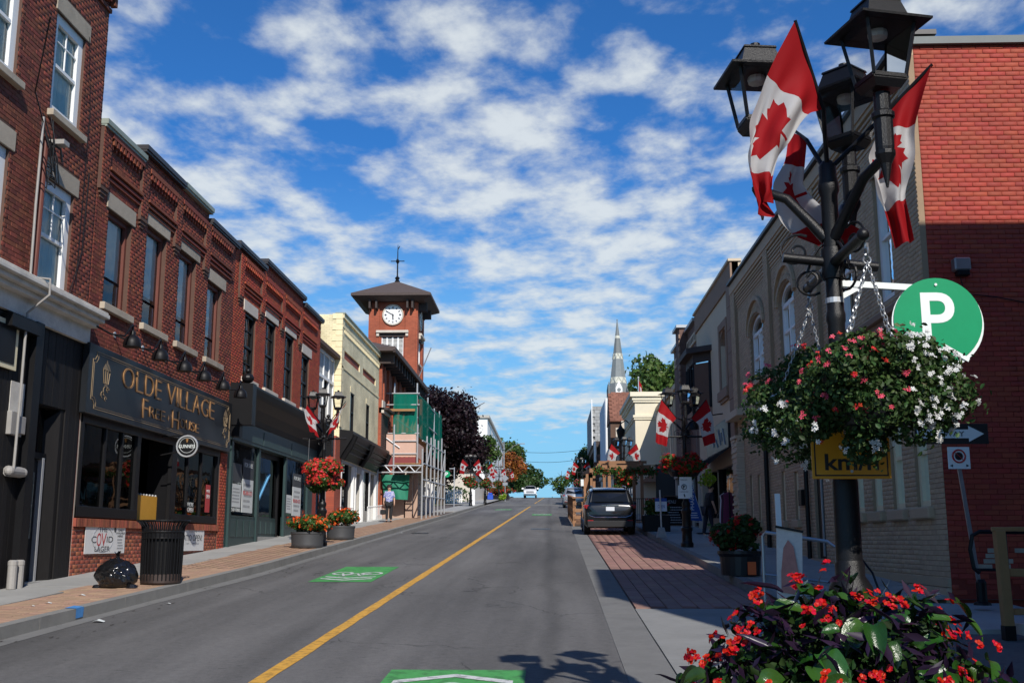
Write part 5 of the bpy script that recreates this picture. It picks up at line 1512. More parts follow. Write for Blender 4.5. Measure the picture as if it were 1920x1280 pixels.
# ---- far left: white building, picket fence, small house
WW = W('x', -9.0, 1)
A_ = thing('white_building', 'tall white rendered building rising beyond the maroon tree', 'building', (-9, 185, g(185)))
mb = MB(); mb.quad((-9, 158, 6), (-9, 215, 6), (-9, 215, 19.6), (-9, 158, 19.6)); mb.quad((-9, 158, 6), (-9, 158, 19.6), (-22, 158, 19.6), (-22, 158, 6)); mb.quad((-22, 158, 6), (-22, 158, 19.6), (-22, 215, 19.6), (-22, 215, 6)); mb.quad((-22, 215, 6), (-22, 215, 19.6), (-9, 215, 19.6), (-9, 215, 6)); mb.build('wall', M['white_wall'], A_)
mb = MB(); mb.box(-22.2, -8.7, 157.7, 215.3, 19.6, 20.0); mb.build('roof', M['grey_stucco'], A_)
for k in range(5):
    for z_ in (11.5, 14.6, 17.6): bx('window', WW, 165 + k*9, 166.4 + k*9, z_, z_ + 1.3, -.01, .03, 'glass_dark', A_)
C_ = thing('stone_house', 'low pale stone house behind the far flower baskets', 'building', (-9.5, 128, g(128)))
mb = MB(); mb.box(-15, -8.6, 122, 150, g(122) - .3, g(122) + 3.4); mb.build('wall', M['stone_pale'], C_)
mb = MB(); mb.add([(-15.3, 121.7, g(122)+3.4), (-8.3, 121.7, g(122)+3.4), (-8.3, 150.3, g(122)+3.4), (-15.3, 150.3, g(122)+3.4), (-11.8, 124, g(122)+5.0), (-11.8, 148, g(122)+5.0)], [(0,1,4), (1,2,5,4), (2,3,5), (3,0,4,5)]); mb.build('roof', M['shingle_brown'], C_)
F_ = thing('picket_fence', 'white picket fence on the lawn left of the far street lamps', 'fence', (-11, 108, g(108)))
k = 0; x = -17.0
while x < -8.6:
    mb = MB(); z_ = g(108) + .14
    mb.add([(x, 108, z_), (x+.09, 108, z_), (x+.09, 108, z_+1.25), (x+.045, 108, z_+1.38), (x, 108, z_+1.25), (x, 108.03, z_), (x+.09, 108.03, z_), (x+.09, 108.03, z_+1.25), (x+.045, 108.03, z_+1.38), (x, 108.03, z_+1.25)],
           [(0,1,2,3,4), (9,8,7,6,5), (0,5,6,1), (1,6,7,2), (2,7,8,3), (3,8,9,4), (4,9,5,0)])
    mb.build('picket', M['white'], F_); x += .165
mb = MB(); mb.box(-17, -8.6, 108.03, 108.08, g(108) + .45, g(108) + .55); mb.box(-17, -8.6, 108.03, 108.08, g(108) + 1.1, g(108) + 1.2); mb.build('rail', M['white'], F_)

# ================================================================== RIGHT SIDE BUILDINGS
RX = 5.75
WR = W('x', RX, -1)
# ---- tan painted brick building with red painted end wall
R = thing('brick_building', 'two-storey tan painted brick building with a red painted end wall, at right', 'building', (RX, 24, g(24)))
EY = 16.0
WE = W('y', EY, -1)
aw = [(28.50, 30.35, 6.05, 7.45), (24.80, 26.45, 6.05, 7.45)]            # arched windows, arch above
rw = [(20.00, 20.95, 5.72, 8.0), (17.62, 18.45, 5.72, 8.0)]
lw = [(30.85, 31.25, 2.25, 3.55), (29.70, 30.10, 2.25, 3.50), (26.62, 27.02, 2.2, 3.4), (25.22, 25.62, 2.2, 3.3),
      (20.05, 20.60, 2.22, 3.9), (18.95, 19.52, 2.22, 3.9), (17.78, 18.38, 2.22, 3.9), (16.60, 17.20, 2.22, 3.9)]
dr = [(22.95, 23.75, 1.35, 3.6), (21.2, 22.1, g(21), 3.8)]
arch_rise = .42
aholes = [(a, b, c, d + arch_rise) for a, b, c, d in aw]
def arch_skip(u, z):
    for a, b, c, d in aw:
        if a - .12 < u < b + .12 and z > c:
            r_ = (b - a) / 2; cu = (a + b) / 2
            if z < d and a < u < b: return True
            if z >= d and ((u - cu) / (r_ + .10)) ** 2 + ((z - d) / (arch_rise + .16)) ** 2 < 1: return True
    return False
sq = rw + lw + dr
wall_sheet(WR, EY, 32.9, g(16) - .3, 9.5, aholes + sq, .22, M['mortar_tan'], R)
lint = [(a - .1, b + .1, d, d + .2) for a, b, c, d in rw]
brickwork(WR, EY + .0, 32.9, .9, 9.5, sq + lint, M['brick_tan'], R, nparts=300, skip=lambda u, z: arch_skip(u, z) or z < g(u) + .1)
for a, b, c, d in aw:
    cu = (a + b) / 2; r_ = (b - a) / 2
    # masonry above the arch curve, closing the square hole
    mb = MB(); n = 14
    for i in range(n):
        t0, t1 = math.pi * i / n, math.pi * (i + 1) / n
        p0 = (cu - r_*math.cos(t0), d + arch_rise*math.sin(t0)); p1 = (cu - r_*math.cos(t1), d + arch_rise*math.sin(t1))
        mb.quad(WR.P(p0[0], p0[1], .004), WR.P(p1[0], p1[1], .004), WR.P(p1[0], d + arch_rise + .002, .004), WR.P(p0[0], d + arch_rise + .002, .004))
        mb.quad(WR.P(p0[0], p0[1], .004), WR.P(p1[0], p1[1], .004), WR.P(p1[0], p1[1], -.2), WR.P(p0[0], p0[1], -.2))
    mb.build('arch_soffit', M['mortar_tan'], R)
    for k in range(18):                                     # voussoir bricks of the arch
        t = math.pi * (k + .5) / 18
        p = Vector(WR.P(cu - (r_ + .05)*math.cos(t), d + (arch_rise + .05)*math.sin(t), .02)); q = Vector(WR.P(cu - (r_ + .17)*math.cos(t), d + (arch_rise + .17)*math.sin(t), .02))
        mb = MB(); mb.obar(p, q, .095, .07, up=(1, 0, 0)); mb.build('brick', M['brick_tan'], R)
    mb = MB()                                               # hood mould
    for i in range(14):
        t0, t1 = math.pi * i / 14, math.pi * (i + 1) / 14
        mb.obar(WR.P(cu - (r_+.26)*math.cos(t0), d + (arch_rise+.42)*math.sin(t0) + .02, .05), WR.P(cu - (r_+.26)*math.cos(t1), d + (arch_rise+.42)*math.sin(t1) + .02, .05), .07, .10)
    mb.build('hood_mould', M['brick_tan'], R)
    fr = sash(WR, R, a, b, c, d, 'white', rec=.08, fw=.10, glass='glass', curtain='blind')
    mb = MB()
    wbox(mb, WR, cu - .05, cu + .05, c, d, -.16, -.07)
    for i in range(12):
        t0, t1 = math.pi * i / 12, math.pi * (i + 1) / 12
        mb.obar(WR.P(cu - (r_-.05)*math.cos(t0), d + (arch_rise-.05)*math.sin(t0), -.12), WR.P(cu - (r_-.05)*math.cos(t1), d + (arch_rise-.05)*math.sin(t1), -.12), .10, .08)
    mb.build('mullion', M['white'], fr)
    mb = MB()
    mb.add([WR.P(cu, d, -.13)] + [WR.P(cu - (r_-.05)*math.cos(math.pi*i/12), d + (arch_rise-.05)*math.sin(math.pi*i/12), -.13) for i in range(13)], [(0, i+1, i+2) for i in range(12)])
    mb.build('arch_pane', M['glass'], fr)
    bx('sill', WR, a - .1, b + .1, c - .12, c, -.1, .09, 'brick_tan', R)
for a, b, c, d in rw: sash(WR, R, a, b, c, d, 'white', rec=.06, fw=.11, glass='glass'); bx('lintel', WR, a - .1, b + .1, d, d + .2, -.02, .03, 'stone', R)
for a, b, c, d in lw:
    fr = sash(WR, R, a, b, c, d, 'window_cream', rec=.05, fw=.10, meet=(b - a) > .5, glass='glass_dark'); bx('sill', WR, a - .12, b + .12, c - .18, c, -.1, .10, 'brick_tan', R, bevel=.02)
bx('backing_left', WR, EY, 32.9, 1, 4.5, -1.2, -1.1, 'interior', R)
# dark narrow door and side entrance
fr = bx('door', WR, 22.95, 23.75, 1.35, 3.6, -.12, -.06, 'black', R); bx('door_rail', WR, 23.32, 23.36, 1.4, 3.5, -.06, -.03, 'galv', fr); bx('door_sill', WR, 22.8, 23.9, 1.22, 1.35, -.1, .12, 'brick_tan', R)
bx('door', WR, 21.2, 22.1, g(21), 3.8, -.2, -.14, 'black', R)
mb = MB(); wtube(mb, WR, [(28.45, 5.6, .08), (28.45, g(28) + .1, .08)], .06, 8); wtube(mb, WR, [(24.15, 5.0, .08), (24.12, g(24) + .1, .08)], .05, 8); mb.build('drainpipe', M['black'], R)
bx('letter_box', WR, 24.6, 24.9, 2.5, 2.85, 0, .10, 'black', R)
# pilasters, stepped corbels, cornice
for (a, b) in ((16.0, 16.55), (22.3, 22.8), (27.2, 27.75), (32.2, 32.9)):
    brickwork(WR, a, b, 5.3, 9.2, [], M['brick_tan'], R, d=.09); bx('pilaster', WR, a, b, 5.3, 9.2, 0, .088, 'mortar_tan', R)
mb = MB()
for (a, b) in ((16.55, 22.3), (22.8, 27.2), (27.75, 32.2)):
    for k in range(6): wbox(mb, WR, a, b, 8.55 + k*.09, 8.60 + k*.09, 0, .02 + .012*k)
    wbox(mb, WR, a, b, 9.12, 9.2, 0, .09)
wbox(mb, WR, EY, 32.9, 9.2, 9.48, 0, .12)
mb.build('corbel_course', M['brick_tan'], R)
mb = MB(); wbox(mb, WR, EY - .1, 32.9, 9.5, 9.58, -.35, .20); mb.build('coping', M['coping_black'], R)
mb = MB()
for a, b in ((16.0, 20.4), (20.6, 22.2)): wbox(mb, WR, a, b, 5.35, 5.46, 0, .22); wbox(mb, WR, a, b, 5.2, 5.35, 0, .14); wbox(mb, WR, a, b, 5.05, 5.2, 0, .06)
mb.build('timber_cornice', M['stucco_brown'], R, bevel=.01)
mb = MB(); wbox(mb, WR, 31.0, 33.0, 5.28, 5.48, 0, .35); mb.build('ledge', M['stucco_beige'], R)
# stepped stone footing
mb = MB()
for k in range(3): wbox(mb, WR, EY, 24, .8 + k*.13, .92 + k*.13, 0, .09 - .02*k)
mb.build('footing', M['brick_tan'], R)
# red end wall
wall_sheet(WE, RX, 14.5, g(16) - .3, 9.35, [], .2, M['mortar_red'], R, 'end_wall')
brickwork(WE, RX, 14.5, .95, 9.35, [], M['brick_painted_red'], R, nparts=300, skip=lambda u, z: z < 1.25 and (int(u*9) + int(z*13)) % 3 == 0)
bx('coping', WE, RX - .05, 14.6, 9.35, 9.47, -.35, .08, 'coping_grey', R)
mb = MB(); 
rr = random.Random(12)
for k in range(26):
    u_, z_ = rr.uniform(6.1, 8.2), 1.32 + .075 * rr.randrange(0, 4)
    wbox(mb, WE, u_, u_ + .2, z_, z_ + .062, .011, .016)
mb.build('bare_brick', M['stone'], R, kind='stuff')
shell(R, RX + .001, 14.5, EY + .001, 32.9, 9.3, M['brick_tan'], M['roof'], '-x-y')
wl_ = thing('wall_light', 'small square bronze wall light high on the red end wall', 'wall light', (6.2, EY, 5.7))
mb = MB(); mb.box(6.08, 6.32, EY - .18, EY - .01, 5.68, 5.88); mb.build('housing', M['grey_metal'], wl_, bevel=.02)
mb = MB(); mb.box(6.11, 6.29, EY - .19, EY - .06, 5.60, 5.68); mb.build('lens', M['black'], wl_, bevel=.01)
wr_ = thing('wall_cable', 'thin cable clipped across the red end wall', 'cable', (6.3, EY, 5.3)); mb = MB(); mb.tube([(6.2, EY-.03, 5.6), (6.25, EY-.03, 5.35), (6.7, EY-.03, 5.3), (7.4, EY-.03, 5.15)], .008, 5); mb.build('cable', M['black'], wr_)

# ---- buildings across the side street, right of the camera: their shade lies over the corner
Q = thing('corner_building', 'three-storey brick corner building beside the camera', 'building', (6, 6, 0))
mb = MB(); mb.box(5.35, 16, 3.0, 8.7, -.5, 11.9); mb.build('wall', M['brick_pub'], Q)
mb = MB(); mb.box(5.28, 16.1, 2.9, 8.8, 11.9, 12.05); mb.build('coping', M['coping_black'], Q)
WQ = W('x', 5.35, -1)
for k in range(3):
    for z_ in (1.2, 4.8, 8.2): sash(WQ, Q, 3.3 + k*1.8, 4.4 + k*1.8, z_, z_ + 2.1, 'white', rec=-.1)
Q2 = thing('shop_row', 'two-storey brick shop row behind the camera', 'building', (6, -8, 0))
mb = MB(); mb.box(5.7, 16, -22, 2.99, -1.6, 9.0); mb.build('wall', M['brick_dark'], Q2)
for k in range(8):
    for z_ in (.8, 5.0): sash(W('x', 5.7, -1), Q2, -20 + k*2.8, -18.6 + k*2.8, z_, z_ + 2.1, 'white', rec=-.1)

# ---- beige stucco shop
S_ = thing('stucco_building', 'beige stucco building with narrow arched window and oriel above a dark shop front', 'building', (RX, 37, g(37)))
sw = [(34.35, 35.55, 6.55, 8.1)]
arr = .45
wall_sheet(WR, 32.9, 41.3, 4.55, 9.62, [(34.35, 35.55, 6.55, 8.1 + arr), (37.9, 41.0, 6.35, 8.0)], .3, M['stucco_beige'], S_)
mb = MB(); cu, r_ = 34.95, .6
for i in range(12):
    t0, t1 = math.pi*i/12, math.pi*(i+1)/12
    p0 = (cu - r_*math.cos(t0), 8.1 + arr*math.sin(t0)); p1 = (cu - r_*math.cos(t1), 8.1 + arr*math.sin(t1))
    mb.quad(WR.P(*p0, .001), WR.P(*p1, .001), WR.P(p1[0], 8.552, .001), WR.P(p0[0], 8.552, .001)); mb.quad(WR.P(*p0, 0), WR.P(*p1, 0), WR.P(*p1, -.28), WR.P(*p0, -.28))
mb.build('arch_head', M['stucco_brown'], S_)
mb = MB(); wbox(mb, WR, 34.1, 34.35, 6.35, 8.8, 0, .05); wbox(mb, WR, 35.55, 35.8, 6.35, 8.8, 0, .05); wbox(mb, WR, 34.35, 35.55, 8.56, 8.8, 0, .05); wbox(mb, WR, 34.0, 35.9, 6.25, 6.55, 0, .12); wbox(mb, WR, 34.2, 35.7, 6.15, 6.25, 0, .07)
mb.build('window_surround', M['stucco_brown'], S_)
fr = sash(WR, S_, 34.35, 35.55, 6.55, 8.5, 'black', rec=.2, fw=.09, glass='glass_dark'); 
bx('parapet_band', WR, 32.9, 41.3, 9.62, 10.32, -.2, .06, 'stucco_brown', S_); bx('coping', WR, 32.85, 41.35, 10.32, 10.40, -.3, .12, 'stucco_beige', S_)
mb = MB()
for k in range(7): wbox(mb, WR, 32.9, 33.62, 4.6 + k*.72, 5.30 + k*.72, 0, .10)
mb.build('pilaster', M['stucco_brown'], S_)
# oriel window
OR = MB()
def orl(z0, z1, dd, m, name, ex=0.0):
    mb = MB(); pts = [(37.8 - ex, 0), (38.4 - ex*.5, dd), (40.4 + ex*.5, dd), (41.1 + ex, 0)]
    vs = [WR.P(u_, z0, d_) for u_, d_ in pts] + [WR.P(u_, z1, d_) for u_, d_ in pts]
    mb.add(vs, [(0,1,5,4), (1,2,6,5), (2,3,7,6), (3,0,4,7), (3,2,1,0), (4,5,6,7)]); return mb.build(name, M[m], S_)
orl(6.05, 6.35, .55, 'stucco_brown', 'oriel_base'); orl(8.0, 8.32, .55, 'brown_eave', 'oriel_head'); orl(8.32, 8.52, .80, 'brown_eave', 'oriel_roof', .3)
orl(6.35, 8.0, .48, 'glass_dark', 'oriel_glass')
mb = MB()
for u_, d_ in ((37.85, .04), (38.42, .52), (39.1, .54), (39.75, .54), (40.38, .52), (41.05, .04)): mb.tube([WR.P(u_, 6.35, d_), WR.P(u_, 8.0, d_)], .05, 4)
mb.build('oriel_post', M['black'], S_)
mb = MB(); mb.quad(WR.P(37.84, 6.4, .06), WR.P(37.84, 7.95, .06), WR.P(38.36, 7.95, .52), WR.P(38.36, 6.4, .52)); mb.build('drawn_shutter', M['wood_dark'], S_)
shell(S_, RX + .001, 14, 32.9, 41.3, 10.3, M['stucco_beige'], M['roof'], '-x')
# shop front
wall_sheet(WR, 32.9, 41.3, g(33) - .3, 4.55, [(33.7, 38.6, 1.7, 4.1), (39.2, 41.0, 1.7, 4.2)], .3, M['stucco_beige'], S_, 'shop_wall')
sb2 = bx('sign_board', WR, 34.0, 38.7, 4.62, 5.55, .02, .12, 'sign_board', S_, bevel=.01)
for (a, b, c, d) in ((34.6, 35.0, 4.75, 5.3), (35.2, 35.4, 4.9, 5.2), (35.5, 35.9, 4.8, 5.35), (36.1, 36.5, 4.78, 5.1), (36.9, 37.2, 4.85, 5.3)): mb = MB(); wbar(mb, WR, (a, c, .125), (b, d, .125), .05, .01); mb.build('sign_smudge', M['print_grey'], sb2)
mb = MB(); mb.add([WR.P(33.8, 4.62, .1), WR.P(38.9, 4.62, .1), WR.P(38.9, 4.15, .95), WR.P(33.8, 4.15, .95), WR.P(33.8, 4.60, .1), WR.P(38.9, 4.60, .1), WR.P(38.9, 3.95, .93), WR.P(33.8, 3.95, .93)], [(0,1,2,3), (7,6,5,4), (3,2,6,7), (0,3,7,4), (1,5,6,2)])
mb.build('awning', M['cloth_black'], S_)
mb = MB(); wbox(mb, WR, 33.8, 38.9, 4.12, 4.20, .93, 1.0); mb.build('awning_bar', M['white'], S_)
for a in (33.7, 36.8, 38.3): bx('shop_frame', WR, a, a + .3, 1.7, 4.1, -.2, .02, 'black', S_)
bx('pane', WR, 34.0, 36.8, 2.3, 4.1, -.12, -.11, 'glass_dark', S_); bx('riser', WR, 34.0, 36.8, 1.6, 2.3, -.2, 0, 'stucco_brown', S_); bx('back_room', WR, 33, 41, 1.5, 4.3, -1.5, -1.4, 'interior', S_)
mb = MB()
for k in range(5): wbox(mb, WR, 34.4, 35.6, 2.35 + k*.28, 2.35 + k*.28 + .24, -.5, -.48)
mb.build('display_shelf', M['window_cream'], S_)
# stacked stone pier
mb = MB(); rr = random.Random(8); z_ = g(32) + .1
while z_ < 4.75:
    h_ = rr.uniform(.06, .10)
    for (a, b) in ((31.95, 32.45), (32.45, 32.85)) if rr.random() < .5 else ((31.95, 32.2), (32.2, 32.85)): wbox(mb, WR, a + .004, b - .004, z_ + .004, z_ + h_ - .004, 0, .20 + rr.uniform(0, .06))
    z_ += h_
mb.build('stacked_stone', M['stucco_beige'], S_, kind='stuff')
for i, (u_, z_) in enumerate(((36.2, 6.05), (38.4, 6.05))):
    t = thing('gooseneck_lamp', ('black gooseneck lamp over the shop sign below the arched window', 'black gooseneck lamp over the shop sign below the oriel')[i], 'wall lamp', WR.P(u_, 5.9, 0), group='gooseneck lamps on the stucco shop')
    mb = MB(); wtube(mb, WR, [(u_ - .6, 5.85, 0), (u_ - .5, 5.82, .3), (u_ - .1, 5.95, .75), (u_, 6.0, .85), (u_ + .05, 5.8, .9)], .022, 6); mb.build('arm', M['black'], t)
    mb = MB(); mb.lathe(WR.P(u_ + .06, 5.5, .9), [(.19, -.1), (.18, 0), (.12, .14), (.05, .22), (.04, .3)], 14); mb.build('shade', M['black'], t)
# clothes rail outside
cr = thing('clothes_rail', 'clothes hanging outside the dark shop front by the stone pier', 'clothes rail', (5.5, 33.4, g(33) + .15))
mb = MB(); mb.tube([(5.45, 33.1, g(33)+.15), (5.45, 33.1, g(33)+1.6), (5.45, 34.1, g(34)+1.55), (5.45, 34.1, g(34)+.15)], .02, 6); mb.build('rail', M['black'], cr)
for k, m_ in enumerate(('purple_cloth', 'cloth_black', 'purple_cloth', 'paper')):
    mb = MB(); y_ = 33.2 + k*.22; mb.lathe((5.45, y_, g(33) + .62), [(.17, 0), (.16, .3), (.13, .7), (.15, .85), (.04, .93)], 10, sx=1.2, sy=.4); mb.build('garment', M[m_], cr)

# ---- brown brick
K_ = thing('brick_building', 'brown brick two-storey building with pale pierced panels below the roofline', 'building', (RX, 45, g(45)))
wall_sheet(WR, 41.3, 48.8, g(41) - .3, 10.15, [(45.0, 46.9, 6.3, 8.2)], .2, M['dark_brick_tex'], K_)
for a, b in ((41.35, 43.9), (45.6, 48.4)):
    bx('pierced_panel', WR, a, b, 9.35, 9.75, 0, .05, 'stucco_beige', K_)
    n = 6
    for k in range(n): bx('opening', WR, a + .12 + k*(b-a-.15)/n, a + .3 + k*(b-a-.15)/n, 9.44, 9.66, .05, .055, 'interior', K_)
bx('pier', WR, 44.0, 45.3, g(44), 10.4, 0, .32, 'dark_brick_tex', K_)
mb = MB()
for k in range(22): wbox(mb, WR, 43.95, 44.15 if k % 2 else 44.3, 4.5 + k*.26, 4.66 + k*.26, .3, .36)
mb.build('quoin', M['stucco_brown'], K_)
mb = MB(); wbox(mb, WR, 41.3, 48.85, 10.15, 10.27, -.2, .15); wbox(mb, WR, 43.9, 45.4, 10.4, 10.52, -.2, .45); mb.build('coping', M['grey_metal'], K_)
sash(WR, K_, 45.0, 46.9, 6.3, 8.2, 'brown_frame', rec=.12, glass='glass_dark')
shell(K_, RX + .001, 14, 41.3, 48.8, 10.1, M['dark_brick_tex'], M['roof'], '-x')
mb = MB(); wbox(mb, WR, 41.4, 48.7, 1.9, 4.4, .0, .03); mb.build('shop_glazing', M['glass_dark'], K_)
mb = MB()
for u_ in (41.3, 43.2, 45.6, 47.2, 48.6): wbox(mb, WR, u_, u_ + .15, g(41), 4.6, 0, .1)
wbox(mb, WR, 41.3, 48.8, 4.45, 4.8, 0, .15); mb.build('shop_frame', M['stone_pale'], K_)

# ---- flat-fronted grey-beige building
FX = 6.45; WF = W('x', FX, -1)
L_ = thing('flat_fronted_building', 'plain flat-roofed beige building set back before the cream wall', 'building', (FX, 55, g(55)))
wall_sheet(WF, 48.8, 62, g(48) - .3, 9.25, [(50 + 2.9*k, 51.6 + 2.9*k, 6.2, 7.9) for k in range(4)], .2, M['stucco_beige'], L_)
for k in range(4): sash(WF, L_, 50 + 2.9*k, 51.6 + 2.9*k, 6.2, 7.9, 'white_worn', rec=.1, glass='glass_dark')
mb = MB(); wbox(mb, WF, 48.8, 62, 9.1, 9.35, -.2, .25); wbox(mb, WF, 48.8, 62, 8.9, 9.1, 0, .12); mb.build('coping', M['stucco_beige'], L_)
mb = MB()
for k in range(14): wbox(mb, WF, 49 + k*.95, 49.35 + k*.95, 5.4, 8.9, 0, .06)
mb.build('rib', M['stucco_beige'], L_)
wbk = MB(); wbox(wbk, WF, 48.9, 62, 2.6, 4.7, .02, .06); wbk.build('shop_glazing', M['glass_dark'], L_); bx('shop_fascia', WF, 48.8, 61.9, 4.8, 5.4, 0, .3, 'stucco_brown', L_)
shell(L_, FX + .001, 14, 48.8, 62, 9.2, M['stucco_beige'], M['roof'], '-x')

# ---- cream building with projecting side wall
CX = 4.98; WC = W('x', CX, -1)
Cb = thing('cream_building', 'cream rendered building whose sunlit side wall carries a slanting shadow', 'building', (CX, 66, g(66)))
mb = MB(); mb.box(CX, 14, 62.0, 71.0, g(62) - .3, 10.0); mb.build('wall', M['cream'], Cb)
mb = MB(); mb.box(CX - .28, 14.1, 61.72, 71.2, 9.92, 10.18); mb.box(CX - .16, 14.05, 61.84, 71.1, 9.72, 9.92); mb.box(CX - .10, 14.05, 61.9, 71.05, 9.60, 9.72); mb.build('cornice', M['cream_trim'], Cb)
mb = MB(); mb.box(CX - .12, 14.0, 61.88, 71.05, 8.72, 8.86); mb.box(CX - .07, 14.0, 61.93, 71.0, 8.60, 8.72); mb.box(CX - .08, 14, 61.92, 71, 6.0, 6.12); mb.build('string_course', M['cream_trim'], Cb)
bx('shop_glazing', WC, 62.4, 70.6, 3.4, 5.6, 0, .03, 'glass_dark', Cb); mb = MB()
for u_ in (62.2, 64, 66, 68, 70.5): wbox(mb, WC, u_, u_ + .25, 3.1, 5.7, 0, .08)
mb.build('shop_post', M['stone_pale'], Cb)
mb = MB(); mb.add([(6.4, 61.0, 6.1), (6.4, 61.9, 6.1), (5.2, 61.9, 5.0), (5.2, 61.2, 5.0), (6.4, 61.0, 5.0), (6.4, 61.9, 5.0)], [(0,1,2,3), (0,3,4), (1,5,2), (2,5,4,3)]); mb.build('awning', M['stucco_brown'], Cb)
for nm_, zz_ in (('wall_lantern', 7.9),):
    t = thing('wall_lantern', 'black carriage lantern on the shaded face of the cream building', 'wall lamp', (CX, 65.5, 8))
    mb = MB(); mb.tube([(CX, 65.5, 8.7), (CX - .3, 65.5, 8.95), (CX - .6, 65.5, 8.75), (CX - .6, 65.5, 8.5)], .04, 6); mb.build('bracket', M['black'], t)
    mb = MB(); mb.lathe((CX - .6, 65.5, 7.55), [(.05, 0), (.16, .2), (.27, .75), (.3, .78), (.1, .98), (.05, 1.1)], 8); mb.build('lantern', M['black'], t)
fg = thing('rooftop_flag', 'small red and white flag on the roof of the cream building', 'flag', (5.6, 66, 10.2))
mb = MB(); mb.tube([(5.55, 66, 10.1), (5.55, 66, 11.6)], .03, 6); mb.sphere((5.55, 66, 11.65), .06); mb.build('pole', M['galv'], fg)
mb = MB(); mb.quad((5.57, 66, 11.5), (5.75, 66.1, 11.2), (5.82, 66.1, 10.3), (5.6, 66, 10.25)); mb.build('cloth', M['red_flag'], fg)
mb = MB(); mb.quad((5.63, 65.98, 11.1), (5.72, 65.98, 11.0), (5.76, 65.98, 10.6), (5.66, 65.98, 10.6)); mb.build('white_band', M['white_flag'], fg)

# ---- tudor shop with brown shingle roof
U_ = thing('timbered_building', 'dark timbered shop front under a reddish brown shingle roof', 'building', (4.6, 76, g(76)))
mb = MB(); mb.box(4.9, 14, 72.5, 80, g(72) - .3, 9.7); mb.build('wall', M['stone_pale'], U_)
mb = MB(); rr = random.Random(4)
for r_ in range(14):
    z0_, z1_ = 9.75 + r_*.155, 9.75 + (r_+1)*.155 + .02; y0_, y1_ = 73.0 + r_*.14, 73.0 + (r_+1)*.14
    x = 4.15 + (.2 if r_ % 2 else 0)
    while x < 7.0:
        x2 = min(x + .35, 7.0); dz = rr.uniform(0, .015)
        mb.add([(x+.01, y0_, z0_), (x2-.01, y0_, z0_), (x2-.01, y1_, z1_), (x+.01, y1_, z1_), (x+.01, y0_, z0_+.03+dz), (x2-.01, y0_, z0_+.03+dz), (x2-.01, y1_, z1_+.03+dz), (x+.01, y1_, z1_+.03+dz)], [(4,5,6,7), (0,1,5,4), (1,2,6,5), (3,0,4,7)])
        x = x2
mb.build('shingles', M['shingle_brown'], U_, kind='stuff')
mb = MB(); mb.add([(4.15, 73, 9.7), (7, 73, 9.7), (7, 75.0, 11.9), (4.15, 75, 11.9), (4.15, 77, 9.7), (7, 77, 9.7)], [(0,1,2,3), (3,2,5,4), (0,3,4)]); mb.build('roof', M['shingle_brown'], U_)
mb = MB(); mb.box(4.2, 5.0, 73.2, 77, 8.2, 9.65); mb.box(4.45, 5.0, 73.5, 77, 6.7, 8.2); mb.build('jettied_bay', M['wood_dark'], U_)
mb = MB(); mb.box(4.55, 4.95, 73.15, 73.19, 8.4, 9.3); mb.box(4.6, 4.95, 73.44, 73.48, 6.9, 7.9); mb.build('pale_infill', M['stone_pale'], U_)
mb = MB()
for z_ in (3.9, 6.6): mb.box(4.7, 4.9, 72.6, 79.8, z_, z_ + .2)
for y_ in (72.6, 75, 77.4, 79.6): mb.box(4.74, 4.9, y_, y_ + .2, 3.7, 8.2)
mb.build('timber', M['wood_dark'], U_)

# ---- white and pale blue building
V_ = thing('white_building', 'tall white and pale blue building, its white end wall sunlit, beyond the brown roof', 'building', (4.3, 84, g(84)))
mb = MB(); mb.box(4.30, 14, 81, 89, 6.8, 12.35); mb.box(4.9, 14, 81, 89, g(81) - .3, 6.8); mb.build('wall', M['white_wall'], V_)
mb = MB(); mb.box(4.25, 4.30, 81.1, 89.3, 6.9, 12.2); mb.build('siding', M['blue_wall'], V_)
mb = MB(); mb.box(4.1, 4.9, 82, 88.8, 6.5, 6.8); mb.box(4.3, 4.9, 80.9, 89, 3.9, 5.2); mb.build('lower_canopy', M['stone_pale'], V_)
# ---- grey shingled gable house
X_ = thing('shingled_house', 'grey shingled mansard house with white gable, furthest building on the right', 'building', (4.2, 103, g(103)))
mb = MB(); mb.box(4.6, 14, 92.0, 110, g(92) - .3, 10.6); mb.build('wall', M['stone_pale'], X_)
mb = MB(); rr = random.Random(9)
for r_ in range(11):
    z0_ = 10.4 + r_*.30
    x = 3.95 + (.22 if r_ % 2 else 0) - .0
    while x < 6.3:
        x2 = min(x + .42, 6.3)
        mb.box(x + .01, x2 - .01, 97.0 + r_*.02, 97.06 + r_*.02, z0_ + .01, z0_ + .29); x = x2
mb.build('shingles', M['shingle_grey'], X_, kind='stuff')
mb = MB(); mb.box(3.92, 9, 97.25, 110, 10.3, 13.75); mb.build('roof', M['shingle_grey'], X_)
mb = MB(); mb.box(3.87, 3.95, 96.9, 97.3, 10.2, 14.3); mb.build('corner_board', M['white'], X_)
mb = MB(); mb.add([(4.6, 91.9, 10.4), (6.5, 91.9, 10.4), (6.5, 91.9, 12.6), (5.2, 91.9, 12.0)], [(0,1,2,3)]); mb.build('white_gable', M['white'], X_)
mb = MB(); mb.box(4.1, 6, 95, 110, 9.9, 10.4); mb.box(4.3, 4.6, 97, 98, 5, 9.9); mb.build('dark_eaves', M['brown_eave'], X_)
mb = MB(); rr = random.Random(2)
for k in range(16):
    mb.box(3.75, 4.3, 90.2, 90.9, g(90) + .1 + k*.27, g(90) + .35 + k*.27)
t = thing('stone_pillar', 'dark rough stone pillar with a white pipe beyond the timber pergola', 'pillar', (4, 90.5, g(90))); mb.build('stone', M['dark_brick_tex'], t, bevel=.03)
mb = MB(); mb.tube([(3.85, 90, 8.2), (3.85, 90, 9.9)], .10, 8); mb.build('white_pipe', M['white'], t)

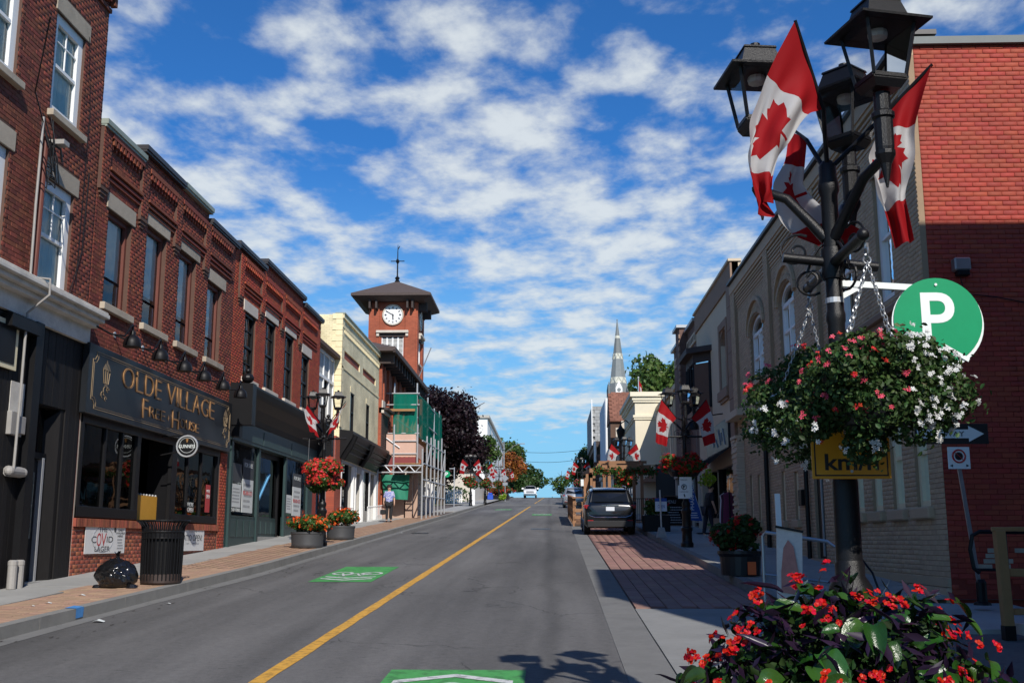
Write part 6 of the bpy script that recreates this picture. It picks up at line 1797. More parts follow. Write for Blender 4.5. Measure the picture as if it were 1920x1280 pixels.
# ---- church
Ch = thing('church', 'distant church with tall grey slate spire banded in cream', 'church', (13, 200, g(190)))
cx, cy = 13.05, 200
mb = MB(); mb.box(cx - 2.0, cx + 2.0, cy - 2, cy + 2, 5, 27.95); mb.box(cx - 2.15, cx + 2.15, cy - 2.15, cy + 2.15, 27.5, 27.95); mb.build('tower', M['white_wall'], Ch)
mb = MB(); mb.box(cx - 8, cx + 9, cy + 2, cy + 26, 5, 17); mb.add([(cx-8, cy+2, 17), (cx+9, cy+2, 17), (cx+.5, cy+2, 23), (cx-8, cy+26, 17), (cx+9, cy+26, 17), (cx+.5, cy+26, 23)], [(0,1,2), (3,5,4), (0,2,5,3), (1,4,5,2)]); mb.build('nave', M['stone_pale'], Ch)
z0_, z1_, r0_ = 27.95, 42.9, 1.95
def sr(z): return r0_ * (z1_ - z) / (z1_ - z0_) + .04
for (a, b, m_) in ((27.95, 30.7, 'slate'), (30.7, 31.8, 'slate_pale'), (31.8, 35.3, 'slate'), (35.3, 36.35, 'slate_pale'), (36.35, 39.3, 'slate'), (39.3, 39.8, 'slate_pale'), (39.8, 42.9, 'slate')):
    mb = MB(); mb.lathe((cx, cy, 0), [(sr(a), a), (sr(b), b)], 8, rot=math.pi/8); mb.build('spire', M[m_], Ch)
mb = MB()
for (za, zb) in ((30.75, 31.75), (35.35, 36.3)):
    for k in range(8):
        a0 = math.pi/8 + k*math.pi/4; a1 = a0 + math.pi/4
        p0 = Vector((cx + sr(za)*math.cos(a0)*1.02, cy + sr(za)*math.sin(a0)*1.02, za)); p1 = Vector((cx + sr(za)*math.cos(a1)*1.02, cy + sr(za)*math.sin(a1)*1.02, za))
        t_ = (p0 + p1) / 2; t_ = Vector((cx + (t_.x-cx)*.9, cy + (t_.y-cy)*.9, zb)); mb.obar(p0, t_, .10, .04); mb.obar(p1, t_, .10, .04)
mb.build('spire_pattern', M['slate'], Ch)
mb = MB()
for s in (-1, 1):
    for q in (-1, 1): mb.lathe((cx + s*1.85, cy + q*1.85, 27.9), [(.22, 0), (.22, 1.8), (.02, 3.0)], 6)
mb.build('pinnacle', M['slate'], Ch)
mb = MB(); mb.add([(cx-.62, cy-2.05, 27.95), (cx+.62, cy-2.05, 27.95), (cx+.62, cy-2.05, 29.6), (cx, cy-2.0, 31.0), (cx-.62, cy-2.05, 29.6), (cx-.62, cy-1.2, 27.95), (cx+.62, cy-1.2, 27.95), (cx+.62, cy-1.2, 29.6), (cx, cy-1.0, 31.0), (cx-.62, cy-1.2, 29.6)], [(0,1,2,3,4), (1,6,7,2), (2,7,8,3), (4,3,8,9), (0,4,9,5)])
mb.build('dormer', M['white'], Ch)
mb = MB(); mb.disc((cx, cy-2.08, 29.3), (0, 1, 0), .35, .05, 16); mb.box(cx-.3, cx+.3, cy-2.1, cy-2.06, 28.2, 28.8); mb.build('dormer_louvre', M['slate'], Ch)
mb = MB(); mb.lathe((cx, cy, 42.7), [(.1, 0), (.12, .15), (.03, .3)], 6); mb.build('finial', M['slate'], Ch)

# ================================================================== FOLIAGE
def leaf_cloud(name, pts, size, m, parent, seed=0, kind='stuff', nrm=None, world=True, elong=1.6, droop=0.0, hexa=False):
    """many small pointed leaf faces, each bent along its midrib"""
    r = np.random.default_rng(seed); n = len(pts)
    pts = np.asarray(pts, float)
    d = r.normal(size=(n, 3)); 
    if nrm is not None: d = d * .75 + np.asarray(nrm) * 1.0
    d /= np.linalg.norm(d, axis=1)[:, None] + 1e-9
    a = r.normal(size=(n, 3)); a[:, 2] -= droop; a -= d * (a * d).sum(1)[:, None]; a /= np.linalg.norm(a, axis=1)[:, None] + 1e-9
    b = np.cross(d, a)
    s = size * r.uniform(.6, 1.3, n)[:, None]
    L_, Wd = s * elong * .5, s * .5
    if hexa:
        up = d * s * .14
        V = np.stack([pts - a*L_, pts - a*L_*.35 - b*Wd*.9 + up, pts + a*L_*.4 - b*Wd*.75 + up, pts + a*L_ - d*s*.1, pts + a*L_*.4 + b*Wd*.75 + up, pts - a*L_*.35 + b*Wd*.9 + up], 1)
        i = np.arange(n) * 6
        F = np.concatenate([np.stack([i, i+1, i+2], 1), np.stack([i, i+2, i+3], 1), np.stack([i, i+3, i+4], 1), np.stack([i, i+4, i+5], 1)])
    else:
        V = np.stack([pts - a*L_, pts - b*Wd + d*s*.12, pts + a*L_, pts + b*Wd + d*s*.12], 1)
        i = np.arange(n) * 4
        F = np.concatenate([np.stack([i, i+1, i+2], 1), np.stack([i, i+2, i+3], 1)])
    return mesh_np(name, V.reshape(-1, 3), F, m, parent, kind=kind, world=world)

def blob_points(c, rad, n, seed, lumps=14, inner=.55, lump_r=.42, flat=0.0):
    """points spread over an uneven lumpy volume; returns positions and outward directions"""
    r = np.random.default_rng(seed)
    c = np.array(c, float); rad = np.array(rad, float)
    d = r.normal(size=(lumps, 3)); d /= np.linalg.norm(d, axis=1)[:, None]
    if flat: d[:, 2] = np.abs(d[:, 2]) * (1 if flat > 0 else -1)
    cs = d * r.uniform(.45, .80, (lumps, 1)); rs = r.uniform(.7, 1.15, lumps) * lump_r
    cs = np.vstack([cs, np.zeros((1, 3))]); rs = np.append(rs, inner)
    w_ = rs ** 2; k = r.choice(len(rs), n, p=w_ / w_.sum())
    q = r.normal(size=(n, 3)); q /= np.linalg.norm(q, axis=1)[:, None]
    p = cs[k] + q * (rs[k] * r.uniform(.55, 1.0, n) ** .5)[:, None]
    o_ = r.random(n) < .07
    p[o_] *= r.uniform(1.04, 1.20, o_.sum())[:, None]
    return c + p * rad, q

def tree(name, label, cat, x, y, h, cr, cz, m, n, size, seed, group=None, trunk_r=.22, loc_z=None, lumps=22, lr=.40):
    z0 = g(y) + .1 if loc_z is None else loc_z
    T = thing(name, label, cat, (x, y, z0), group=group)
    r = random.Random(seed)
    top = z0 + cz
    mb = MB(); mb.tube([(x, y, z0 - .2), (x + .05, y, z0 + h*.22), (x - .1, y + .1, z0 + h*.5), (x, y, z0 + h*.82)], [trunk_r*1.25, trunk_r, trunk_r*.7, trunk_r*.2], 9); mb.build('trunk', M['bark'], T)
    mb = MB()
    for k in range(11):
        a = r.uniform(0, 6.28); zb = z0 + h * r.uniform(.28, .6); rr_ = r.uniform(.5, .9)
        e = (x + math.cos(a)*cr[0]*rr_, y + math.sin(a)*cr[1]*rr_, zb + cr[2]*r.uniform(.25, .8))
        mid = ((x*1.3 + e[0]*.7)/2, (y*1.3 + e[1]*.7)/2, (zb + e[2])/2 + .15)
        mb.tube([(x, y, zb), mid, e], [trunk_r*.5, trunk_r*.3, trunk_r*.07], 6)
    mb.build('limb', M['bark'], T)
    p, q = blob_points((x, y, top), cr, n, seed, lumps=lumps, lump_r=lr)
    leaf_cloud('crown', p, size, m, T, seed, nrm=q)
    return T

tree('maroon_maple', 'large dark maroon maple tree beside the scaffold and clock tower', 'tree', -9.9, 99, 10.5, (4.8, 4.8, 4.8), 6.5, M['leaf_maple'], 34000, .21, 11, trunk_r=.35, lumps=60, lr=.30)
tree('green_tree', 'green tree rising behind the flat-roofed beige building at right', 'tree', 9.0, 82, 12, (3.6, 3.4, 3.6), 8.7, M['leaf_tree'], 9000, .24, 21)
tree('green_tree', 'yellow-green tree right behind the far white building', 'tree', -9.6, 223, 13, (5.0, 5, 4.6), 9.5, M['leaf_tree'], 6000, .42, 22)
tree('green_tree', 'dark green tree lowest on the left of the road crest', 'tree', -5.2, 236, 9, (4.2, 4, 3.4), 5.9, M['leaf_tree_dark'], 4500, .42, 23, loc_z=9.0)
tree('autumn_tree', 'tree turning orange at its edge beside the far lamp standard', 'tree', -8.4, 212, 10, (3.9, 4, 3.2), 7.4, M['leaf_autumn'], 3500, .36, 24)
tree('small_tree', 'small light green tree before the tall white building', 'tree', -8.6, 150, 9, (1.9, 1.9, 2.5), 6.2, M['leaf_tree'], 2500, .26, 25, trunk_r=.12)
tree('bushy_tree', 'bushy green tree at right of the road crest behind the parked silver car', 'tree', 4.8, 128, 6, (2.4, 2.4, 2.6), 3.9, M['leaf_tree'], 5000, .22, 26, trunk_r=.13)
tree('bushy_tree', 'thin pale green tree leaning over the road crest at right', 'tree', 2.0, 170, 5, (2.3, 2, 2.0), 2.2, M['leaf_tree'], 700, .30, 27, trunk_r=.1, lumps=12, lr=.3)
tree('bushy_tree', 'dark leafy tree behind the far right lamp', 'tree', 3.9, 112, 5.4, (1.6, 1.6, 2.4), 3.4, M['leaf_tree_dark'], 4200, .19, 28, trunk_r=.12)
hd = thing('hedge', 'dark clipped hedge behind the white picket fence', 'hedge', (-12, 111, g(111)))
p, q = blob_points((-12.5, 111.5, g(111) + .8), (5, .8, 1.0), 2500, 31, lumps=20, lump_r=.5); leaf_cloud('foliage', p, .2, M['leaf_tree_dark'], hd, 3)
for i, (x, y, h_) in enumerate(((-1.2, 232, 1.6), (1.5, 236, 2.0), (3.8, 226, 2.6))):
    t = thing('far_bush', ('small far bush on the skyline left of the thin tree', 'small far bush on the skyline under the thin tree', 'far bush on the skyline beside the parked silver car')[i], 'bush', (x, y, g(y)))
    p, q = blob_points((x, y, 9.0 + h_*.4), (1.8, 1.5, h_*.7), 500, 40 + i); leaf_cloud('foliage', p, .3, M['leaf_tree'], t, 40 + i)

def flower_heads(name, pts, nrm, size, m, parent, seed, petals=5, world=True, kind=None, each=3):
    """clusters of small petals joined into one mesh"""
    r = np.random.default_rng(seed); V = []; F = []
    for c, d in zip(np.asarray(pts), np.asarray(nrm)):
        d = d / (np.linalg.norm(d) + 1e-9)
        u = np.cross(d, [0.3, .2, 1.0]); u /= np.linalg.norm(u) + 1e-9; v = np.cross(d, u)
        for e in range(each):
            cc = c + (u * r.uniform(-1, 1) + v * r.uniform(-1, 1)) * size * (.75 if each > 1 else 0) + d * r.uniform(-.2, .4) * size
            dd = d + r.normal(size=3) * .45; dd /= np.linalg.norm(dd); uu = np.cross(dd, [.1, .9, .4]); uu /= np.linalg.norm(uu); vv = np.cross(dd, uu)
            ph = r.uniform(0, 6.28); s = size * r.uniform(.55, .8)
            for k in range(petals):
                a = ph + 2*math.pi*k/petals; w_ = .42
                p1 = cc + (uu*math.cos(a-w_) + vv*math.sin(a-w_))*s*.75 + dd*s*.18
                p2 = cc + (uu*math.cos(a) + vv*math.sin(a))*s*1.05 + dd*s*.10
                p3 = cc + (uu*math.cos(a+w_) + vv*math.sin(a+w_))*s*.75 + dd*s*.18
                b = len(V); V += [cc, p1, p2, p3]; F.append((b, b+1, b+2, b+3))
    return mesh_np(name, np.array(V), np.array(F), m, parent, kind=kind, world=world)

# ================================================================== LAMPS AND FLAGS
def leaf_poly():
    h = [(0, .50), (.09, .33), (.20, .37), (.15, .10), (.28, .23), (.31, .17), (.46, .19), (.41, .04), (.47, -.01), (.24, -.20), (.265, -.29), (.025, -.25), (.03, -.50)]
    return h + [(-x, y) for x, y in reversed(h[1:])]
def _flag_mesh():
    """2:1 flag in u (fly 0..2) and v (hoist 0..1) cut into small triangles along the leaf and the bars"""
    pts = []; edges = []
    lp_ = [(1 + x * .80, .5 + y * .80) for x, y in leaf_poly()]
    den = []
    for i in range(len(lp_)):
        a, b = lp_[i], lp_[(i+1) % len(lp_)]
        for t in (0, .5): den.append((a[0]*(1-t) + b[0]*t, a[1]*(1-t) + b[1]*t))
    n = len(den); pts += den; edges += [(i, (i+1) % n) for i in range(n)]
    for uu in np.linspace(0, 2, 41):
        for vv in np.linspace(0, 1, 17): pts.append((float(uu), float(vv)))
    r = delaunay_2d_cdt([Vector(p) for p in pts], edges, [], 0, 1e-5)
    V = [(p.x, p.y) for p in r[0]]; T = [tuple(f) for f in r[2]]
    def inside(x, y):
        c = False; j = n - 1
        for i in range(n):
            xi, yi = den[i]; xj, yj = den[j]
            if (yi > y) != (yj > y) and x < (xj - xi) * (y - yi) / (yj - yi) + xi: c = not c
            j = i
        return c
    mi = []
    for t in T:
        cx_, cy_ = sum(V[i][0] for i in t)/3, sum(V[i][1] for i in t)/3
        mi.append(0 if (cx_ < .5 or cx_ > 1.5 or inside(cx_, cy_)) else 1)
    return np.array(V), T, mi
FV, FT, FM = _flag_mesh()
def flag(parent_name, label, base, tip, path, width, root=None, wave=.03, seed=0, group=None, stick_from=None, fold=.6, narrow=.35):
    """a cloth hung from a raked stick: hoist runs base->tip, the fly follows path (list of points of the cloth's mid line)"""
    base, tip = Vector(base), Vector(tip)
    t = root or thing('flag', label, 'flag', tuple(stick_from or base), group=group)
    mb = MB(); mb.tube([stick_from or base, base, tip], [.014, .013, .009], 8); mb.build('stick', M['black'], t)
    u = FV[:, 0] / 2; v = FV[:, 1][:, None]
    if path is None:
        E0, E1, st = (np.array(q, float) for q in width)
    else:
        P_ = np.array(path, float); st = np.append(0, np.cumsum(np.linalg.norm(np.diff(P_, axis=0), axis=1))); st /= st[-1]
        H0 = np.array(tip - base); wd = np.array(width, float); ez = np.clip(st * 2.2, 0, 1)[:, None]
        hh = (H0 * (1 - ez) + wd * ez) * (1 - narrow * st)[:, None] * .5
        E0, E1 = P_ - hh, P_ + hh
    def smooth_interp(E):
        xs_ = np.linspace(0, 1, 81); q = np.stack([np.interp(xs_, st, E[:, k]) for k in range(3)], 1)
        for _ in range(14): q[1:-1] = (q[:-2] + 2*q[1:-1] + q[2:]) / 4
        return np.stack([np.interp(u, xs_, q[:, k]) for k in range(3)], 1)
    A0, A1 = smooth_interp(E0), smooth_interp(E1)
    hd_ = A1 - A0
    nrm = np.cross(hd_, np.gradient((E0 + E1)/2, axis=0).mean(0)); nrm /= np.linalg.norm(nrm, axis=1)[:, None] + 1e-9
    r = random.Random(seed); w_ = np.zeros_like(u)
    for k in range(5): w_ += np.sin(v[:, 0] * r.uniform(5, 15) + u * r.uniform(-9, 9) + r.uniform(0, 6)) * r.uniform(.4, 1) / (1 + k*.25)
    v = v + .11 * np.sin(v * 9.4 + seed) * np.clip(u * 2 - .3, 0, 1)[:, None] * fold
    w_ = w_ + 1.6 * fold * np.cos(v[:, 0] * 9.4 + seed + u * 2.2) * np.clip(u * 1.6 - .1, 0, 1)
    pos = A0 * (1 - v) + A1 * v + nrm * (w_ * wave * np.clip(u * 3, 0.12, 1))[:, None]
    off = ORG.get(t.name, Vector((0, 0, 0)))
    me = bpy.data.meshes.new('cloth'); me.from_pydata((pos - np.array(off)).tolist(), [], FT)
    me.materials.append(M['red_flag']); me.materials.append(M['white_flag']); me.polygons.foreach_set('material_index', FM)
    me.update(); smooth_mesh(me, 180)
    o = bpy.data.objects.new('cloth', me); COL.objects.link(o); o.parent = t
    return t

def lantern(parent, c, rz, s=1.0):
    """carriage lantern standing on its fitter: c is the centre of the glass foot"""
    def rot(x, y): return (c[0] + (x*math.cos(rz) - y*math.sin(rz))*s, c[1] + (x*math.sin(rz) + y*math.cos(rz))*s)
    def sq(r, z): return [(*rot(a*r, b*r), c[2] + z*s) for a, b in ((-1,-1),(1,-1),(1,1),(-1,1))]
    def frus(mb, r0, z0, r1, z1, cap=True):
        mb.add(sq(r0, z0) + sq(r1, z1), [(0,1,5,4),(1,2,6,5),(2,3,7,6),(3,0,4,7)] + ([(3,2,1,0),(4,5,6,7)] if cap else []))
    mb = MB(); frus(mb, .075, -.06, .098, -.02); frus(mb, .098, -.02, .098, .0)
    mb.lathe((c[0], c[1], c[2]), [(.045*s, -.42*s), (.05*s, -.38*s), (.05*s, -.22*s), (.062*s, -.21*s), (.062*s, -.185*s), (.045*s, -.17*s), (.045*s, -.07*s)], 12)
    mb.lathe((c[0], c[1], c[2]), [(.006*s, -.60*s), (.03*s, -.47*s), (.055*s, -.42*s), (.055*s, -.40*s), (.03*s, -.395*s)], 10)
    L_ = mb.build('lantern', M['black_iron'], parent)
    mb = MB()
    b0, b1 = sq(.094, 0), sq(.140, .30)
    for i in range(4): mb.obar(b0[i], b1[i], .017*s, .017*s)
    for q in (b0, b1):
        for i in range(4): mb.obar(q[i], q[(i+1) % 4], .018*s, .022*s)
    mb.build('lantern_frame', M['black_iron'], L_)
    mb = MB(); mb.add(sq(.090, .0) + sq(.135, .295), [(0,1,5,4),(1,2,6,5),(2,3,7,6),(3,0,4,7)]); mb.build('lantern_glass', M['lamp_glass'], L_)
    mb = MB(); frus(mb, .205, .290, .207, .303); frus(mb, .207, .303, .125, .335); frus(mb, .122, .335, .092, .44); frus(mb, .10, .44, .096, .452)
    mb.lathe((c[0], c[1], c[2]), [(.03*s, .45*s), (.032*s, .46*s), (.032*s, .50*s), (.012*s, .505*s)], 10)
    mb.build('lantern_roof', M['black_iron'], L_)
    mb = MB(); mb.lathe((c[0], c[1], c[2]), [(.05*s, .29*s), (.055*s, .27*s), (.05*s, .25*s), (.02*s, .24*s)], 10); mb.build('lamp_holder', M['bulb'], L_)

def street_lamp(label, group, arms, full=True, bar='y'):
    """built at the origin: base, fluted post, three curved arms with lanterns, a cross bar for the baskets"""
    t = thing('street_lamp', label, 'street lamp', (0, 0, 0), group=group)
    mb = MB(); n = 20
    mb.lathe((0, 0, 0), [(.17, 0), (.17, .10), (.14, .14), (.13, .40), (.155, .44), (.155, .50), (.12, .54), (.115, .86), (.135, .90), (.14, .96), (.10, 1.02), (.10, 1.06), (.115, 1.10), (.115, 1.16), (.078, 1.22), (.078, 1.28), (.07, 1.30)], n)
    mb.build('base', M['black_iron'], t, smooth=35)
    mb = MB(); mb.lathe((0, 0, 0), [(.07, 1.28), (.068, 1.72), (.060, 1.76), (.054, 1.80), (.050, 2.10), (.048, 2.60), (.054, 2.62), (.054, 2.66), (.048, 2.68), (.047, 3.35), (.058, 3.38), (.058, 3.42), (.05, 3.46), (.05, 3.53), (.03, 3.56)], n)
    mb.build('post', M['black_iron'], t, smooth=35)
    if full:
        mb = MB()
        for k in range(12):
            a = k * math.pi / 6; mb.tube([(.131*math.cos(a), .131*math.sin(a), .15), (.119*math.cos(a), .119*math.sin(a), .39)], .012, 5); mb.tube([(.118*math.cos(a), .118*math.sin(a), .56), (.114*math.cos(a), .114*math.sin(a), .84)], .011, 5)
        mb.build('fluting', M['black_iron'], t)
    for (ax_, ay_, rz_) in arms:
        rr_ = math.hypot(ax_, ay_); ux, uy = ax_/rr_, ay_/rr_
        mb = MB(); mb.tube([(ux*.03, uy*.03, 3.10), (ux*rr_*.28, uy*rr_*.28, 3.20), (ux*rr_*.62, uy*rr_*.62, 3.36), (ux*rr_*.9, uy*rr_*.9, 3.41), (ux*rr_, uy*rr_, 3.40)], [.034, .031, .029, .028, .027], 10)
        arm = mb.build('arm', M['black_iron'], t, smooth=60)
        mb = MB()      # wrought scrolls under the arm
        pts = [(ux*(.05 + .16*math.sin(a)*.5 + .04*a*.3), uy*(.05 + .16*math.sin(a)*.5 + .04*a*.3), 3.02 - .10*a*.5 + .05*math.cos(a*2)) for a in np.linspace(0, 3.6, 14)]
        mb.tube(pts, .009, 5)
        sp_ = [(ux*(.20 + (.015 + .011*a)*math.cos(a)), uy*(.20 + (.015 + .011*a)*math.cos(a)), 3.04 + (.015 + .011*a)*math.sin(a)) for a in np.linspace(0, 8.5, 26)]
        mb.tube(sp_, .008, 5); sp_ = [(ux*(.13 + (.012 + .009*a)*math.cos(-a)), uy*(.13 + (.012 + .009*a)*math.cos(-a)), 2.86 + (.012 + .009*a)*math.sin(-a)) for a in np.linspace(0, 8.5, 24)]
        mb.tube(sp_, .008, 5); mb.build('scroll', M['black_iron'], arm)
        lantern(t, (ax_, ay_, 3.85), rz_, 1.0)
    mb = MB()
    e = .60
    d = (0, 1) if bar == 'y' else (1, 0)
    mb.tube([(-d[0]*e, -d[1]*e, 2.95), (d[0]*e, d[1]*e, 2.95)], .029, 12); mb.tube([(-d[1]*.28, -d[0]*.28, 2.99), (d[1]*.25, d[0]*.25, 2.93)], .028, 10)
    mb.sphere((-d[0]*e, -d[1]*e, 2.95), .033); mb.sphere((d[0]*e, d[1]*e, 2.95), .033); mb.lathe((0, 0, 2.86), [(.06, 0), (.064, .03), (.064, .15), (.06, .18)], 14)
    mb.build('basket_bar', M['black_iron'], t, smooth=50)
    return t

LZ = .30
FL = street_lamp('near black street lamp with three lanterns, flags and hanging baskets, at right', 'black street lamps along both pavements', [(.19, -.45, .25), (-.36, .12, .12), (.25, .42, .72)])
FL.location = (1.62, 6.0, LZ)
mb = MB(); mb.lathe((0, 0, 2.72), [(.0505, 0), (.0505, .03)], 16); mb.build('steel_band', M['galv'], FL)

mid_arms = [(.0, -.36, .2), (-.40, .2, .3), (.32, .2, .3)]
ML = street_lamp('black street lamp beside the parking sign on the right pavement', 'black street lamps along both pavements', mid_arms, full=False, bar='x')
ML.location = (3.58, 28.6, g(28.6) + .15); ML.scale = (.97,)*3
lamps = [(-6.12, 29.2, 'black street lamp beside the pair of round planters on the left pavement'), (-6.45, 89.3, 'black street lamp nearest the green parking sign, far left pavement'),
         (-6.15, 104.4, 'second black street lamp beyond the scaffold, far left pavement'), (-6.2, 135.0, 'black street lamp beside the traffic cone, far left pavement'),
         (-5.9, 156.0, 'black street lamp at the end of the far left row'), (4.02, 58.0, 'black street lamp rising behind the timber pergola'),
         (2.95, 99, 'black street lamp above the far parked silver car'), (3.2, 150, 'most distant black street lamp at right, near the road crest')]
for x, y, lb in lamps: copy_tree(ML, loc=(x, y, g(y) + .15), label=lb)

# near flags
ST = [0, .25, .5, .68, .76, 1]
flag('f', 'near flag with a big maple leaf hanging from the left of the near lamp', (1.56, 5.8, 4.1), (1.38, 5.6, 4.54), None,
     ([(1.56, 5.8, 4.1), (1.47, 5.7, 4.04), (1.32, 5.58, 3.84), (1.29, 5.68, 3.75), (1.23, 5.62, 3.62), (1.22, 5.6, 3.50)], [(1.38, 5.6, 4.54), (1.21, 5.62, 4.23), (1.11, 5.68, 3.99), (1.05, 5.58, 3.77), (1.07, 5.62, 3.67), (1.17, 5.66, 3.40)], ST), wave=.030, fold=1.0, seed=2, stick_from=(1.62, 6.0, 3.80))
flag('f', 'lower near flag curling behind the post of the near lamp', (1.58, 6.28, 4.1), (1.55, 6.45, 4.23), None,
     ([(1.58, 6.28, 4.1), (1.57, 6.3, 3.95), (1.54, 6.35, 3.83), (1.62, 6.3, 3.69), (1.73, 6.35, 3.6), (1.88, 6.35, 3.53)], [(1.52, 6.45, 4.23), (1.46, 6.35, 4.0), (1.39, 6.28, 3.84), (1.41, 6.3, 3.64), (1.49, 6.28, 3.50), (1.73, 6.35, 3.40)], [0, .22, .42, .6, .78, 1]), wave=.022, seed=5, stick_from=(1.62, 6.02, 3.80))
flag('f', 'near flag hanging on the right of the near lamp before the red wall', (1.95, 5.92, 4.12), (2.18, 5.78, 4.35), None,
     ([(1.95, 5.92, 4.12), (1.89, 5.9, 4.0), (1.84, 5.95, 3.85), (1.84, 5.86, 3.65), (1.90, 5.9, 3.5), (1.93, 5.88, 3.31)], [(2.18, 5.78, 4.35), (2.08, 5.84, 4.01), (2.06, 5.8, 3.82), (2.05, 5.9, 3.67), (2.0, 5.84, 3.59), (2.05, 5.86, 3.36)], ST), wave=.030, fold=1.0, seed=9, stick_from=(1.62, 6.0, 3.80))
# distant flags, two to a lamp
def lamp_flags(x, y, z, s, lab, sd, spread=.95):
    for k, sg in enumerate((-1, 1)):
        b = (x + sg*.20*s, y - .05, z + 3.45*s); tp = (x + sg*.55*s*spread, y - .18, z + 3.95*s)
        pth = [((b[0]+tp[0])/2, (b[1]+tp[1])/2, (b[2]+tp[2])/2), (x + sg*.52*s*spread, y - .2, z + 3.35*s), (x + sg*.56*s*spread, y - .2, z + 3.05*s), (x + sg*.60*s*spread, y - .2, z + 2.72*s)]
        flag('f', lab[k], b, tp, pth, (sg*.46*s, -.05, .16*s), wave=.022*s, seed=sd + k, stick_from=(x, y, z + 3.4*s), narrow=.25)
lamp_flags(3.58, 28.6, g(28.6) + .15, .97, ('left flag on the lamp beside the parking sign, right pavement', 'right flag on the lamp beside the parking sign, right pavement'), 20, 1.1)
# the flags of the left lamp blow out sideways
for k, (sg, nm_) in enumerate(((-1, 'red flag blown left from the lamp by the round planters'), (1, 'flag blown right from the lamp by the round planters'))):
    x, y, z = -6.12, 29.2, g(29.2) + .15
    b = (x + sg*.12, y, z + 3.3); tp = (x + sg*.62, y - .3, z + 3.85) if sg > 0 else (x - .48, y - .1, z + 3.8)
    pth = [((b[0]+tp[0])/2, b[1], (b[2]+tp[2])/2), (x + sg*.36, y - .25, z + 3.42), (x + sg*.30, y - .3, z + 3.18), (x + sg*.22, y - .3, z + 2.98)]
    flag('f', nm_, b, tp, pth, (sg*.35, -.1, .32), wave=.02, seed=30 + k, stick_from=(x, y, z + 3.3), narrow=.35)
far = [(-6.45, 89.3, 'far left lamp nearest the parking sign'), (-6.15, 104.4, 'second far left lamp'), (-6.2, 135.0, 'far left lamp by the traffic cone'), (-5.9, 156, 'last far left lamp'),
       (4.02, 58.0, 'lamp behind the timber pergola'), (2.95, 99, 'lamp above the parked silver car'), (3.2, 150, 'most distant right lamp')]
for i, (x, y, nm_) in enumerate(far): lamp_flags(x, y, g(y) + .15, .97, ('left flag on the ' + nm_, 'right flag on the ' + nm_), 50 + 3*i, 1.25)

# ================================================================== HANGING BASKETS
def chain(mb, a, b, n, r=.0026, lw=.0075):
    a, b = Vector(a), Vector(b); d = (b - a); L_ = d.length / n; dn = d.normalized()
    u = dn.cross(Vector((0, 1, .2))).normalized(); v = dn.cross(u)
    for i in range(n):
        c = a + d * ((i + .5) / n); s = u if i % 2 else v
        pts = []
        for k in range(10):
            t = 2*math.pi*k/10; pts.append(c + dn * math.cos(t) * L_*.66 + s * math.sin(t) * lw)
        for k in range(10): mb.obar(pts[k], pts[(k+1) % 10], r*1.7)

def basket_near(label, hook, c, rad, n, seed, fl, group):
    t = thing('hanging_basket', label, 'hanging basket', (c[0], c[1], hook[2]), group=group)
    mb = MB(); top = Vector((hook[0], hook[1], hook[2])); j = top - Vector((0, 0, .10))
    mb.ring(top - Vector((0, 0, .045)), (1, 0, 0), .028, .006, 12, 5); mb.tube([top, top - Vector((0, 0, .03))], .012, 6); mb.ring(j + Vector((0, 0, .01)), (0, 1, 0), .02, .005, 10, 5); mb.build('hook', M['grey_metal'], t)
    for k in range(4):
        a = .5 + k * math.pi / 2
        mb = MB(); chain(mb, j, (c[0] + .20*math.cos(a), c[1] + .20*math.sin(a), c[2] + .13), 20); mb.build('chain', M['grey_metal'], t)
    mb = MB(); mb.lathe((c[0], c[1], c[2] - .22), [(.05, 0), (.15, .05), (.22, .18), (.24, .30)], 18); mb.build('pot', M['planter_black'], t)
    p, q = blob_points(c, rad, n, seed, lumps=34, lump_r=.33, inner=.52)
    leaf_cloud('foliage', p, .020, M['leaf_basket'], t, seed, nrm=q, elong=1.5, hexa=True)
    mb = MB(); r = random.Random(seed)
    for k in range(170):          # bare stems, some trailing
        i = r.randrange(n); e = p[i]; s_ = np.array([c[0] + r.uniform(-.12, .12), c[1] + r.uniform(-.12, .12), c[2] + .02])
        m_ = (s_ * .45 + e * .55) + np.array([0, 0, .06]); mb.tube([s_, m_, e], .0022, 3, cap=False)
    mb.build('stem', M['stem'], t, kind='stuff')
    # flower clusters as parts: choose outer points matching a region rule
    rr = np.random.default_rng(seed + 5)
    ext = np.linalg.norm((p - np.array(c)) / np.array(rad), axis=1)
    for (m_, cnt, rule, sz) in fl:
        ok = np.where((ext > .66) & (ext < 1.12) & rule(p - np.array(c), q))[0]
        if len(ok) == 0: continue
        ch = rr.choice(ok, min(cnt, len(ok)), replace=False)
        for i in ch:
            flower_heads('flower_cluster', [p[i] + q[i]*.03 + np.array([0, -.02, 0])], [q[i] + np.array([0, -.5, .3])], sz, M[m_], t, int(i), each=int(3 + i % 3))
    return t
front = lambda d, q: q[:, 1] < .25
nb = basket_near('nearest hanging basket of pink and white flowers, right under the near lamp bar', (1.645, 5.44, LZ + 2.915), (1.62, 5.42, 2.44), (.43, .44, .36), 23000, 61,
   [('petal_white', 105, lambda d, q: (q[:, 1] < .2) & (d[:, 0] > .05), .018), ('petal_pink', 48, lambda d, q: (q[:, 1] < .2) & (d[:, 0] < .08) & (d[:, 2] > -.15), .018),
    ('petal_scarlet', 12, lambda d, q: (q[:, 1] < .2) & (d[:, 0] < .0), .020), ('petal_white', 14, lambda d, q: (q[:, 1] < .2) & (d[:, 2] < -.15), .02)], 'baskets on the near lamp')
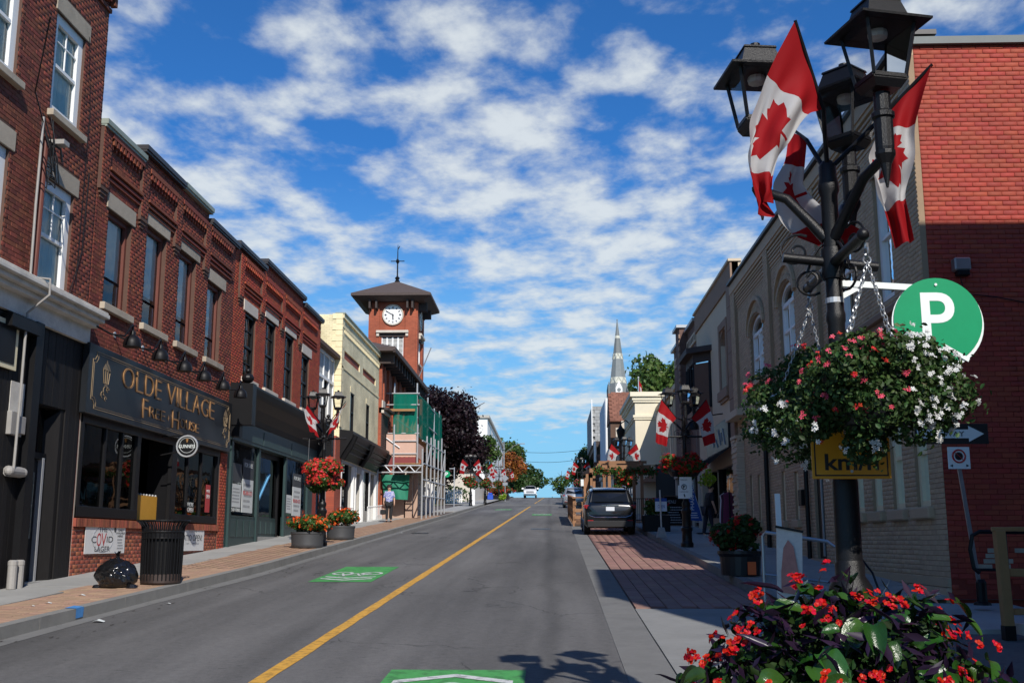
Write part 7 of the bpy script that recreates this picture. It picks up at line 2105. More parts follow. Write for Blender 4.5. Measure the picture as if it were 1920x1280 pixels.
fb_ = basket_near('further hanging basket with white flowers, left side of the near lamp', (1.62, 6.58, LZ + 2.915), (1.58, 6.62, 2.46), (.44, .44, .40), 13000, 62,
   [('petal_white', 60, lambda d, q: (q[:, 1] < .2) & (d[:, 2] < .1), .022), ('petal_scarlet', 9, lambda d, q: (q[:, 1] < .2) & (d[:, 2] > .1), .022), ('petal_pink', 9, lambda d, q: (q[:, 1] < .3) & (d[:, 2] > .0) & (d[:, 0] < .1), .022)], 'baskets on the near lamp')

def basket_far(label, x, y, zc, rad, n, seed, pet, nfl, fsz=.05, leafm='leaf', ls=.055, group='flower baskets on the lamps', lime=False):
    t = thing('hanging_basket', label, 'hanging basket', (x, y, zc), group=group)
    mb = MB()
    for sg in (-1, 1): mb.tube([(x + sg*.35, y, zc + rad[2] + .55), (x + sg*.35, y - .05, zc + .1)], .008, 4)
    mb.build('chain', M['grey_metal'], t)
    for sg in (-1, 1): mb = MB(); mb.lathe((x + sg*.26, y, zc - .28), [(.08, 0), (.17, .12), (.19, .3)], 12); mb.build('pot', M['planter_black'], t)
    p, q = blob_points((x, y, zc), rad, n, seed, lumps=18, lump_r=.36, inner=.6); leaf_cloud('foliage', p, ls, M[leafm], t, seed, nrm=q)
    p, q = blob_points((x, y, zc + rad[2]*.12), (rad[0]*1.03, rad[1]*1.03, rad[2]), nfl, seed + 1, lumps=18, lump_r=.36, inner=.6)
    p, q = blob_points((x, y, zc), np.array(rad)*1.02, nfl*2 + 200, seed, lumps=18, lump_r=.36, inner=.6)
    k = p[:, 2] > zc - rad[2]*.45
    k2 = np.where(k)[0][:nfl]
    flower_heads('flowers', p[k2] + q[k2]*.02, q[k2] + np.array([0, -.2, .4]), fsz, M[pet], t, seed, each=2, kind='stuff')
    if lime:
        p, q = blob_points((x + .55, y - .2, zc - .35), (.25, .2, .25), 260, seed + 3); leaf_cloud('lime_foliage', p, .05, M['leaf_lime'], t, seed, nrm=q)
    return t
basket_far('red flower basket on the lamp by the round planters, left pavement', -6.16, 29.1, 3.43, (.68, .60, .48), 5200, 70, 'petal_scarlet', 1500)
basket_far('dark red flower basket on the lamp beside the parking sign, right pavement', 3.55, 28.6, 3.66, (.66, .6, .36), 3800, 71, 'petal_red', 800, lime=True)
for i, (x, y, lb, pt) in enumerate(((-6.45, 89.3, 'red flower basket on the far left lamp nearest the parking sign', 'petal_red'), (-6.15, 104.4, 'flower basket on the second far left lamp', 'petal_red'), (-6.2, 135, 'flower basket on the far left lamp by the traffic cone', 'petal_red'),
                                (2.95, 99, 'pink and white flower basket on the far right lamp over the silver car', 'petal_pink'), (4.02, 58, 'flower basket on the lamp behind the pergola', 'petal_red'))):
    basket_far(lb, x, y, g(y) + 2.05, (.85, .8, .55), 1500, 80 + i, pt, 200, fsz=.07, ls=.09)

# ================================================================== PLANTERS
def round_planter(label, x, y, group, seed, rp=.42, h=.40, pet='petal_orange'):
    z = g(y) + .15
    t = thing('round_planter', label, 'planter', (x, y, z), group=group)
    mb = MB(); mb.lathe((x, y, z), [(rp*.90, 0), (rp*.93, .02), (rp*.97, .06), (rp*.96, .09), (rp*1.0, h*.85), (rp*1.03, h*.88), (rp*1.03, h), (rp*.93, h), (rp*.92, h - .06)], 28); mb.build('container', M['planter_grey'], t, smooth=35)
    p, q = blob_points((x, y, z + h + .14), (rp*1.45, rp*1.4, .34), 3000, seed, lumps=18, lump_r=.36, inner=.6, flat=1); leaf_cloud('foliage', p, .055, M['leaf'], t, seed, nrm=q)
    p, q = blob_points((x, y, z + h + .16), (rp*1.5, rp*1.45, .37), 260, seed, lumps=18, lump_r=.36, inner=.6, flat=1)
    for i in range(190): flower_heads('flower_cluster', [p[i] + q[i]*.03], [q[i] + np.array([0, 0, .6])], .042, M[pet], t, seed + i, each=4)
    return t
round_planter('left one of two round charcoal planters with orange flowers below the left lamp', -6.27, 28.2, 'round planters', 90)
round_planter('right one of two round charcoal planters with orange flowers below the left lamp', -6.25, 32.6, 'round planters', 91)
# planter on the right pavement with dark red flowers
t = thing('oval_planter', 'dark planter with deep red flowers standing behind the near planter', 'planter', (3.35, 19.6, g(19.6) + .15))
mb = MB(); mb.lathe((3.38, 19.6, g(19.6) + .15), [(.34, 0), (.36, .32), (.40, .37), (.40, .42), (.34, .42)], 22); mb.build('container', M['planter_black'], t)
p, q = blob_points((3.38, 19.6, g(19.6) + .84), (.46, .44, .40), 3600, 95, lumps=16, lump_r=.38, inner=.62); leaf_cloud('foliage', p, .06, M['leaf_tree_dark'], t, 95, nrm=q)
for i in range(120): flower_heads('flower_cluster', [p[i*9] + q[i*9]*.03], [q[i*9] + np.array([0, -.3, .4])], .045, M['petal_red'], t, 300 + i, each=3)
mb = MB(); mb.box(3.42, 3.56, 19.10, 19.14, g(19) + .2, g(19) + .42); mb.build('orange_tag', M['orange'], t)
# box planter beside the dark SUV
t = thing('box_planter', 'dark box planter with red flowers on the right pavement beside the SUV', 'planter', (3.75, 38.6, g(38.6) + .15))
mb = MB(); mb.gbox(3.30, 4.22, 38.2, 38.9, .15, .72); mb.build('box', M['black'], t, bevel=.02)
p, q = blob_points((3.76, 38.55, g(38.6) + .98), (.50, .40, .28), 2200, 97, lumps=16, lump_r=.38, inner=.6); leaf_cloud('foliage', p, .07, M['leaf'], t, 97, nrm=q)
flower_heads('flowers', p[:120] + np.array([0, 0, .10]), q[:120] + np.array([0, 0, 1]), .05, M['petal_red'], t, 98, each=2, kind='stuff')
# far flower bed and small things on the far left pavement
t = thing('flower_bed', 'wide bed of dark red flowers at the kerb far left', 'flower bed', (-6.2, 142, g(142)))
mb = MB(); mb.gbox(-8.2, -5.2, 140, 144, .1, .6); mb.build('box', M['black'], t)
p, q = blob_points((-6.6, 142, g(142) + 1.2), (2.0, 2.0, .7), 2200, 99); leaf_cloud('foliage', p, .16, M['leaf_tree_dark'], t, 99, nrm=q); flower_heads('flowers', p[:420], q[:420] + np.array([0, -.3, .5]), .14, M['petal_red'], t, 98, each=2, kind='stuff')
t = thing('lime_bush', 'small bright lime-green bush at the kerb far left', 'bush', (-5.2, 126, g(126))); p, q = blob_points((-5.35, 126, g(126) + .5), (.5, .5, .45), 500, 100); leaf_cloud('foliage', p, .12, M['leaf_lime'], t, 1, nrm=q)

# ---- the great begonia planter in the foreground
def leaf_shape(name, L_, Wd, m, cup=.25, nseg=5, point=.8, fold=.18):
    V = []; F = []
    for i in range(nseg + 1):
        s = i / nseg
        w_ = Wd * math.sin(math.pi * min(1, s * .92 + .08)) ** point * (1 - .15*s)
        if i == nseg: w_ = .0015
        z = -cup * L_ * s * s + .02 * L_ * math.sin(s * 9)
        V += [(-w_/2, s*L_, z + w_*fold), (-w_/4, s*L_, z + w_*fold*.35), (0, s*L_, z), (w_/4, s*L_, z + w_*fold*.35), (w_/2, s*L_, z + w_*fold)]
    for i in range(nseg):
        for k in range(4): a = i*5 + k; F.append((a, a+1, a+6, a+5))
    me = bpy.data.meshes.new(name); me.from_pydata(V, [], F); me.materials.append(m); me.update(); smooth_mesh(me, 180)
    return me
def petal_mesh(name, m, s, seed):
    r = random.Random(seed); V = []; F = []
    for h in range(3):
        c = Vector((r.uniform(-.6, .6)*s, r.uniform(-.6, .6)*s, r.uniform(-.2, .4)*s))
        tilt = Matrix.Rotation(r.uniform(-.7, .7), 3, 'X') @ Matrix.Rotation(r.uniform(-.7, .7), 3, 'Y') @ Matrix.Rotation(r.uniform(0, 6), 3, 'Z')
        for k in range(4):
            a = k * math.pi/2; L_ = s * (1.0 if k % 2 else .7); w_ = s * (.5 if k % 2 else .36)
            b = len(V); d = Vector((math.cos(a), math.sin(a), 0)); n_ = Vector((-math.sin(a), math.cos(a), 0))
            for q in (Vector((0,0,0)), d*L_*.45 + n_*w_ + Vector((0,0,.15*s)), d*L_*.95 + n_*w_*.7 + Vector((0,0,.22*s)), d*L_*1.05 + Vector((0,0,.12*s)), d*L_*.95 - n_*w_*.7 + Vector((0,0,.22*s)), d*L_*.45 - n_*w_ + Vector((0,0,.15*s))):
                V.append(tuple(c + tilt @ q))
            F.append(tuple(range(b, b+6)))
    me = bpy.data.meshes.new(name); me.from_pydata(V, [], F); me.materials.append(m); me.update(); return me
PC = Vector((1.10, 4.28, 1.03)); PR = Vector((.59, .56, .50))
pl_ = thing('begonia_planter', 'large planter overflowing with red begonias, glossy green and purple leaves in the near right corner', 'planter', (PC.x, PC.y, .22))
mb = MB(); mb.lathe((PC.x, PC.y, .22), [(.33, 0), (.35, .03), (.42, .55), (.46, .60), (.46, .66), (.40, .66)], 30); mb.build('container', M['planter_black'], pl_, smooth=35)
mb = MB(); mb.disc((PC.x, PC.y, .86), (0, 0, 1), .40, .04, 24); mb.build('soil', M['soil'], pl_)
r = random.Random(17)
GL = [leaf_shape('leaf_blade', .072 + .015*k, .054 + .011*k, M['leaf_begonia'], cup=.3 + .12*k, point=.5, nseg=8, fold=.32) for k in range(4)]
PLf = [leaf_shape('leaf_blade', .11 + .03*k, .028 + .006*k, M['leaf_purple'], cup=.22, fold=.30, nseg=6) for k in range(3)]
PM = [petal_mesh('petals', M['petal_red'], .0115 + .0016*k, k) for k in range(5)]
DKV = []
def put(me, name, pos, nrm, spin=None):
    nrm = Vector(nrm).normalized(); z = nrm
    x = Vector((0, 0, 1)).cross(z)
    if x.length < .1: x = Vector((1, 0, 0))
    x.normalize(); y = z.cross(x)
    a = r.uniform(0, 6.28) if spin is None else spin
    x2 = x*math.cos(a) + y*math.sin(a); y2 = z.cross(x2)
    m_ = Matrix((x2, y2, z)).transposed().to_4x4()
    m_.translation = Vector(pos) - ORG[pl_.name]
    o = bpy.data.objects.new(name, me); COL.objects.link(o); o.parent = pl_; o.matrix_local = m_ @ Matrix.Scale(r.uniform(.8, 1.15), 4)
    return o
def dome(frontal=True, rim=.92, zmin=-.5):
    while True:
        d = Vector((r.gauss(0, 1), r.gauss(0, 1), r.gauss(0, 1))).normalized()
        if d.z < zmin: continue
        if frontal and d.y > .45: continue
        k = r.uniform(rim, 1.06)
        bump = 1 + .13*math.sin(d.x*7 + 1) * math.cos(d.z*5 + d.y*4)
        return Vector((PC.x + d.x*PR.x*k*bump, PC.y + d.y*PR.y*k*bump, PC.z + d.z*PR.z*k*bump)), d
for i in range(235):
    p, d = dome(rim=.86); put(r.choice(GL), 'leaf', p, (d + Vector((0, -.15, .55)) + Vector((r.uniform(-.5, .5), r.uniform(-.5, .5), r.uniform(-.3, .3)))))
for i in range(60):
    p, d = dome(rim=.9)
    for k in range(1): put(r.choice(PLf), 'purple_leaf', p, (d*.6 + Vector((r.uniform(-.8, .8), r.uniform(-.8, .8), r.uniform(0, .8)))))
for i in range(270):
    if i % 3 == 0: p0, d0 = dome(rim=.94)
    put(r.choice(PM), 'flower', p0 + d0*.02 + Vector((r.uniform(-.035, .035), 0, r.uniform(-.03, .03))), d0 + Vector((0, -.4, .2)))
# inner mass of further leaves, joined, coloured dark for the shaded gaps
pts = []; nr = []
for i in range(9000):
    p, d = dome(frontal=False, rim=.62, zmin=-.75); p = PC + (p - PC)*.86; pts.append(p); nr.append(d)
leaf_cloud('inner_foliage', np.array(pts), .030, M['leaf_inner_shade'], pl_, 5, nrm=np.array(nr), elong=1.5, hexa=True)
pts = [];
for i in range(2200):
    p, d = dome(frontal=False, rim=.70, zmin=-.75); pts.append(p)
leaf_cloud('inner_purple_foliage', np.array(pts), .024, M['leaf_purple'], pl_, 6, elong=3.4)
mb = MB()                         # trailing purple stems reaching out of the planter
for (a, L_) in ((-2.9, .30), (-2.6, .26), (3.0, .32), (-.15, .36), (.1, .30), (-.5, .25), (-3.05, .22)):
    s_ = Vector((PC.x + math.cos(a)*PR.x*.8, PC.y + math.sin(a)*PR.y*.5 - .1, PC.z + .02)); e = s_ + Vector((math.cos(a)*L_, -.1, -.12 + r.uniform(-.1, .12)))
    mb.tube([s_, (s_ + e)/2 + Vector((0, 0, .05)), e], .004, 5)
    for k in range(9):
        q = s_.lerp(e, .3 + k*.09); put(r.choice(PLf), 'purple_leaf', q, Vector((r.uniform(-.6, .6), -.5, r.uniform(.2, 1))))
mb.build('stem', M['leaf_purple'], pl_)

# ================================================================== SIGNS AND FURNITURE AT THE RIGHT
S1 = thing('parking_sign', 'round green parking sign with white P on an arm of the near lamp', 'sign', (1.67, 6.0, 2.9))
mb = MB(); mb.disc((2.18, 5.99, 2.90), (0, 1, 0), .254, .006, 48); pw_ = mb.build('rim', M['sign_white'], S1)
mb = MB(); mb.disc((2.18, 5.983, 2.915), (0, 1, 0), .244, .006, 48); mb.build('face', M['sign_green'], S1)
WS = W('y', 5.980, -1)
lettering('P', WS, 2.09, 2.275, 2.775, 3.075, .0, 'sign_white', S1, th=.002, bold=.012)
mb = MB(); mb.quad(*[WS.P(a, b, .001) for a, b in ((2.20, 2.76), (2.33, 2.68), (2.34, 2.70), (2.21, 2.78))]); mb.disc(WS.P(2.18, 3.12, .004), (0, 1, 0), .008, .006, 8); mb.build('bolt_and_mark', M['sign_white'], S1)
mb = MB(); mb.obar((1.66, 6.0, 3.135), (2.16, 6.0, 3.10), .03, .035); mb.obar((1.66, 6.0, 3.06), (1.75, 6.0, 3.11), .02, .03); mb.build('arm', M['sign_white'], S1)
S2 = thing('speed_sign', 'orange-yellow km/h sign plate on the near lamp post below the basket', 'sign', (1.62, 5.86, 2.03))
mb = MB(); mb.box(1.41, 1.83, 5.855, 5.860, 2.03, 2.50); mb.build('plate', M['sign_yellow'], S2, bevel=.002)
WS2 = W('y', 5.855, -1)
mb = MB()
for a, b, c, d in ((1.425, 1.815, 2.045, 2.052), (1.425, 1.815, 2.478, 2.485), (1.425, 1.432, 2.045, 2.485), (1.808, 1.815, 2.045, 2.485)): wbox(mb, WS2, a, b, c, d, .0005, .0015)
mb.build('border', M['sign_black'], S2)
lettering('km/h', WS2, 1.48, 1.765, 2.075, 2.165, .001, 'sign_black', S2, th=.001, bold=.02)
mb = MB(); mb.disc(WS2.P(1.62, 2.07, .003), (0, 1, 0), .008, .004, 8); mb.build('bolt', M['galv'], S2)
# one way + no parking post at the corner
S3 = thing('sign_post', 'slim steel post with no parking sign and arrow board by the red wall', 'sign', (5.72, 15.1, g(15) + .15))
mb = MB(); mb.obar((5.82, 15.1, g(15) + .15), (5.62, 15.1, 2.95), .05, .03); mb.build('post', M['grey_metal'], S3)
mb = MB(); mb.lathe((5.82, 15.1, g(15) + .12), [(.12, 0), (.11, .03), (.07, .05), (.07, .30), (.05, .34)], 10); mb.build('base', M['black'], S3)
mb = MB(); mb.box(5.48, 5.78, 15.04, 15.05, 2.68, 2.98); pl2 = mb.build('no_parking_plate', M['sign_white'], S3, bevel=.004)
mb = MB(); mb.ring((5.63, 15.035, 2.855), (0, 1, 0), .085, .012, 24, 5); mb.obar((5.57, 15.033, 2.915), (5.69, 15.033, 2.795), .016, .006); mb.build('red_ring', M['sign_red'], pl2)
mb = MB(); mb.disc((5.63, 15.038, 2.855), (0, 1, 0), .055, .004, 16)
for s in (-1, 1): mb.add([(5.63 + s*.09, 15.036, 2.705), (5.63 + s*.09, 15.036, 2.745), (5.63 + s*.13, 15.036, 2.725)], [(0,1,2)])
mb.build('black_symbols', M['sign_black'], pl2)
mb = MB(); mb.box(5.05, 6.05, 15.03, 15.04, 3.02, 3.30); pl3 = mb.build('one_way_plate', M['sign_black'], S3, bevel=.003)
mb = MB(); mb.add([(5.08, 15.025, 3.10), (5.78, 15.025, 3.10), (5.78, 15.025, 3.05), (5.99, 15.025, 3.16), (5.78, 15.025, 3.27), (5.78, 15.025, 3.22), (5.08, 15.025, 3.22)], [(0,1,2,3,4,5,6)]); mb.build('arrow', M['sign_white'], pl3)
lettering('ONE WAY', W('y', 15.02, -1), 5.15, 5.72, 3.125, 3.195, .0, 'sign_black', pl3, th=.002)
# handrail and timber frame in the side street
S4 = thing('handrail', 'black tubular handrail in front of the red end wall', 'railing', (5.9, 14.6, g(14.6)))
mb = MB()
zr = 1.83
mb.tube([(5.62, 14.6, 1.30), (5.55, 14.6, 1.36), (5.52, 14.6, 1.6), (5.56, 14.6, zr - .05), (5.66, 14.6, zr), (8.5, 14.6, zr - .03)], .028, 8)
mb.tube([(5.55, 14.6, 1.34), (8.5, 14.6, 1.32)], .022, 6)
for x in (5.98, 7.2, 8.3): mb.tube([(x, 14.6, .8), (x, 14.6, zr)], .026, 6)
mb.build('rail', M['black'], S4)
S5 = thing('wooden_barrier', 'rough timber barrier frame at the right edge', 'barrier', (5.2, 12.6, g(12.6)))
for a, b, s_ in (((5.12, 12.6, .75), (5.10, 12.6, 1.83), .11), ((6.2, 12.6, .75), (6.2, 12.6, 1.83), .11), ((5.02, 12.6, 1.84), (6.5, 12.6, 1.84), .05), ((5.15, 12.62, 1.36), (6.3, 12.62, 1.34), .09), ((5.15, 12.62, .93), (6.3, 12.62, .93), .07)):
    mb = MB(); mb.obar(a, b, s_, s_); mb.build('beam', M['wood_pale'], S5, bevel=.006)
mb = MB(); mb.box(5.06, 5.18, 12.54, 12.66, .62, .78); mb.build('foot', M['black'], S5)
mb = MB(); mb.add([(5.3, 12.5, g(12.5)+.05), (7.5, 11.9, g(12)+.05), (7.5, 12.2, g(12.2)+.05), (5.25, 12.75, g(12.7)+.05), (5.3, 12.5, g(12.5)+.17), (7.5, 11.9, g(12)+.17), (7.5, 12.2, g(12.2)+.17), (5.25, 12.75, g(12.7)+.17)], [(0,1,5,4),(1,2,6,5),(2,3,7,6),(3,0,4,7),(4,5,6,7)])
t = mb.build('parking_block', M['white_worn']); tag(t, 'pale concrete kerb block on the ground below the timber frame', 'kerb block')
# white barricade with poster, white pole
S6 = thing('folding_barrier', 'white tubular barrier on the right pavement beyond the near planter', 'barrier', (3.2, 14.6, g(14.6) + .1))
z_ = g(14.6)
mb = MB(); mb.tube([(2.86, 14.8, z_ + .1), (2.86, 14.8, z_ + 1.05), (2.90, 14.78, z_ + 1.10), (3.62, 14.4, z_ + .98), (3.72, 14.35, z_ + .9), (3.72, 14.35, z_ + .1)], .024, 8); mb.tube([(2.86, 14.8, z_ + .55), (3.72, 14.35, z_ + .45)], .018, 6); mb.build('frame', M['grey_metal'], S6)
S7 = thing('a_frame_poster', 'poster board with a pinkish hand picture leaning on the white barrier', 'sign board', (3.0, 14.2, z_ + .1))
mb = MB(); mb.add([(2.88, 14.1, z_ + .25), (3.17, 14.0, z_ + .22), (3.22, 14.05, z_ + 1.10), (2.92, 14.15, z_ + 1.17), (2.88, 14.13, z_ + .25), (3.17, 14.03, z_ + .22), (3.22, 14.08, z_ + 1.10), (2.92, 14.18, z_ + 1.17)], [(0,1,2,3), (7,6,5,4), (0,4,5,1), (1,5,6,2), (2,6,7,3), (3,7,4,0)]); mb.build('board', M['white_worn'], S7)
mb = MB(); mb.obar((2.90, 14.14, z_ + 1.17), (3.23, 14.04, z_ + 1.10), .02, .03); mb.build('top_strip', M['black'], S7)
mb = MB(); mb.add([(2.93, 14.075, z_ + .35), (3.12, 14.005, z_ + .32), (3.14, 14.02, z_ + .62), (3.10, 14.05, z_ + .92), (3.04, 14.08, z_ + 1.0), (2.98, 14.09, z_ + .9), (2.94, 14.09, z_ + .6)], [(0,1,2,3,4,5,6)]); mb.build('picture', mat('picture_pink', (.45, .20, .16), .7, var=.3, scale=9), S7)
S8 = thing('white_pole', 'thin white marker pole behind the poster board', 'pole', (3.13, 14.9, z_ + .1)); mb = MB(); mb.obar((3.12, 14.9, z_ + .1), (3.10, 14.9, z_ + 1.62), .07, .03); mb.build('pole', M['sign_white'], S8)
t = thing('tool_handle', 'thin dark stick leaning beside the brown footing', 'stick', (3.9, 14.2, z_ + .1)); mb = MB(); mb.tube([(3.85, 14.2, z_ + .95), (4.0, 13.8, z_ + .6), (4.1, 13.6, z_ + .1)], .015, 5); mb.build('stick', M['black'], t)

# parking sign on the second lamp, cone base pole, menu boards, banner
S9 = thing('parking_sign', 'two overlapping white parking plates on the lamp post, right pavement', 'sign', (3.52, 28.4, 3.0))
mb = MB(); mb.box(3.40, 3.72, 28.40, 28.41, 2.84, 3.36); a_ = mb.build('plate', M['sign_white'], S9, bevel=.003)
mb = MB(); mb.box(3.35, 3.66, 28.37, 28.38, 2.80, 3.14); mb.build('front_plate', M['sign_white'], S9, bevel=.003)
WS3 = W('y', 28.365, -1); mb = MB(); mb.ring((3.51, 28.36, 3.10), (0, 1, 0), .065, .008, 20, 4); mb.build('ring', M['sign_black'], S9)
lettering('P', WS3, 3.48, 3.545, 3.06, 3.14, .0, 'sign_black', S9, th=.002, bold=.03); lettering('PARKING', WS3, 3.42, 3.60, 3.27, 3.30, -.03, 'sign_black', S9, th=.002); lettering('2 HOUR MAX', WS3, 3.39, 3.62, 2.96, 2.99, .0, 'sign_black', S9, th=.002)
mb = MB(); mb.add([WS3.P(3.49, 2.91, .0), WS3.P(3.52, 2.92, 0), WS3.P(3.54, 2.84, 0), WS3.P(3.51, 2.84, 0)], [(0,1,2,3)]); mb.build('symbol', M['sign_black'], S9)
S10 = thing('cone_base_sign', 'white and blue notice on a pole in a pale tapered concrete base beside the kerb', 'sign', (3.45, 33.8, g(33.8) + .15))
z_ = g(33.8) + .15
mb = MB(); mb.lathe((3.45, 33.8, z_), [(.22, 0), (.12, .30), (.10, .31)], 4, rot=math.pi/4); mb.build('base', M['concrete'], S10)
mb = MB(); mb.tube([(3.45, 33.8, z_ + .3), (3.43, 33.8, z_ + 1.45)], .025, 6); mb.build('pole', M['white_worn'], S10)
mb = MB(); mb.box(3.28, 3.64, 33.83, 33.85, z_ + .80, z_ + 1.12); pn = mb.build('notice', M['plate'], S10)
mb = MB(); mb.box(3.28, 3.64, 33.82, 33.845, z_ + 1.10, z_ + 1.20); mb.build('blue_header', M['blue_banner'], pn)
lettering('OPEN', W('y', 33.828, -1), 3.36, 3.57, z_ + .9, z_ + 1.0, .0, 'blue_banner', pn, th=.002)
S11 = thing('chalk_board', 'black chalkboard menu with white writing standing on the right pavement', 'sign board', (4.85, 44, g(44) + .15))
z_ = g(44) + .15
mb = MB(); mb.box(4.62, 5.42, 44.0, 44.05, z_ + .02, z_ + 1.15); cb = mb.build('board', M['black_matte'], S11)
text_lines(W('y', 44.0, -1), 4.70, 5.34, z_ + .08, z_ + .78, .001, 'print_grey', cb, 7, seed=4); lettering('MENU', W('y', 44.0, -1), 4.72, 5.1, z_ + .88, z_ + 1.02, .001, 'print_grey', cb, th=.002)
mb = MB()
for a, b in (((4.62, z_), (4.62, z_ + 1.18)), ((5.42, z_), (5.42, z_ + 1.18)), ((4.6, z_ + 1.18), (5.44, z_ + 1.18)), ((4.4, z_ + .02), (5.5, z_ + .02))): mb.obar((a[0], 43.98, a[1]), (b[0], 43.98, b[1]), .04)
mb.build('frame', M['wood_dark'], S11)
S12 = thing('feather_banner', 'blue feather banner reading PHARMACY on a stand by the stone pier', 'banner', (4.9, 36.4, g(36.4) + .15))
z_ = g(36.4) + .15
mb = MB(); out_ = [(4.62, z_ + .45), (4.60, z_ + 1.2), (4.56, z_ + 1.9), (4.60, z_ + 2.02), (4.72, z_ + 1.8), (4.86, z_ + 1.3), (5.0, z_ + .8), (5.08, z_ + .42)]
n = len(out_); mb.add([(x, 36.4, z) for x, z in out_] + [(x, 36.41, z) for x, z in out_], [tuple(range(n)), tuple(range(2*n-1, n-1, -1))] + [(i, (i+1) % n, n + (i+1) % n, n + i) for i in range(n)]); mb.build('cloth', M['blue_banner'], S12)
lettering('PHARMACY', W('y', 36.4, -1), 4.70, 4.82, z_ + .78, z_ + 1.75, .001, 'sign_white', S12, th=.002, rot=True)
text_lines(W('y', 36.4, -1), 4.68, 4.98, z_ + .5, z_ + .72, .001, 'sign_white', S12, 3)
mb = MB(); mb.tube([(5.1, 36.4, z_), (5.1, 36.4, z_ + .5), (4.62, 36.42, z_ + 2.03), (4.56, 36.42, z_ + 1.9)], .012, 5); mb.obar((4.85, 36.4, z_ + .40), (5.25, 36.4, z_ + .38), .04, .03); mb.build('pole', M['galv'], S12)
mb = MB(); mb.box(4.9, 5.3, 36.25, 36.6, z_, z_ + .04); mb.build('foot', M['black'], S12)

# ---- litter bin and bag on the left pavement
bx_, by_ = -6.33, 17.75; bz = g(by_) + .15
LB = thing('litter_bin', 'round black slatted steel litter bin with flared rim on the left pavement', 'litter bin', (bx_, by_, bz))
mb = MB(); mb.lathe((bx_, by_, bz), [(.27, 0), (.285, .02), (.285, .13), (.275, .14)], 24); mb.build('base_band', mat('rusty_black', (.035, .022, .018), .6, var=.5, scale=9), LB)
mb = MB(); mb.lathe((bx_, by_, bz), [(.235, .1), (.245, .75), (.245, .76)], 20); mb.build('liner', M['black'], LB)
for k in range(32):
    a = 2*math.pi*k/32; c_, s_ = math.cos(a), math.sin(a)
    mb = MB(); pts = [(bx_ + c_*rr_, by_ + s_*rr_, bz + z) for rr_, z in ((.277, .05), (.285, .40), (.288, .74), (.30, .82), (.335, .87), (.375, .895))]
    mb.tube(pts, [.013, .013, .013, .012, .010, .007], 4); mb.build('slat', M['black'], LB)
mb = MB(); mb.ring((bx_, by_, bz + .74), (0, 0, 1), .288, .018, 28, 6); mb.ring((bx_, by_, bz + .65), (0, 0, 1), .286, .012, 28, 6); mb.ring((bx_, by_, bz + .90), (0, 0, 1), .375, .012, 28, 6); mb.lathe((bx_, by_, bz + .66), [(.289, 0), (.292, .08)], 28); mb.build('hoop', M['black'], LB)
LB.scale = (1.12,) * 3
BG = thing('rubbish_bag', 'tied black plastic rubbish bag slumped left of the litter bin', 'rubbish bag', (-6.80, 17.1, g(17.1) + .15))
bm = bmesh.new(); bmesh.ops.create_icosphere(bm, subdivisions=5, radius=1)
from mathutils import noise as mnoise
for v in bm.verts:
    d = v.co.copy(); n1 = mnoise.noise(d * 1.6 + Vector((3, 1, 2))) * .16
    rid = abs(mnoise.noise(d * 4.0 + Vector((0, 5, 0)))) * .16 + abs(mnoise.noise(Vector((d.x*9, d.y*9, d.z*3)))) * .07
    k = 1 + n1 - rid
    z = d.z * k
    w_ = 1.02 if z < 0 else (1 - .38*z*z)
    v.co = Vector((d.x*.32*k*w_, d.y*.28*k*w_, (z*.29 if z > -.62 else -.18) + .19))
bmesh.ops.transform(bm, matrix=Matrix.Translation((0, 0, 0)), verts=bm.verts)
me = bpy.data.meshes.new('bag'); bm.to_mesh(me); bm.free(); me.materials.append(M['plastic_bag']); smooth_mesh(me, 70)
o = bpy.data.objects.new('bag', me); COL.objects.link(o); o.parent = BG
mb = MB()
for a, l_ in ((.4, .10), (1.8, .08), (3.2, .09), (4.6, .07), (5.4, .1)):
    b_ = Vector((-6.80, 17.1, g(17.1) + .61)); e_ = b_ + Vector((math.cos(a)*l_*.6, math.sin(a)*l_*.6, l_)); s_ = Vector((-math.sin(a), math.cos(a), 0))*.02
    mb.quad(b_ - s_*.5, b_ + s_*.5, e_ + s_*1.4, e_ - s_*1.2)
mb.lathe((-6.80, 17.1, g(17.1) + .57), [(.06, 0), (.03, .04), (.035, .06)], 10); mb.build('tied_neck', M['plastic_bag'], BG)
mb = MB(); mb.lathe((-7.06, 16.97, g(17.1) + .15), [(.07, 0), (.05, .04), (.01, .05)], 7, sy=.5); mb.lathe((-6.5, 16.97, g(17.1) + .15), [(.10, 0), (.06, .05), (.01, .06)], 7, sy=.5); mb.build('fold', M['plastic_bag'], BG)
lt = [(-5.74, 13.95, .08, 0), (-6.75, 15.75, .05, .15), (-6.75, 14.7, .045, .15), (-5.6, 16.1, .035, 0), (-5.5, 40.5, .06, 0), (-6.8, 14.35, .03, .15)]
for i, (x, y, s_, zo) in enumerate(lt):
    mb = MB(); z_ = g(y) + zo + .008
    mb.add([(x-s_, y-s_*.5, z_), (x, y-s_*.8, z_+s_*.3), (x+s_, y-s_*.4, z_), (x+s_*.8, y+s_*.6, z_+s_*.1), (x-s_*.1, y+s_*.9, z_+s_*.35), (x-s_*.9, y+s_*.5, z_), (x, y, z_+s_*.45)], [(0,1,6), (1,2,6), (2,3,6), (3,4,6), (4,5,6), (5,0,6)])
    o = mb.build('litter', M['paper']); tag(o, ('crumpled white paper in the gutter below the blue kerb mark', 'small white scrap on the pavement left of the bin bag', 'white scrap near the pavers at far left', 'tiny scrap on the road near the bin', 'white scrap at the kerb below the scaffold', 'tiny scrap on the pavers, far left')[i], 'litter')
rr = random.Random(77)
mb = MB()
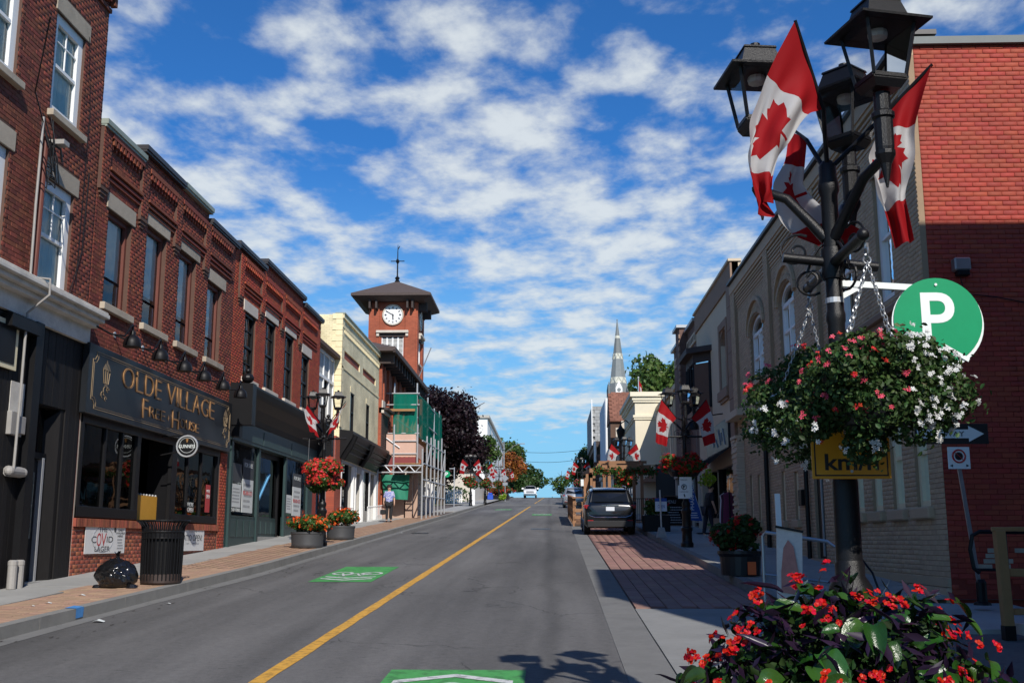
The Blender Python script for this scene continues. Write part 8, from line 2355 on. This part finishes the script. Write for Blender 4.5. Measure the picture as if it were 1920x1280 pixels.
for k in range(90):
    y = rr.uniform(12, 34); x = road_l(y) + rr.uniform(.02, .8); s_ = rr.uniform(.008, .03); z_ = g(y) + .006
    mb.add([(x-s_, y, z_), (x, y-s_*1.5, z_), (x+s_, y+s_*.4, z_+s_*.4), (x, y+s_, z_)], [(0,1,2,3)])
mb.build('gutter_debris', M['soil'], kind='stuff')

# ================================================================== FAR LEFT SIGNS
t = thing('parking_sign', 'small far green parking sign on a thin post left of the far lamps', 'sign', (-8.1, 88, g(88)))
mb = MB(); mb.tube([(-7.7, 88, g(88) + .1), (-7.7, 88, g(88) + 3.3)], .04, 6); mb.obar((-7.7, 88, g(88)+3.2), (-8.1, 88, g(88)+3.2), .05); mb.build('post', M['galv'], t)
mb = MB(); mb.disc((-8.3, 87.95, g(88) + 2.75), (0, 1, 0), .27, .02, 20); mb.build('face', M['sign_green'], t); lettering('P', W('y', 87.93, -1), -8.42, -8.2, g(88) + 2.62, g(88) + 2.90, .01, 'sign_white', t, th=.01, bold=.03)
t = thing('diamond_sign', 'grey back of a diamond road sign far left before the flower bed', 'sign', (-4.4, 130, g(130)))
dx_ = -5.25
mb = MB(); mb.tube([(dx_, 130, g(130)), (dx_, 130, g(130) + 2.9)], .035, 6); mb.build('post', M['galv'], t)
mb = MB(); zc = g(130) + 2.75; mb.add([(dx_-.42, 129.9, zc), (dx_, 129.9, zc-.42), (dx_+.42, 129.9, zc), (dx_, 129.9, zc+.42), (dx_-.42, 129.93, zc), (dx_, 129.93, zc-.42), (dx_+.42, 129.93, zc), (dx_, 129.93, zc+.42)], [(0,1,2,3), (7,6,5,4), (0,4,5,1), (1,5,6,2), (2,6,7,3), (3,7,4,0)]); mb.box(dx_-.3, dx_+.3, 129.9, 129.93, zc-.85, zc-.52); mb.build('plate', M['grey_metal'], t)
t = thing('traffic_cone', 'orange traffic cone at the kerb far left', 'traffic cone', (-5.9, 132, g(132) + .15)); mb = MB(); mb.lathe((-5.8, 132, g(132) + .15), [(.28, 0), (.28, .04), (.18, .05), (.04, .75)], 12); mb.build('cone', M['orange'], t); mb = MB(); mb.lathe((-5.8, 132, g(132) + .15), [(.125, .38), (.085, .55)], 12); mb.build('white_band', M['white'], t)
t = thing('blue_bin', 'blue recycling box on the far left pavement', 'recycling box', (-7.2, 134, g(134) + .15)); mb = MB(); mb.box(-7.6, -6.9, 133.8, 134.3, g(134) + .15, g(134) + .75); mb.build('box', M['blue_plastic'], t, bevel=.05); mb = MB(); mb.box(-7.5, -7.0, 133.85, 134.25, g(134) + .76, g(134) + 1.0); mb.build('upper_box', M['blue_plastic'], t, bevel=.05)
t = thing('white_cabinet', 'white utility cabinet behind the nearest far-left lamp', 'cabinet', (-7.2, 93, g(93) + .1)); mb = MB(); mb.box(-6.75, -6.35, 93, 93.4, g(93) + .15, g(93) + 1.5); mb.build('cabinet', M['white'], t, bevel=.02)
t = thing('white_cabinet', 'white utility cabinet seen through the scaffold tubes', 'cabinet', (-7.2, 66, g(66) + .1)); mb = MB(); mb.box(-7.6, -7.1, 66, 66.4, g(66) + .15, g(66) + 1.9); mb.build('cabinet', M['white'], t, bevel=.02)
t = thing('light_standard', 'tall pale street light standard with a long arm beyond the far left trees', 'street light', (-7.1, 185, g(185)))
mb = MB(); mb.tube([(-7.7, 185, g(185)), (-7.7, 185, 18.6)], [.16, .11], 8); mb.tube([(-7.7, 185, 16.5), (-5.8, 185, 18.0), (-4.6, 185, 18.2)], .05, 6); mb.build('pole', M['grey_metal'], t); mb = MB(); mb.box(-4.9, -4.1, 184.8, 185.2, 18.15, 18.3); mb.build('lamp_head', M['grey_metal'], t)
t = thing('overhead_wire', 'two sagging wires crossing the sky above the road crest', 'wire', (0, 180, 16))
for z_, s_ in ((16.6, .6), (15.2, .8)):
    mb = MB(); mb.tube([(-7 + k*1.4, 180, z_ - s_*math.sin(math.pi*k/11) + k*.05) for k in range(12)], .03, 4); mb.build('wire', M['black'], t)

# ================================================================== PATIO
PT = thing('timber_patio', 'timber street patio with rails and pergola beyond the parked SUV', 'patio', (1.9, 50, g(50)))
def tim(a, b, w_, m='wood', h=None, name='timber'):
    mb = MB(); mb.obar(a, b, w_, h); return mb.build(name, M[m], PT)
y0, y1 = 47.6, 62.0; zg = g(y0)
k = 0; x = 1.15
mb = MB(); mb.gbox(1.12, 4.1, y0, y1, .04, .14); mb.build('deck_frame', M['wood_dark'], PT)
while x < 4.1: mb = MB(); mb.gbox(x, x + .14, y0, y1, .141, .17); mb.build('deck_board', M['wood'], PT); x += .15
for y_ in (47.7, 50.4, 53.2, 56.0, 58.8, 61.6): tim((1.10, y_, g(y_)), (1.10, y_, g(y_) + 1.25), .12)
for z_ in (.35, .62, .90): tim((1.10, y0, g(y0) + z_), (1.10, y1, g(y1) + z_), .04, h=.16)
tim((1.10, y0 - .1, g(y0) + 1.22), (1.10, y1, g(y1) + 1.22), .16, h=.05)
tim((2.2, y0, zg), (2.2, y0, zg + 1.2), .12)
for z_ in (.38, .68, .98): tim((1.10, y0, zg + z_), (2.3, y0, zg + z_), .04, h=.14)
tim((1.0, y0, zg + 1.24), (2.4, y0, zg + 1.24), .16, h=.05)
for x_ in (2.72, 4.18):
    for y_ in (49.0, 53.5): tim((x_, y_, g(y_)), (x_, y_, 5.05), .14)
for x_ in (1.95, 2.3):
    for y_ in (55.5, 59): tim((x_, y_, g(y_)), (x_, y_, 5.1), .13)
tim((2.4, 49.0, 5.0), (4.6, 49.0, 5.0), .06, h=.20); tim((2.0, 53.5, 5.15), (4.6, 53.5, 5.15), .06, h=.20); tim((2.72, 48.8, 5.15), (1.9, 60, 5.4), .06, h=.2); tim((4.18, 48.8, 5.12), (4.18, 60, 5.3), .06, h=.2)
for k in range(6): tim((2.3, 50 + k*1.6, 5.3), (4.5, 50 + k*1.6, 5.3), .05, h=.12)
t = thing('climbing_plant', 'leafy garland hanging along the pergola beam', 'plant', (3.4, 49, 4.8))
pts = np.array([(rr.uniform(2.0, 4.9), 48.9 + rr.uniform(-.1, .4), 4.80 + rr.gauss(0, .10)) for _ in range(900)]); leaf_cloud('foliage', pts, .09, M['leaf'], t, 5)
pts = np.array([(rr.uniform(2.0, 4.9), 48.85, 4.78 + rr.gauss(0, .09)) for _ in range(60)]); flower_heads('flowers', pts, np.tile([0, -1, .2], (60, 1)), .05, M['petal_red'], t, 9, kind='stuff', each=1)
t = thing('patio_railing', 'black iron railing before the restaurant terrace on the right pavement', 'railing', (4.4, 47, g(47)))
mb = MB()
for k in range(26): x_ = 3.6 + k*.085; mb.obar((x_, 46.6, g(46.6) + .15), (x_, 46.6, g(46.6) + 1.2), .018)
mb.obar((3.55, 46.6, g(46.6) + 1.2), (5.8, 46.6, g(46.6) + 1.2), .05, .03); mb.obar((3.55, 46.6, g(46.6) + .3), (5.8, 46.6, g(46.6) + .3), .03); mb.build('bars', M['black'], t)
t = thing('terrace_screen', 'dark canvas screen of the terrace behind the chalkboard', 'screen', (5, 50, g(50))); mb = MB(); mb.box(4.9, 6.4, 50, 50.06, g(50) + .2, 5.2); mb.build('canvas', M['coping_black'], t)
t = thing('street_notice', 'small white notice plate on a post above the patio rail', 'sign', (1.95, 66, g(66)))
mb = MB(); mb.tube([(2.05, 66, g(66)), (2.05, 66, g(66) + 3)], .03, 5); mb.build('post', M['black'], t); mb = MB(); mb.box(1.93, 2.17, 65.9, 65.94, g(66) + 1.75, g(66) + 2.15); mb.build('plate', M['sign_white'], t)

# ================================================================== CARS
def car(label, name, x, y, rz, paint, cat, secs, glassrear, wheels, suv=True, group=None):
    """secs: (yy, zb, zbelt, ztop, wb, wbelt, wtop). local frame: y forward, rear at y=0"""
    t = thing(name, label, cat, (x, y, 0), group=group)
    V = []; F = []; n = 9
    for (yy, zb, zl, zt, wb, wl_, wt) in secs:
        half = [(0, zb), (wb*.88, zb), (wb, zb + .12), (wb*1.0, zb + (zl - zb)*.5), (wl_, zl), (wl_*.965, zl + .03), (wt, zt - .06), (wt*.86, zt), (0, zt + .015)]
        V += [(px, yy, pz) for px, pz in half]
    for i in range(len(secs) - 1):
        for k in range(n - 1): a = i*n + k; F.append((a, a+1, a+n+1, a+n))
    F.append(tuple(range(n-1, -1, -1))); F.append(tuple((len(secs)-1)*n + k for k in range(n)))
    me = bpy.data.meshes.new('body'); me.from_pydata(V, [], F); me.materials.append(M[paint]); me.update(); smooth_mesh(me, 38)
    o = bpy.data.objects.new('body', me); COL.objects.link(o); o.parent = t; ORG[o.name] = Vector((0, 0, 0))
    md = o.modifiers.new('mirror', 'MIRROR'); md.use_clip = True; md.merge_threshold = .002
    md = o.modifiers.new('bevel', 'BEVEL'); md.width = .018; md.segments = 2; md.limit_method = 'ANGLE'; md.angle_limit = math.radians(32)
    for (wx, wy, wr) in wheels:
        mb = MB(); mb.tube([(wx - .11, wy, wr), (wx - .10, wy, wr), (wx + .10, wy, wr), (wx + .11, wy, wr)], [wr*.93, wr, wr, wr*.93], 24); w1 = mb.build('wheel', M['tyre'], t, world=False)
        mb = MB(); sgn = 1 if wx > 0 else -1; mb.tube([(wx + sgn*.10, wy, wr), (wx + sgn*.118, wy, wr)], [wr*.66, wr*.62], 20)
        for k in range(5): a = k*1.2566; mb.obar((wx + sgn*.122, wy, wr), (wx + sgn*.122, wy + wr*.6*math.cos(a), wr + wr*.6*math.sin(a)), .05, .02)
        mb.build('rim', M['grey_metal'], w1, world=False)
        mb = MB()
        for i in range(10):
            a0, a1 = math.pi*i/10, math.pi*(i+1)/10
            mb.obar((sgn*(abs(wx)+.085), wy + (wr+.07)*math.cos(a0), wr + (wr+.07)*math.sin(a0)), (sgn*(abs(wx)+.085), wy + (wr+.07)*math.cos(a1), wr + (wr+.07)*math.sin(a1)), .07, .09)
        mb.build('wheel_arch', M['car_trim'], t, world=False)
    z0 = g(y); t.location = (x, y, z0 + .0); t.rotation_euler = (math.atan(.0495), 0, rz)
    return t
def part(t, name, m, fn, **k):
    mb = MB(); fn(mb); return mb.build(name, M[m], t, world=False, **k)
suv_secs = [(.0, .38, .78, 1.02, .78, .84, .80), (.06, .30, .92, 1.12, .86, .885, .80), (.16, .26, 1.0, 1.16, .90, .91, .76), (.42, .24, 1.02, 1.58, .91, .915, .68), (.62, .24, 1.02, 1.64, .91, .915, .66),
            (1.6, .22, 1.0, 1.67, .91, .915, .67), (2.5, .22, .98, 1.64, .91, .91, .66), (3.15, .24, .97, 1.30, .91, .905, .70), (3.45, .24, .96, 1.06, .91, .90, .78), (4.2, .26, .88, .98, .88, .86, .74), (4.38, .34, .74, .86, .80, .78, .70)]
def suv(label, x, y, paint, group):
    t = car(label, 'parked_car', x, y, 0, paint, 'car', suv_secs, None, [(-.80, .85, .34), (.80, .85, .34), (-.80, 3.5, .34), (.80, 3.5, .34)], group=group)
    part(t, 'rear_window', 'car_glass', lambda b: (b.quad((-.66, .155, 1.175), (.66, .155, 1.175), (.56, .395, 1.535), (-.56, .395, 1.535)), b.quad((-.66, .17, 1.17), (-.56, .40, 1.53), (.56, .40, 1.53), (.66, .17, 1.17))))
    part(t, 'window_backing', 'car_trim', lambda b: b.quad((-.70, .165, 1.165), (.70, .165, 1.165), (.60, .412, 1.56), (-.60, .412, 1.56)))
    for s in (-1, 1):
        part(t, 'side_window', 'car_glass', lambda b: (b.quad((s*.905, .55, 1.06), (s*.905, 1.6, 1.06), (s*.70, 1.6, 1.58), (s*.70, .62, 1.56)), b.quad((s*.905, 1.68, 1.06), (s*.900, 2.9, 1.05), (s*.70, 2.5, 1.55), (s*.70, 1.68, 1.58))))
        part(t, 'tail_light', 'tail', lambda b: (b.box(min(s*.50, s*.865), max(s*.50, s*.865), .035, .10, .93, 1.06), b.box(min(s*.80, s*.925), max(s*.80, s*.925), .08, .40, .95, 1.07)), bevel=.012)
        part(t, 'roof_rail', 'grey_metal', lambda b: b.tube([(s*.60, .6, 1.66), (s*.60, .7, 1.71), (s*.60, 2.3, 1.73), (s*.60, 2.5, 1.66)], .018, 6))
        part(t, 'door_mirror', paint, lambda b: b.box(min(s*.93, s*1.13), max(s*.93, s*1.13), 2.55, 2.70, .98, 1.14), bevel=.03)
        part(t, 'exhaust', 'grey_metal', lambda b: b.tube([(s*.55, -.01, .33), (s*.55, .2, .33)], .045, 10))
        part(t, 'reflector', 'tail', lambda b: b.box(min(s*.60, s*.80), max(s*.60, s*.80), -.012, .02, .50, .54))
    part(t, 'spoiler', paint, lambda b: b.box(-.60, .60, .30, .48, 1.56, 1.60), bevel=.015)
    part(t, 'bumper', 'car_trim', lambda b: b.box(-.82, .82, -.03, .12, .28, .52), bevel=.03)
    part(t, 'bumper_line', 'chrome', lambda b: (b.tube([(-.78, -.005, .80), (-.74, -.02, .70), (-.55, -.025, .64), (.55, -.025, .64), (.74, -.02, .70), (.78, -.005, .80)], .012, 6),))
    part(t, 'tailgate_lip', paint, lambda b: b.box(-.74, .74, -.022, .05, .66, .72), bevel=.015)
    part(t, 'number_plate', 'plate', lambda b: b.box(-.15, .15, -.018, .02, .86, 1.0))
    part(t, 'handle', 'chrome', lambda b: b.box(-.3, .3, -.012, .02, 1.03, 1.06))
    return t
suv('dark grey SUV seen from behind, parked on the red paving at right', 2.16, 38.7, 'car_grey', 'parked cars')
suv('silver SUV parked beyond the timber patio at right', 2.05, 88, 'car_silver', 'parked cars')
# white pickup coming over the crest, seen from the front: its nose is at local y=0
tr_secs = [(.0, .55, .95, 1.10, .86, .90, .84), (.08, .45, 1.05, 1.20, .95, .98, .88), (1.05, .42, 1.18, 1.28, .98, 1.0, .84), (1.30, .42, 1.22, 1.40, .98, 1.0, .80), (1.85, .40, 1.22, 1.90, .98, 1.0, .72), (3.2, .40, 1.22, 1.93, .98, 1.0, .72), (3.6, .42, 1.22, 1.40, .98, 1.0, .84), (5.6, .45, 1.22, 1.38, .98, .99, .86)]
tk = car('white pickup truck driving towards the camera just over the road crest', 'pickup_truck', -2.9, 166, 0, 'car_white', 'truck', tr_secs, None, [(-.86, .95, .42), (.86, .95, .42), (-.86, 4.6, .42), (.86, 4.6, .42)])
tk.rotation_euler = (math.atan(.03), 0, 0)
part(tk, 'windscreen', 'car_glass', lambda b: b.quad((-.80, 1.28, 1.40), (.80, 1.28, 1.40), (.70, 1.80, 1.88), (-.70, 1.80, 1.88)))
part(tk, 'windscreen_backing', 'car_trim', lambda b: b.quad((-.80, 1.30, 1.39), (.80, 1.30, 1.39), (.70, 1.83, 1.87), (-.70, 1.83, 1.87)))
part(tk, 'grille', 'grey_metal', lambda b: b.box(-.58, .58, -.03, .05, .78, 1.10), bevel=.02)
part(tk, 'bumper', 'chrome', lambda b: b.box(-.92, .92, -.10, .08, .45, .70), bevel=.03)
for s in (-1, 1):
    part(tk, 'headlight', 'plate', lambda b: b.box(min(s*.62, s*.92), max(s*.62, s*.92), -.02, .08, .85, 1.05), bevel=.02)
    part(tk, 'mirror', 'car_white', lambda b: b.box(min(s*1.0, s*1.32), max(s*1.0, s*1.32), 1.45, 1.6, 1.35, 1.62), bevel=.04)

# ================================================================== PEOPLE
def skin_mesh(name, pts, edges, radii, m, parent, sub=2, root=0):
    me = bpy.data.meshes.new(name); me.from_pydata(pts, edges, [])
    o = bpy.data.objects.new(name, me); COL.objects.link(o); o.parent = parent
    o.modifiers.new('skin', 'SKIN').use_smooth_shade = True
    if not me.skin_vertices:
        bm = bmesh.new(); bm.from_mesh(me); bm.verts.layers.skin.verify(); bm.to_mesh(me); bm.free()
    for i, sv in enumerate(me.skin_vertices[0].data):
        rr_ = radii[i]; sv.radius = rr_ if isinstance(rr_, tuple) else (rr_, rr_); sv.use_root = (i == root)
    o.modifiers.new('sub', 'SUBSURF').levels = sub; o.modifiers['sub'].render_levels = sub
    me.materials.append(m); return o
def person(label, x, y, rz, top, legs, hair, shoe, h=1.65, lean=0.0, stride=.0, arms=((-.26, .02, .80), (.26, -.02, .80)), curly=False, bulk=1.0):
    k = h / 1.72; z0 = g(y) + .15
    t = thing('person', label, 'person', (x, y, z0), rz)
    def s(v): return (v[0]*k, v[1]*k, v[2]*k)
    yl = -lean
    J = {'pel': (0, 0, .92), 'waist': (0, yl*.3, 1.08), 'chest': (0, yl*.8, 1.30), 'neck': (0, yl*1.1, 1.45), 'head0': (0, yl*1.25 - .01, 1.52), 'head1': (0, yl*1.3 - .015, 1.62), 'head2': (0, yl*1.3, 1.69),
         'shl': (-.17, yl, 1.40), 'shr': (.17, yl, 1.40), 'ell': (-.24, yl*.9 + .03, 1.13), 'elr': (.24, yl*.9 + .03, 1.13), 'hdl': (-.25, yl - .05, .88), 'hdr': (.25, yl - .05, .88), 'fnl': (-.25, yl - .06, .80), 'fnr': (.25, yl - .06, .80),
         'hpl': (-.09, 0, .88), 'hpr': (.09, 0, .88), 'knl': (-.10, -stride*.5 - .01, .50), 'knr': (.10, stride*.5 - .01, .50), 'akl': (-.10, -stride, .09), 'akr': (.10, stride, .09), 'tol': (-.11, -stride - .14, .035), 'tor': (.11, stride - .14, .035)}
    R_ = {'pel': .13, 'waist': .12, 'chest': .15, 'neck': .055, 'head0': .07, 'head1': .092, 'head2': .07, 'shl': .07, 'shr': .07, 'ell': .045, 'elr': .045, 'hdl': .032, 'hdr': .032, 'fnl': .02, 'fnr': .02, 'hpl': .095, 'hpr': .095, 'knl': .06, 'knr': .06, 'akl': .04, 'akr': .04, 'tol': .035, 'tor': .035}
    E_ = [('pel','waist'),('waist','chest'),('chest','neck'),('neck','head0'),('head0','head1'),('head1','head2'),('chest','shl'),('chest','shr'),('shl','ell'),('shr','elr'),('ell','hdl'),('elr','hdr'),('hdl','fnl'),('hdr','fnr'),('pel','hpl'),('pel','hpr'),('hpl','knl'),('hpr','knr'),('knl','akl'),('knr','akr'),('akl','tol'),('akr','tor')]
    K = list(J); ix = {n_: i for i, n_ in enumerate(K)}
    skin_mesh('body', [s(J[n_]) for n_ in K], [(ix[a], ix[b]) for a, b in E_], [R_[n_]*k*(1.0) for n_ in K], M['skin'], t, root=0)
    K2 = ['waist', 'pel', 'chest', 'shl', 'shr', 'ell', 'elr', 'nk']; J2 = dict(J); J2['nk'] = (0, yl*1.05, 1.43); J2['pel'] = (0, 0, .84)
    R2 = {'waist': .165*bulk, 'pel': .185*bulk, 'chest': .175*bulk, 'shl': .088, 'shr': .088, 'ell': .066, 'elr': .066, 'nk': .07}
    skin_mesh('top', [s(J2[n_]) for n_ in K2], [(0,1),(0,2),(2,3),(2,4),(3,5),(4,6),(2,7)], [(R2[n_]*k, R2[n_]*k*.80) if n_ in ('waist', 'pel', 'chest') else R2[n_]*k for n_ in K2], top, t)
    K3 = ['pel', 'hpl', 'hpr', 'knl', 'knr', 'akl', 'akr']; R3 = {'pel': .15*bulk, 'hpl': .11, 'hpr': .11, 'knl': .078, 'knr': .078, 'akl': .06, 'akr': .06}
    skin_mesh('trousers', [s(J[n_]) for n_ in K3], [(0,1),(0,2),(1,3),(2,4),(3,5),(4,6)], [R3[n_]*k for n_ in K3], legs, t)
    hz_ = J['head1']; mb = MB()
    for i in range(26 if curly else 10):
        a = i * 2.4; e = .25 + (i % 5)*.28
        q = (hz_[0] + .085*math.cos(a)*math.cos(e*.8), hz_[1] + .03 + .07*math.sin(a)*math.cos(e*.8), hz_[2] + .02 + .085*math.sin(e))
        mb.sphere(s(q), (.055 if curly else .045)*k, 8, 6)
    mb.sphere(s((hz_[0], hz_[1] + .035, hz_[2] + .035)), .098*k, 12, 8); mb.build('hair', hair, t, world=False)
    mb = MB(); hd_ = (hz_[0], hz_[1] - .085, hz_[2])
    for sg in (-1, 1): mb.sphere(s((hd_[0] + sg*.033, hd_[1] - .005, hd_[2] + .0)), .011*k, 6, 4)
    mb.build('eyes', M['print_dark'], t, world=False); mb = MB(); mb.sphere(s((hd_[0], hd_[1] - .012, hd_[2] - .03)), .013*k, 6, 4, 1.5); mb.build('nose', M['skin'], t, world=False)
    mb = MB(); mb.box(hd_[0]*k - .022*k, hd_[0]*k + .022*k, (hd_[1]-.008)*k, (hd_[1]+.0)*k, (hd_[2]-.062)*k, (hd_[2]-.054)*k); mb.build('mouth', M['print_red'], t, world=False)
    for sg, ky in ((-1, 'l'), (1, 'r')):
        a = J['ak' + ky]; mb = MB(); mb.lathe((0,0,0), [(.05, 0), (.052, .03), (.045, .07), (.02, .09)], 12, sx=.8, sy=1.0)
        mb2 = MB(); mb2.sphere(s((a[0], a[1] - .06, .045)), .05*k, 10, 6, .8); mb2.sphere(s((a[0], a[1] - .13, .04)), .042*k, 10, 6, .8); mb2.build('shoe', shoe, t, world=False)
    for ky in 'lr':   # five fingers on each hand
        c_ = J['fn' + ky]; mb = MB(); sg = -1 if ky == 'l' else 1
        for f_ in range(4): mb.tube([s((c_[0], c_[1] - .024 + f_*.016, c_[2] + .01)), s((c_[0] - sg*.004, c_[1] - .026 + f_*.016, c_[2] - .03)), s((c_[0] - sg*.018, c_[1] - .026 + f_*.016, c_[2] - .055 + abs(f_-1.3)*.006))], .0085*k, 5)
        mb.tube([s((c_[0], c_[1] - .02, c_[2] + .05)), s((c_[0] - sg*.015, c_[1] - .045, c_[2] + .02)), s((c_[0] - sg*.018, c_[1] - .05, c_[2] - .005))], .009*k, 5); mb.build('fingers', M['skin'], t, world=False)
    return t
pw1 = person('woman with dark curly hair in a white and blue print blouse standing by the scaffold', -7.20, 48.8, .15, M['shirt'], M['cloth_black'], M['hair_dark'], M['cloth_black'], h=1.62, curly=True, bulk=1.15)
t = thing('handbag', 'black handbag held low by the woman in the print blouse', 'handbag', (-7.5, 48.7, g(48.8) + .5))
mb = MB(); mb.box(-7.58, -7.33, 48.62, 48.74, g(48.8) + .48, g(48.8) + .70); mb.build('bag', M['cloth_black'], t, bevel=.04); mb = MB(); mb.tube([(-7.53, 48.68, g(48.8)+.69), (-7.50, 48.69, g(48.8)+.85), (-7.43, 48.70, g(48.8)+.93), (-7.40, 48.69, g(48.8)+.85), (-7.38, 48.68, g(48.8)+.69)], .01, 5); mb.build('strap', M['cloth_black'], t)
pm1 = person('man in black T-shirt and trousers walking by the dark shop front, carrying a brown bag', 4.98, 34.4, 1.9, M['cloth_black'], M['cloth_navy'], M['hair_dark'], M['shoe_white'], h=1.62, lean=.10, stride=.13, bulk=1.15)
t = thing('paper_bag', 'brown paper carrier bag held by the man in black', 'bag', (5.3, 34.3, g(34.4) + .55))
mb = MB(); mb.box(5.12, 5.48, 34.15, 34.33, g(34.4) + .32, g(34.4) + .72); mb.build('bag', M['cardboard'], t, bevel=.01); mb = MB(); mb.tube([(5.22, 34.24, g(34.4)+.71), (5.26, 34.28, g(34.4)+.86), (5.34, 34.28, g(34.4)+.86), (5.38, 34.24, g(34.4)+.71)], .008, 5); mb.build('handle', M['cardboard'], t)
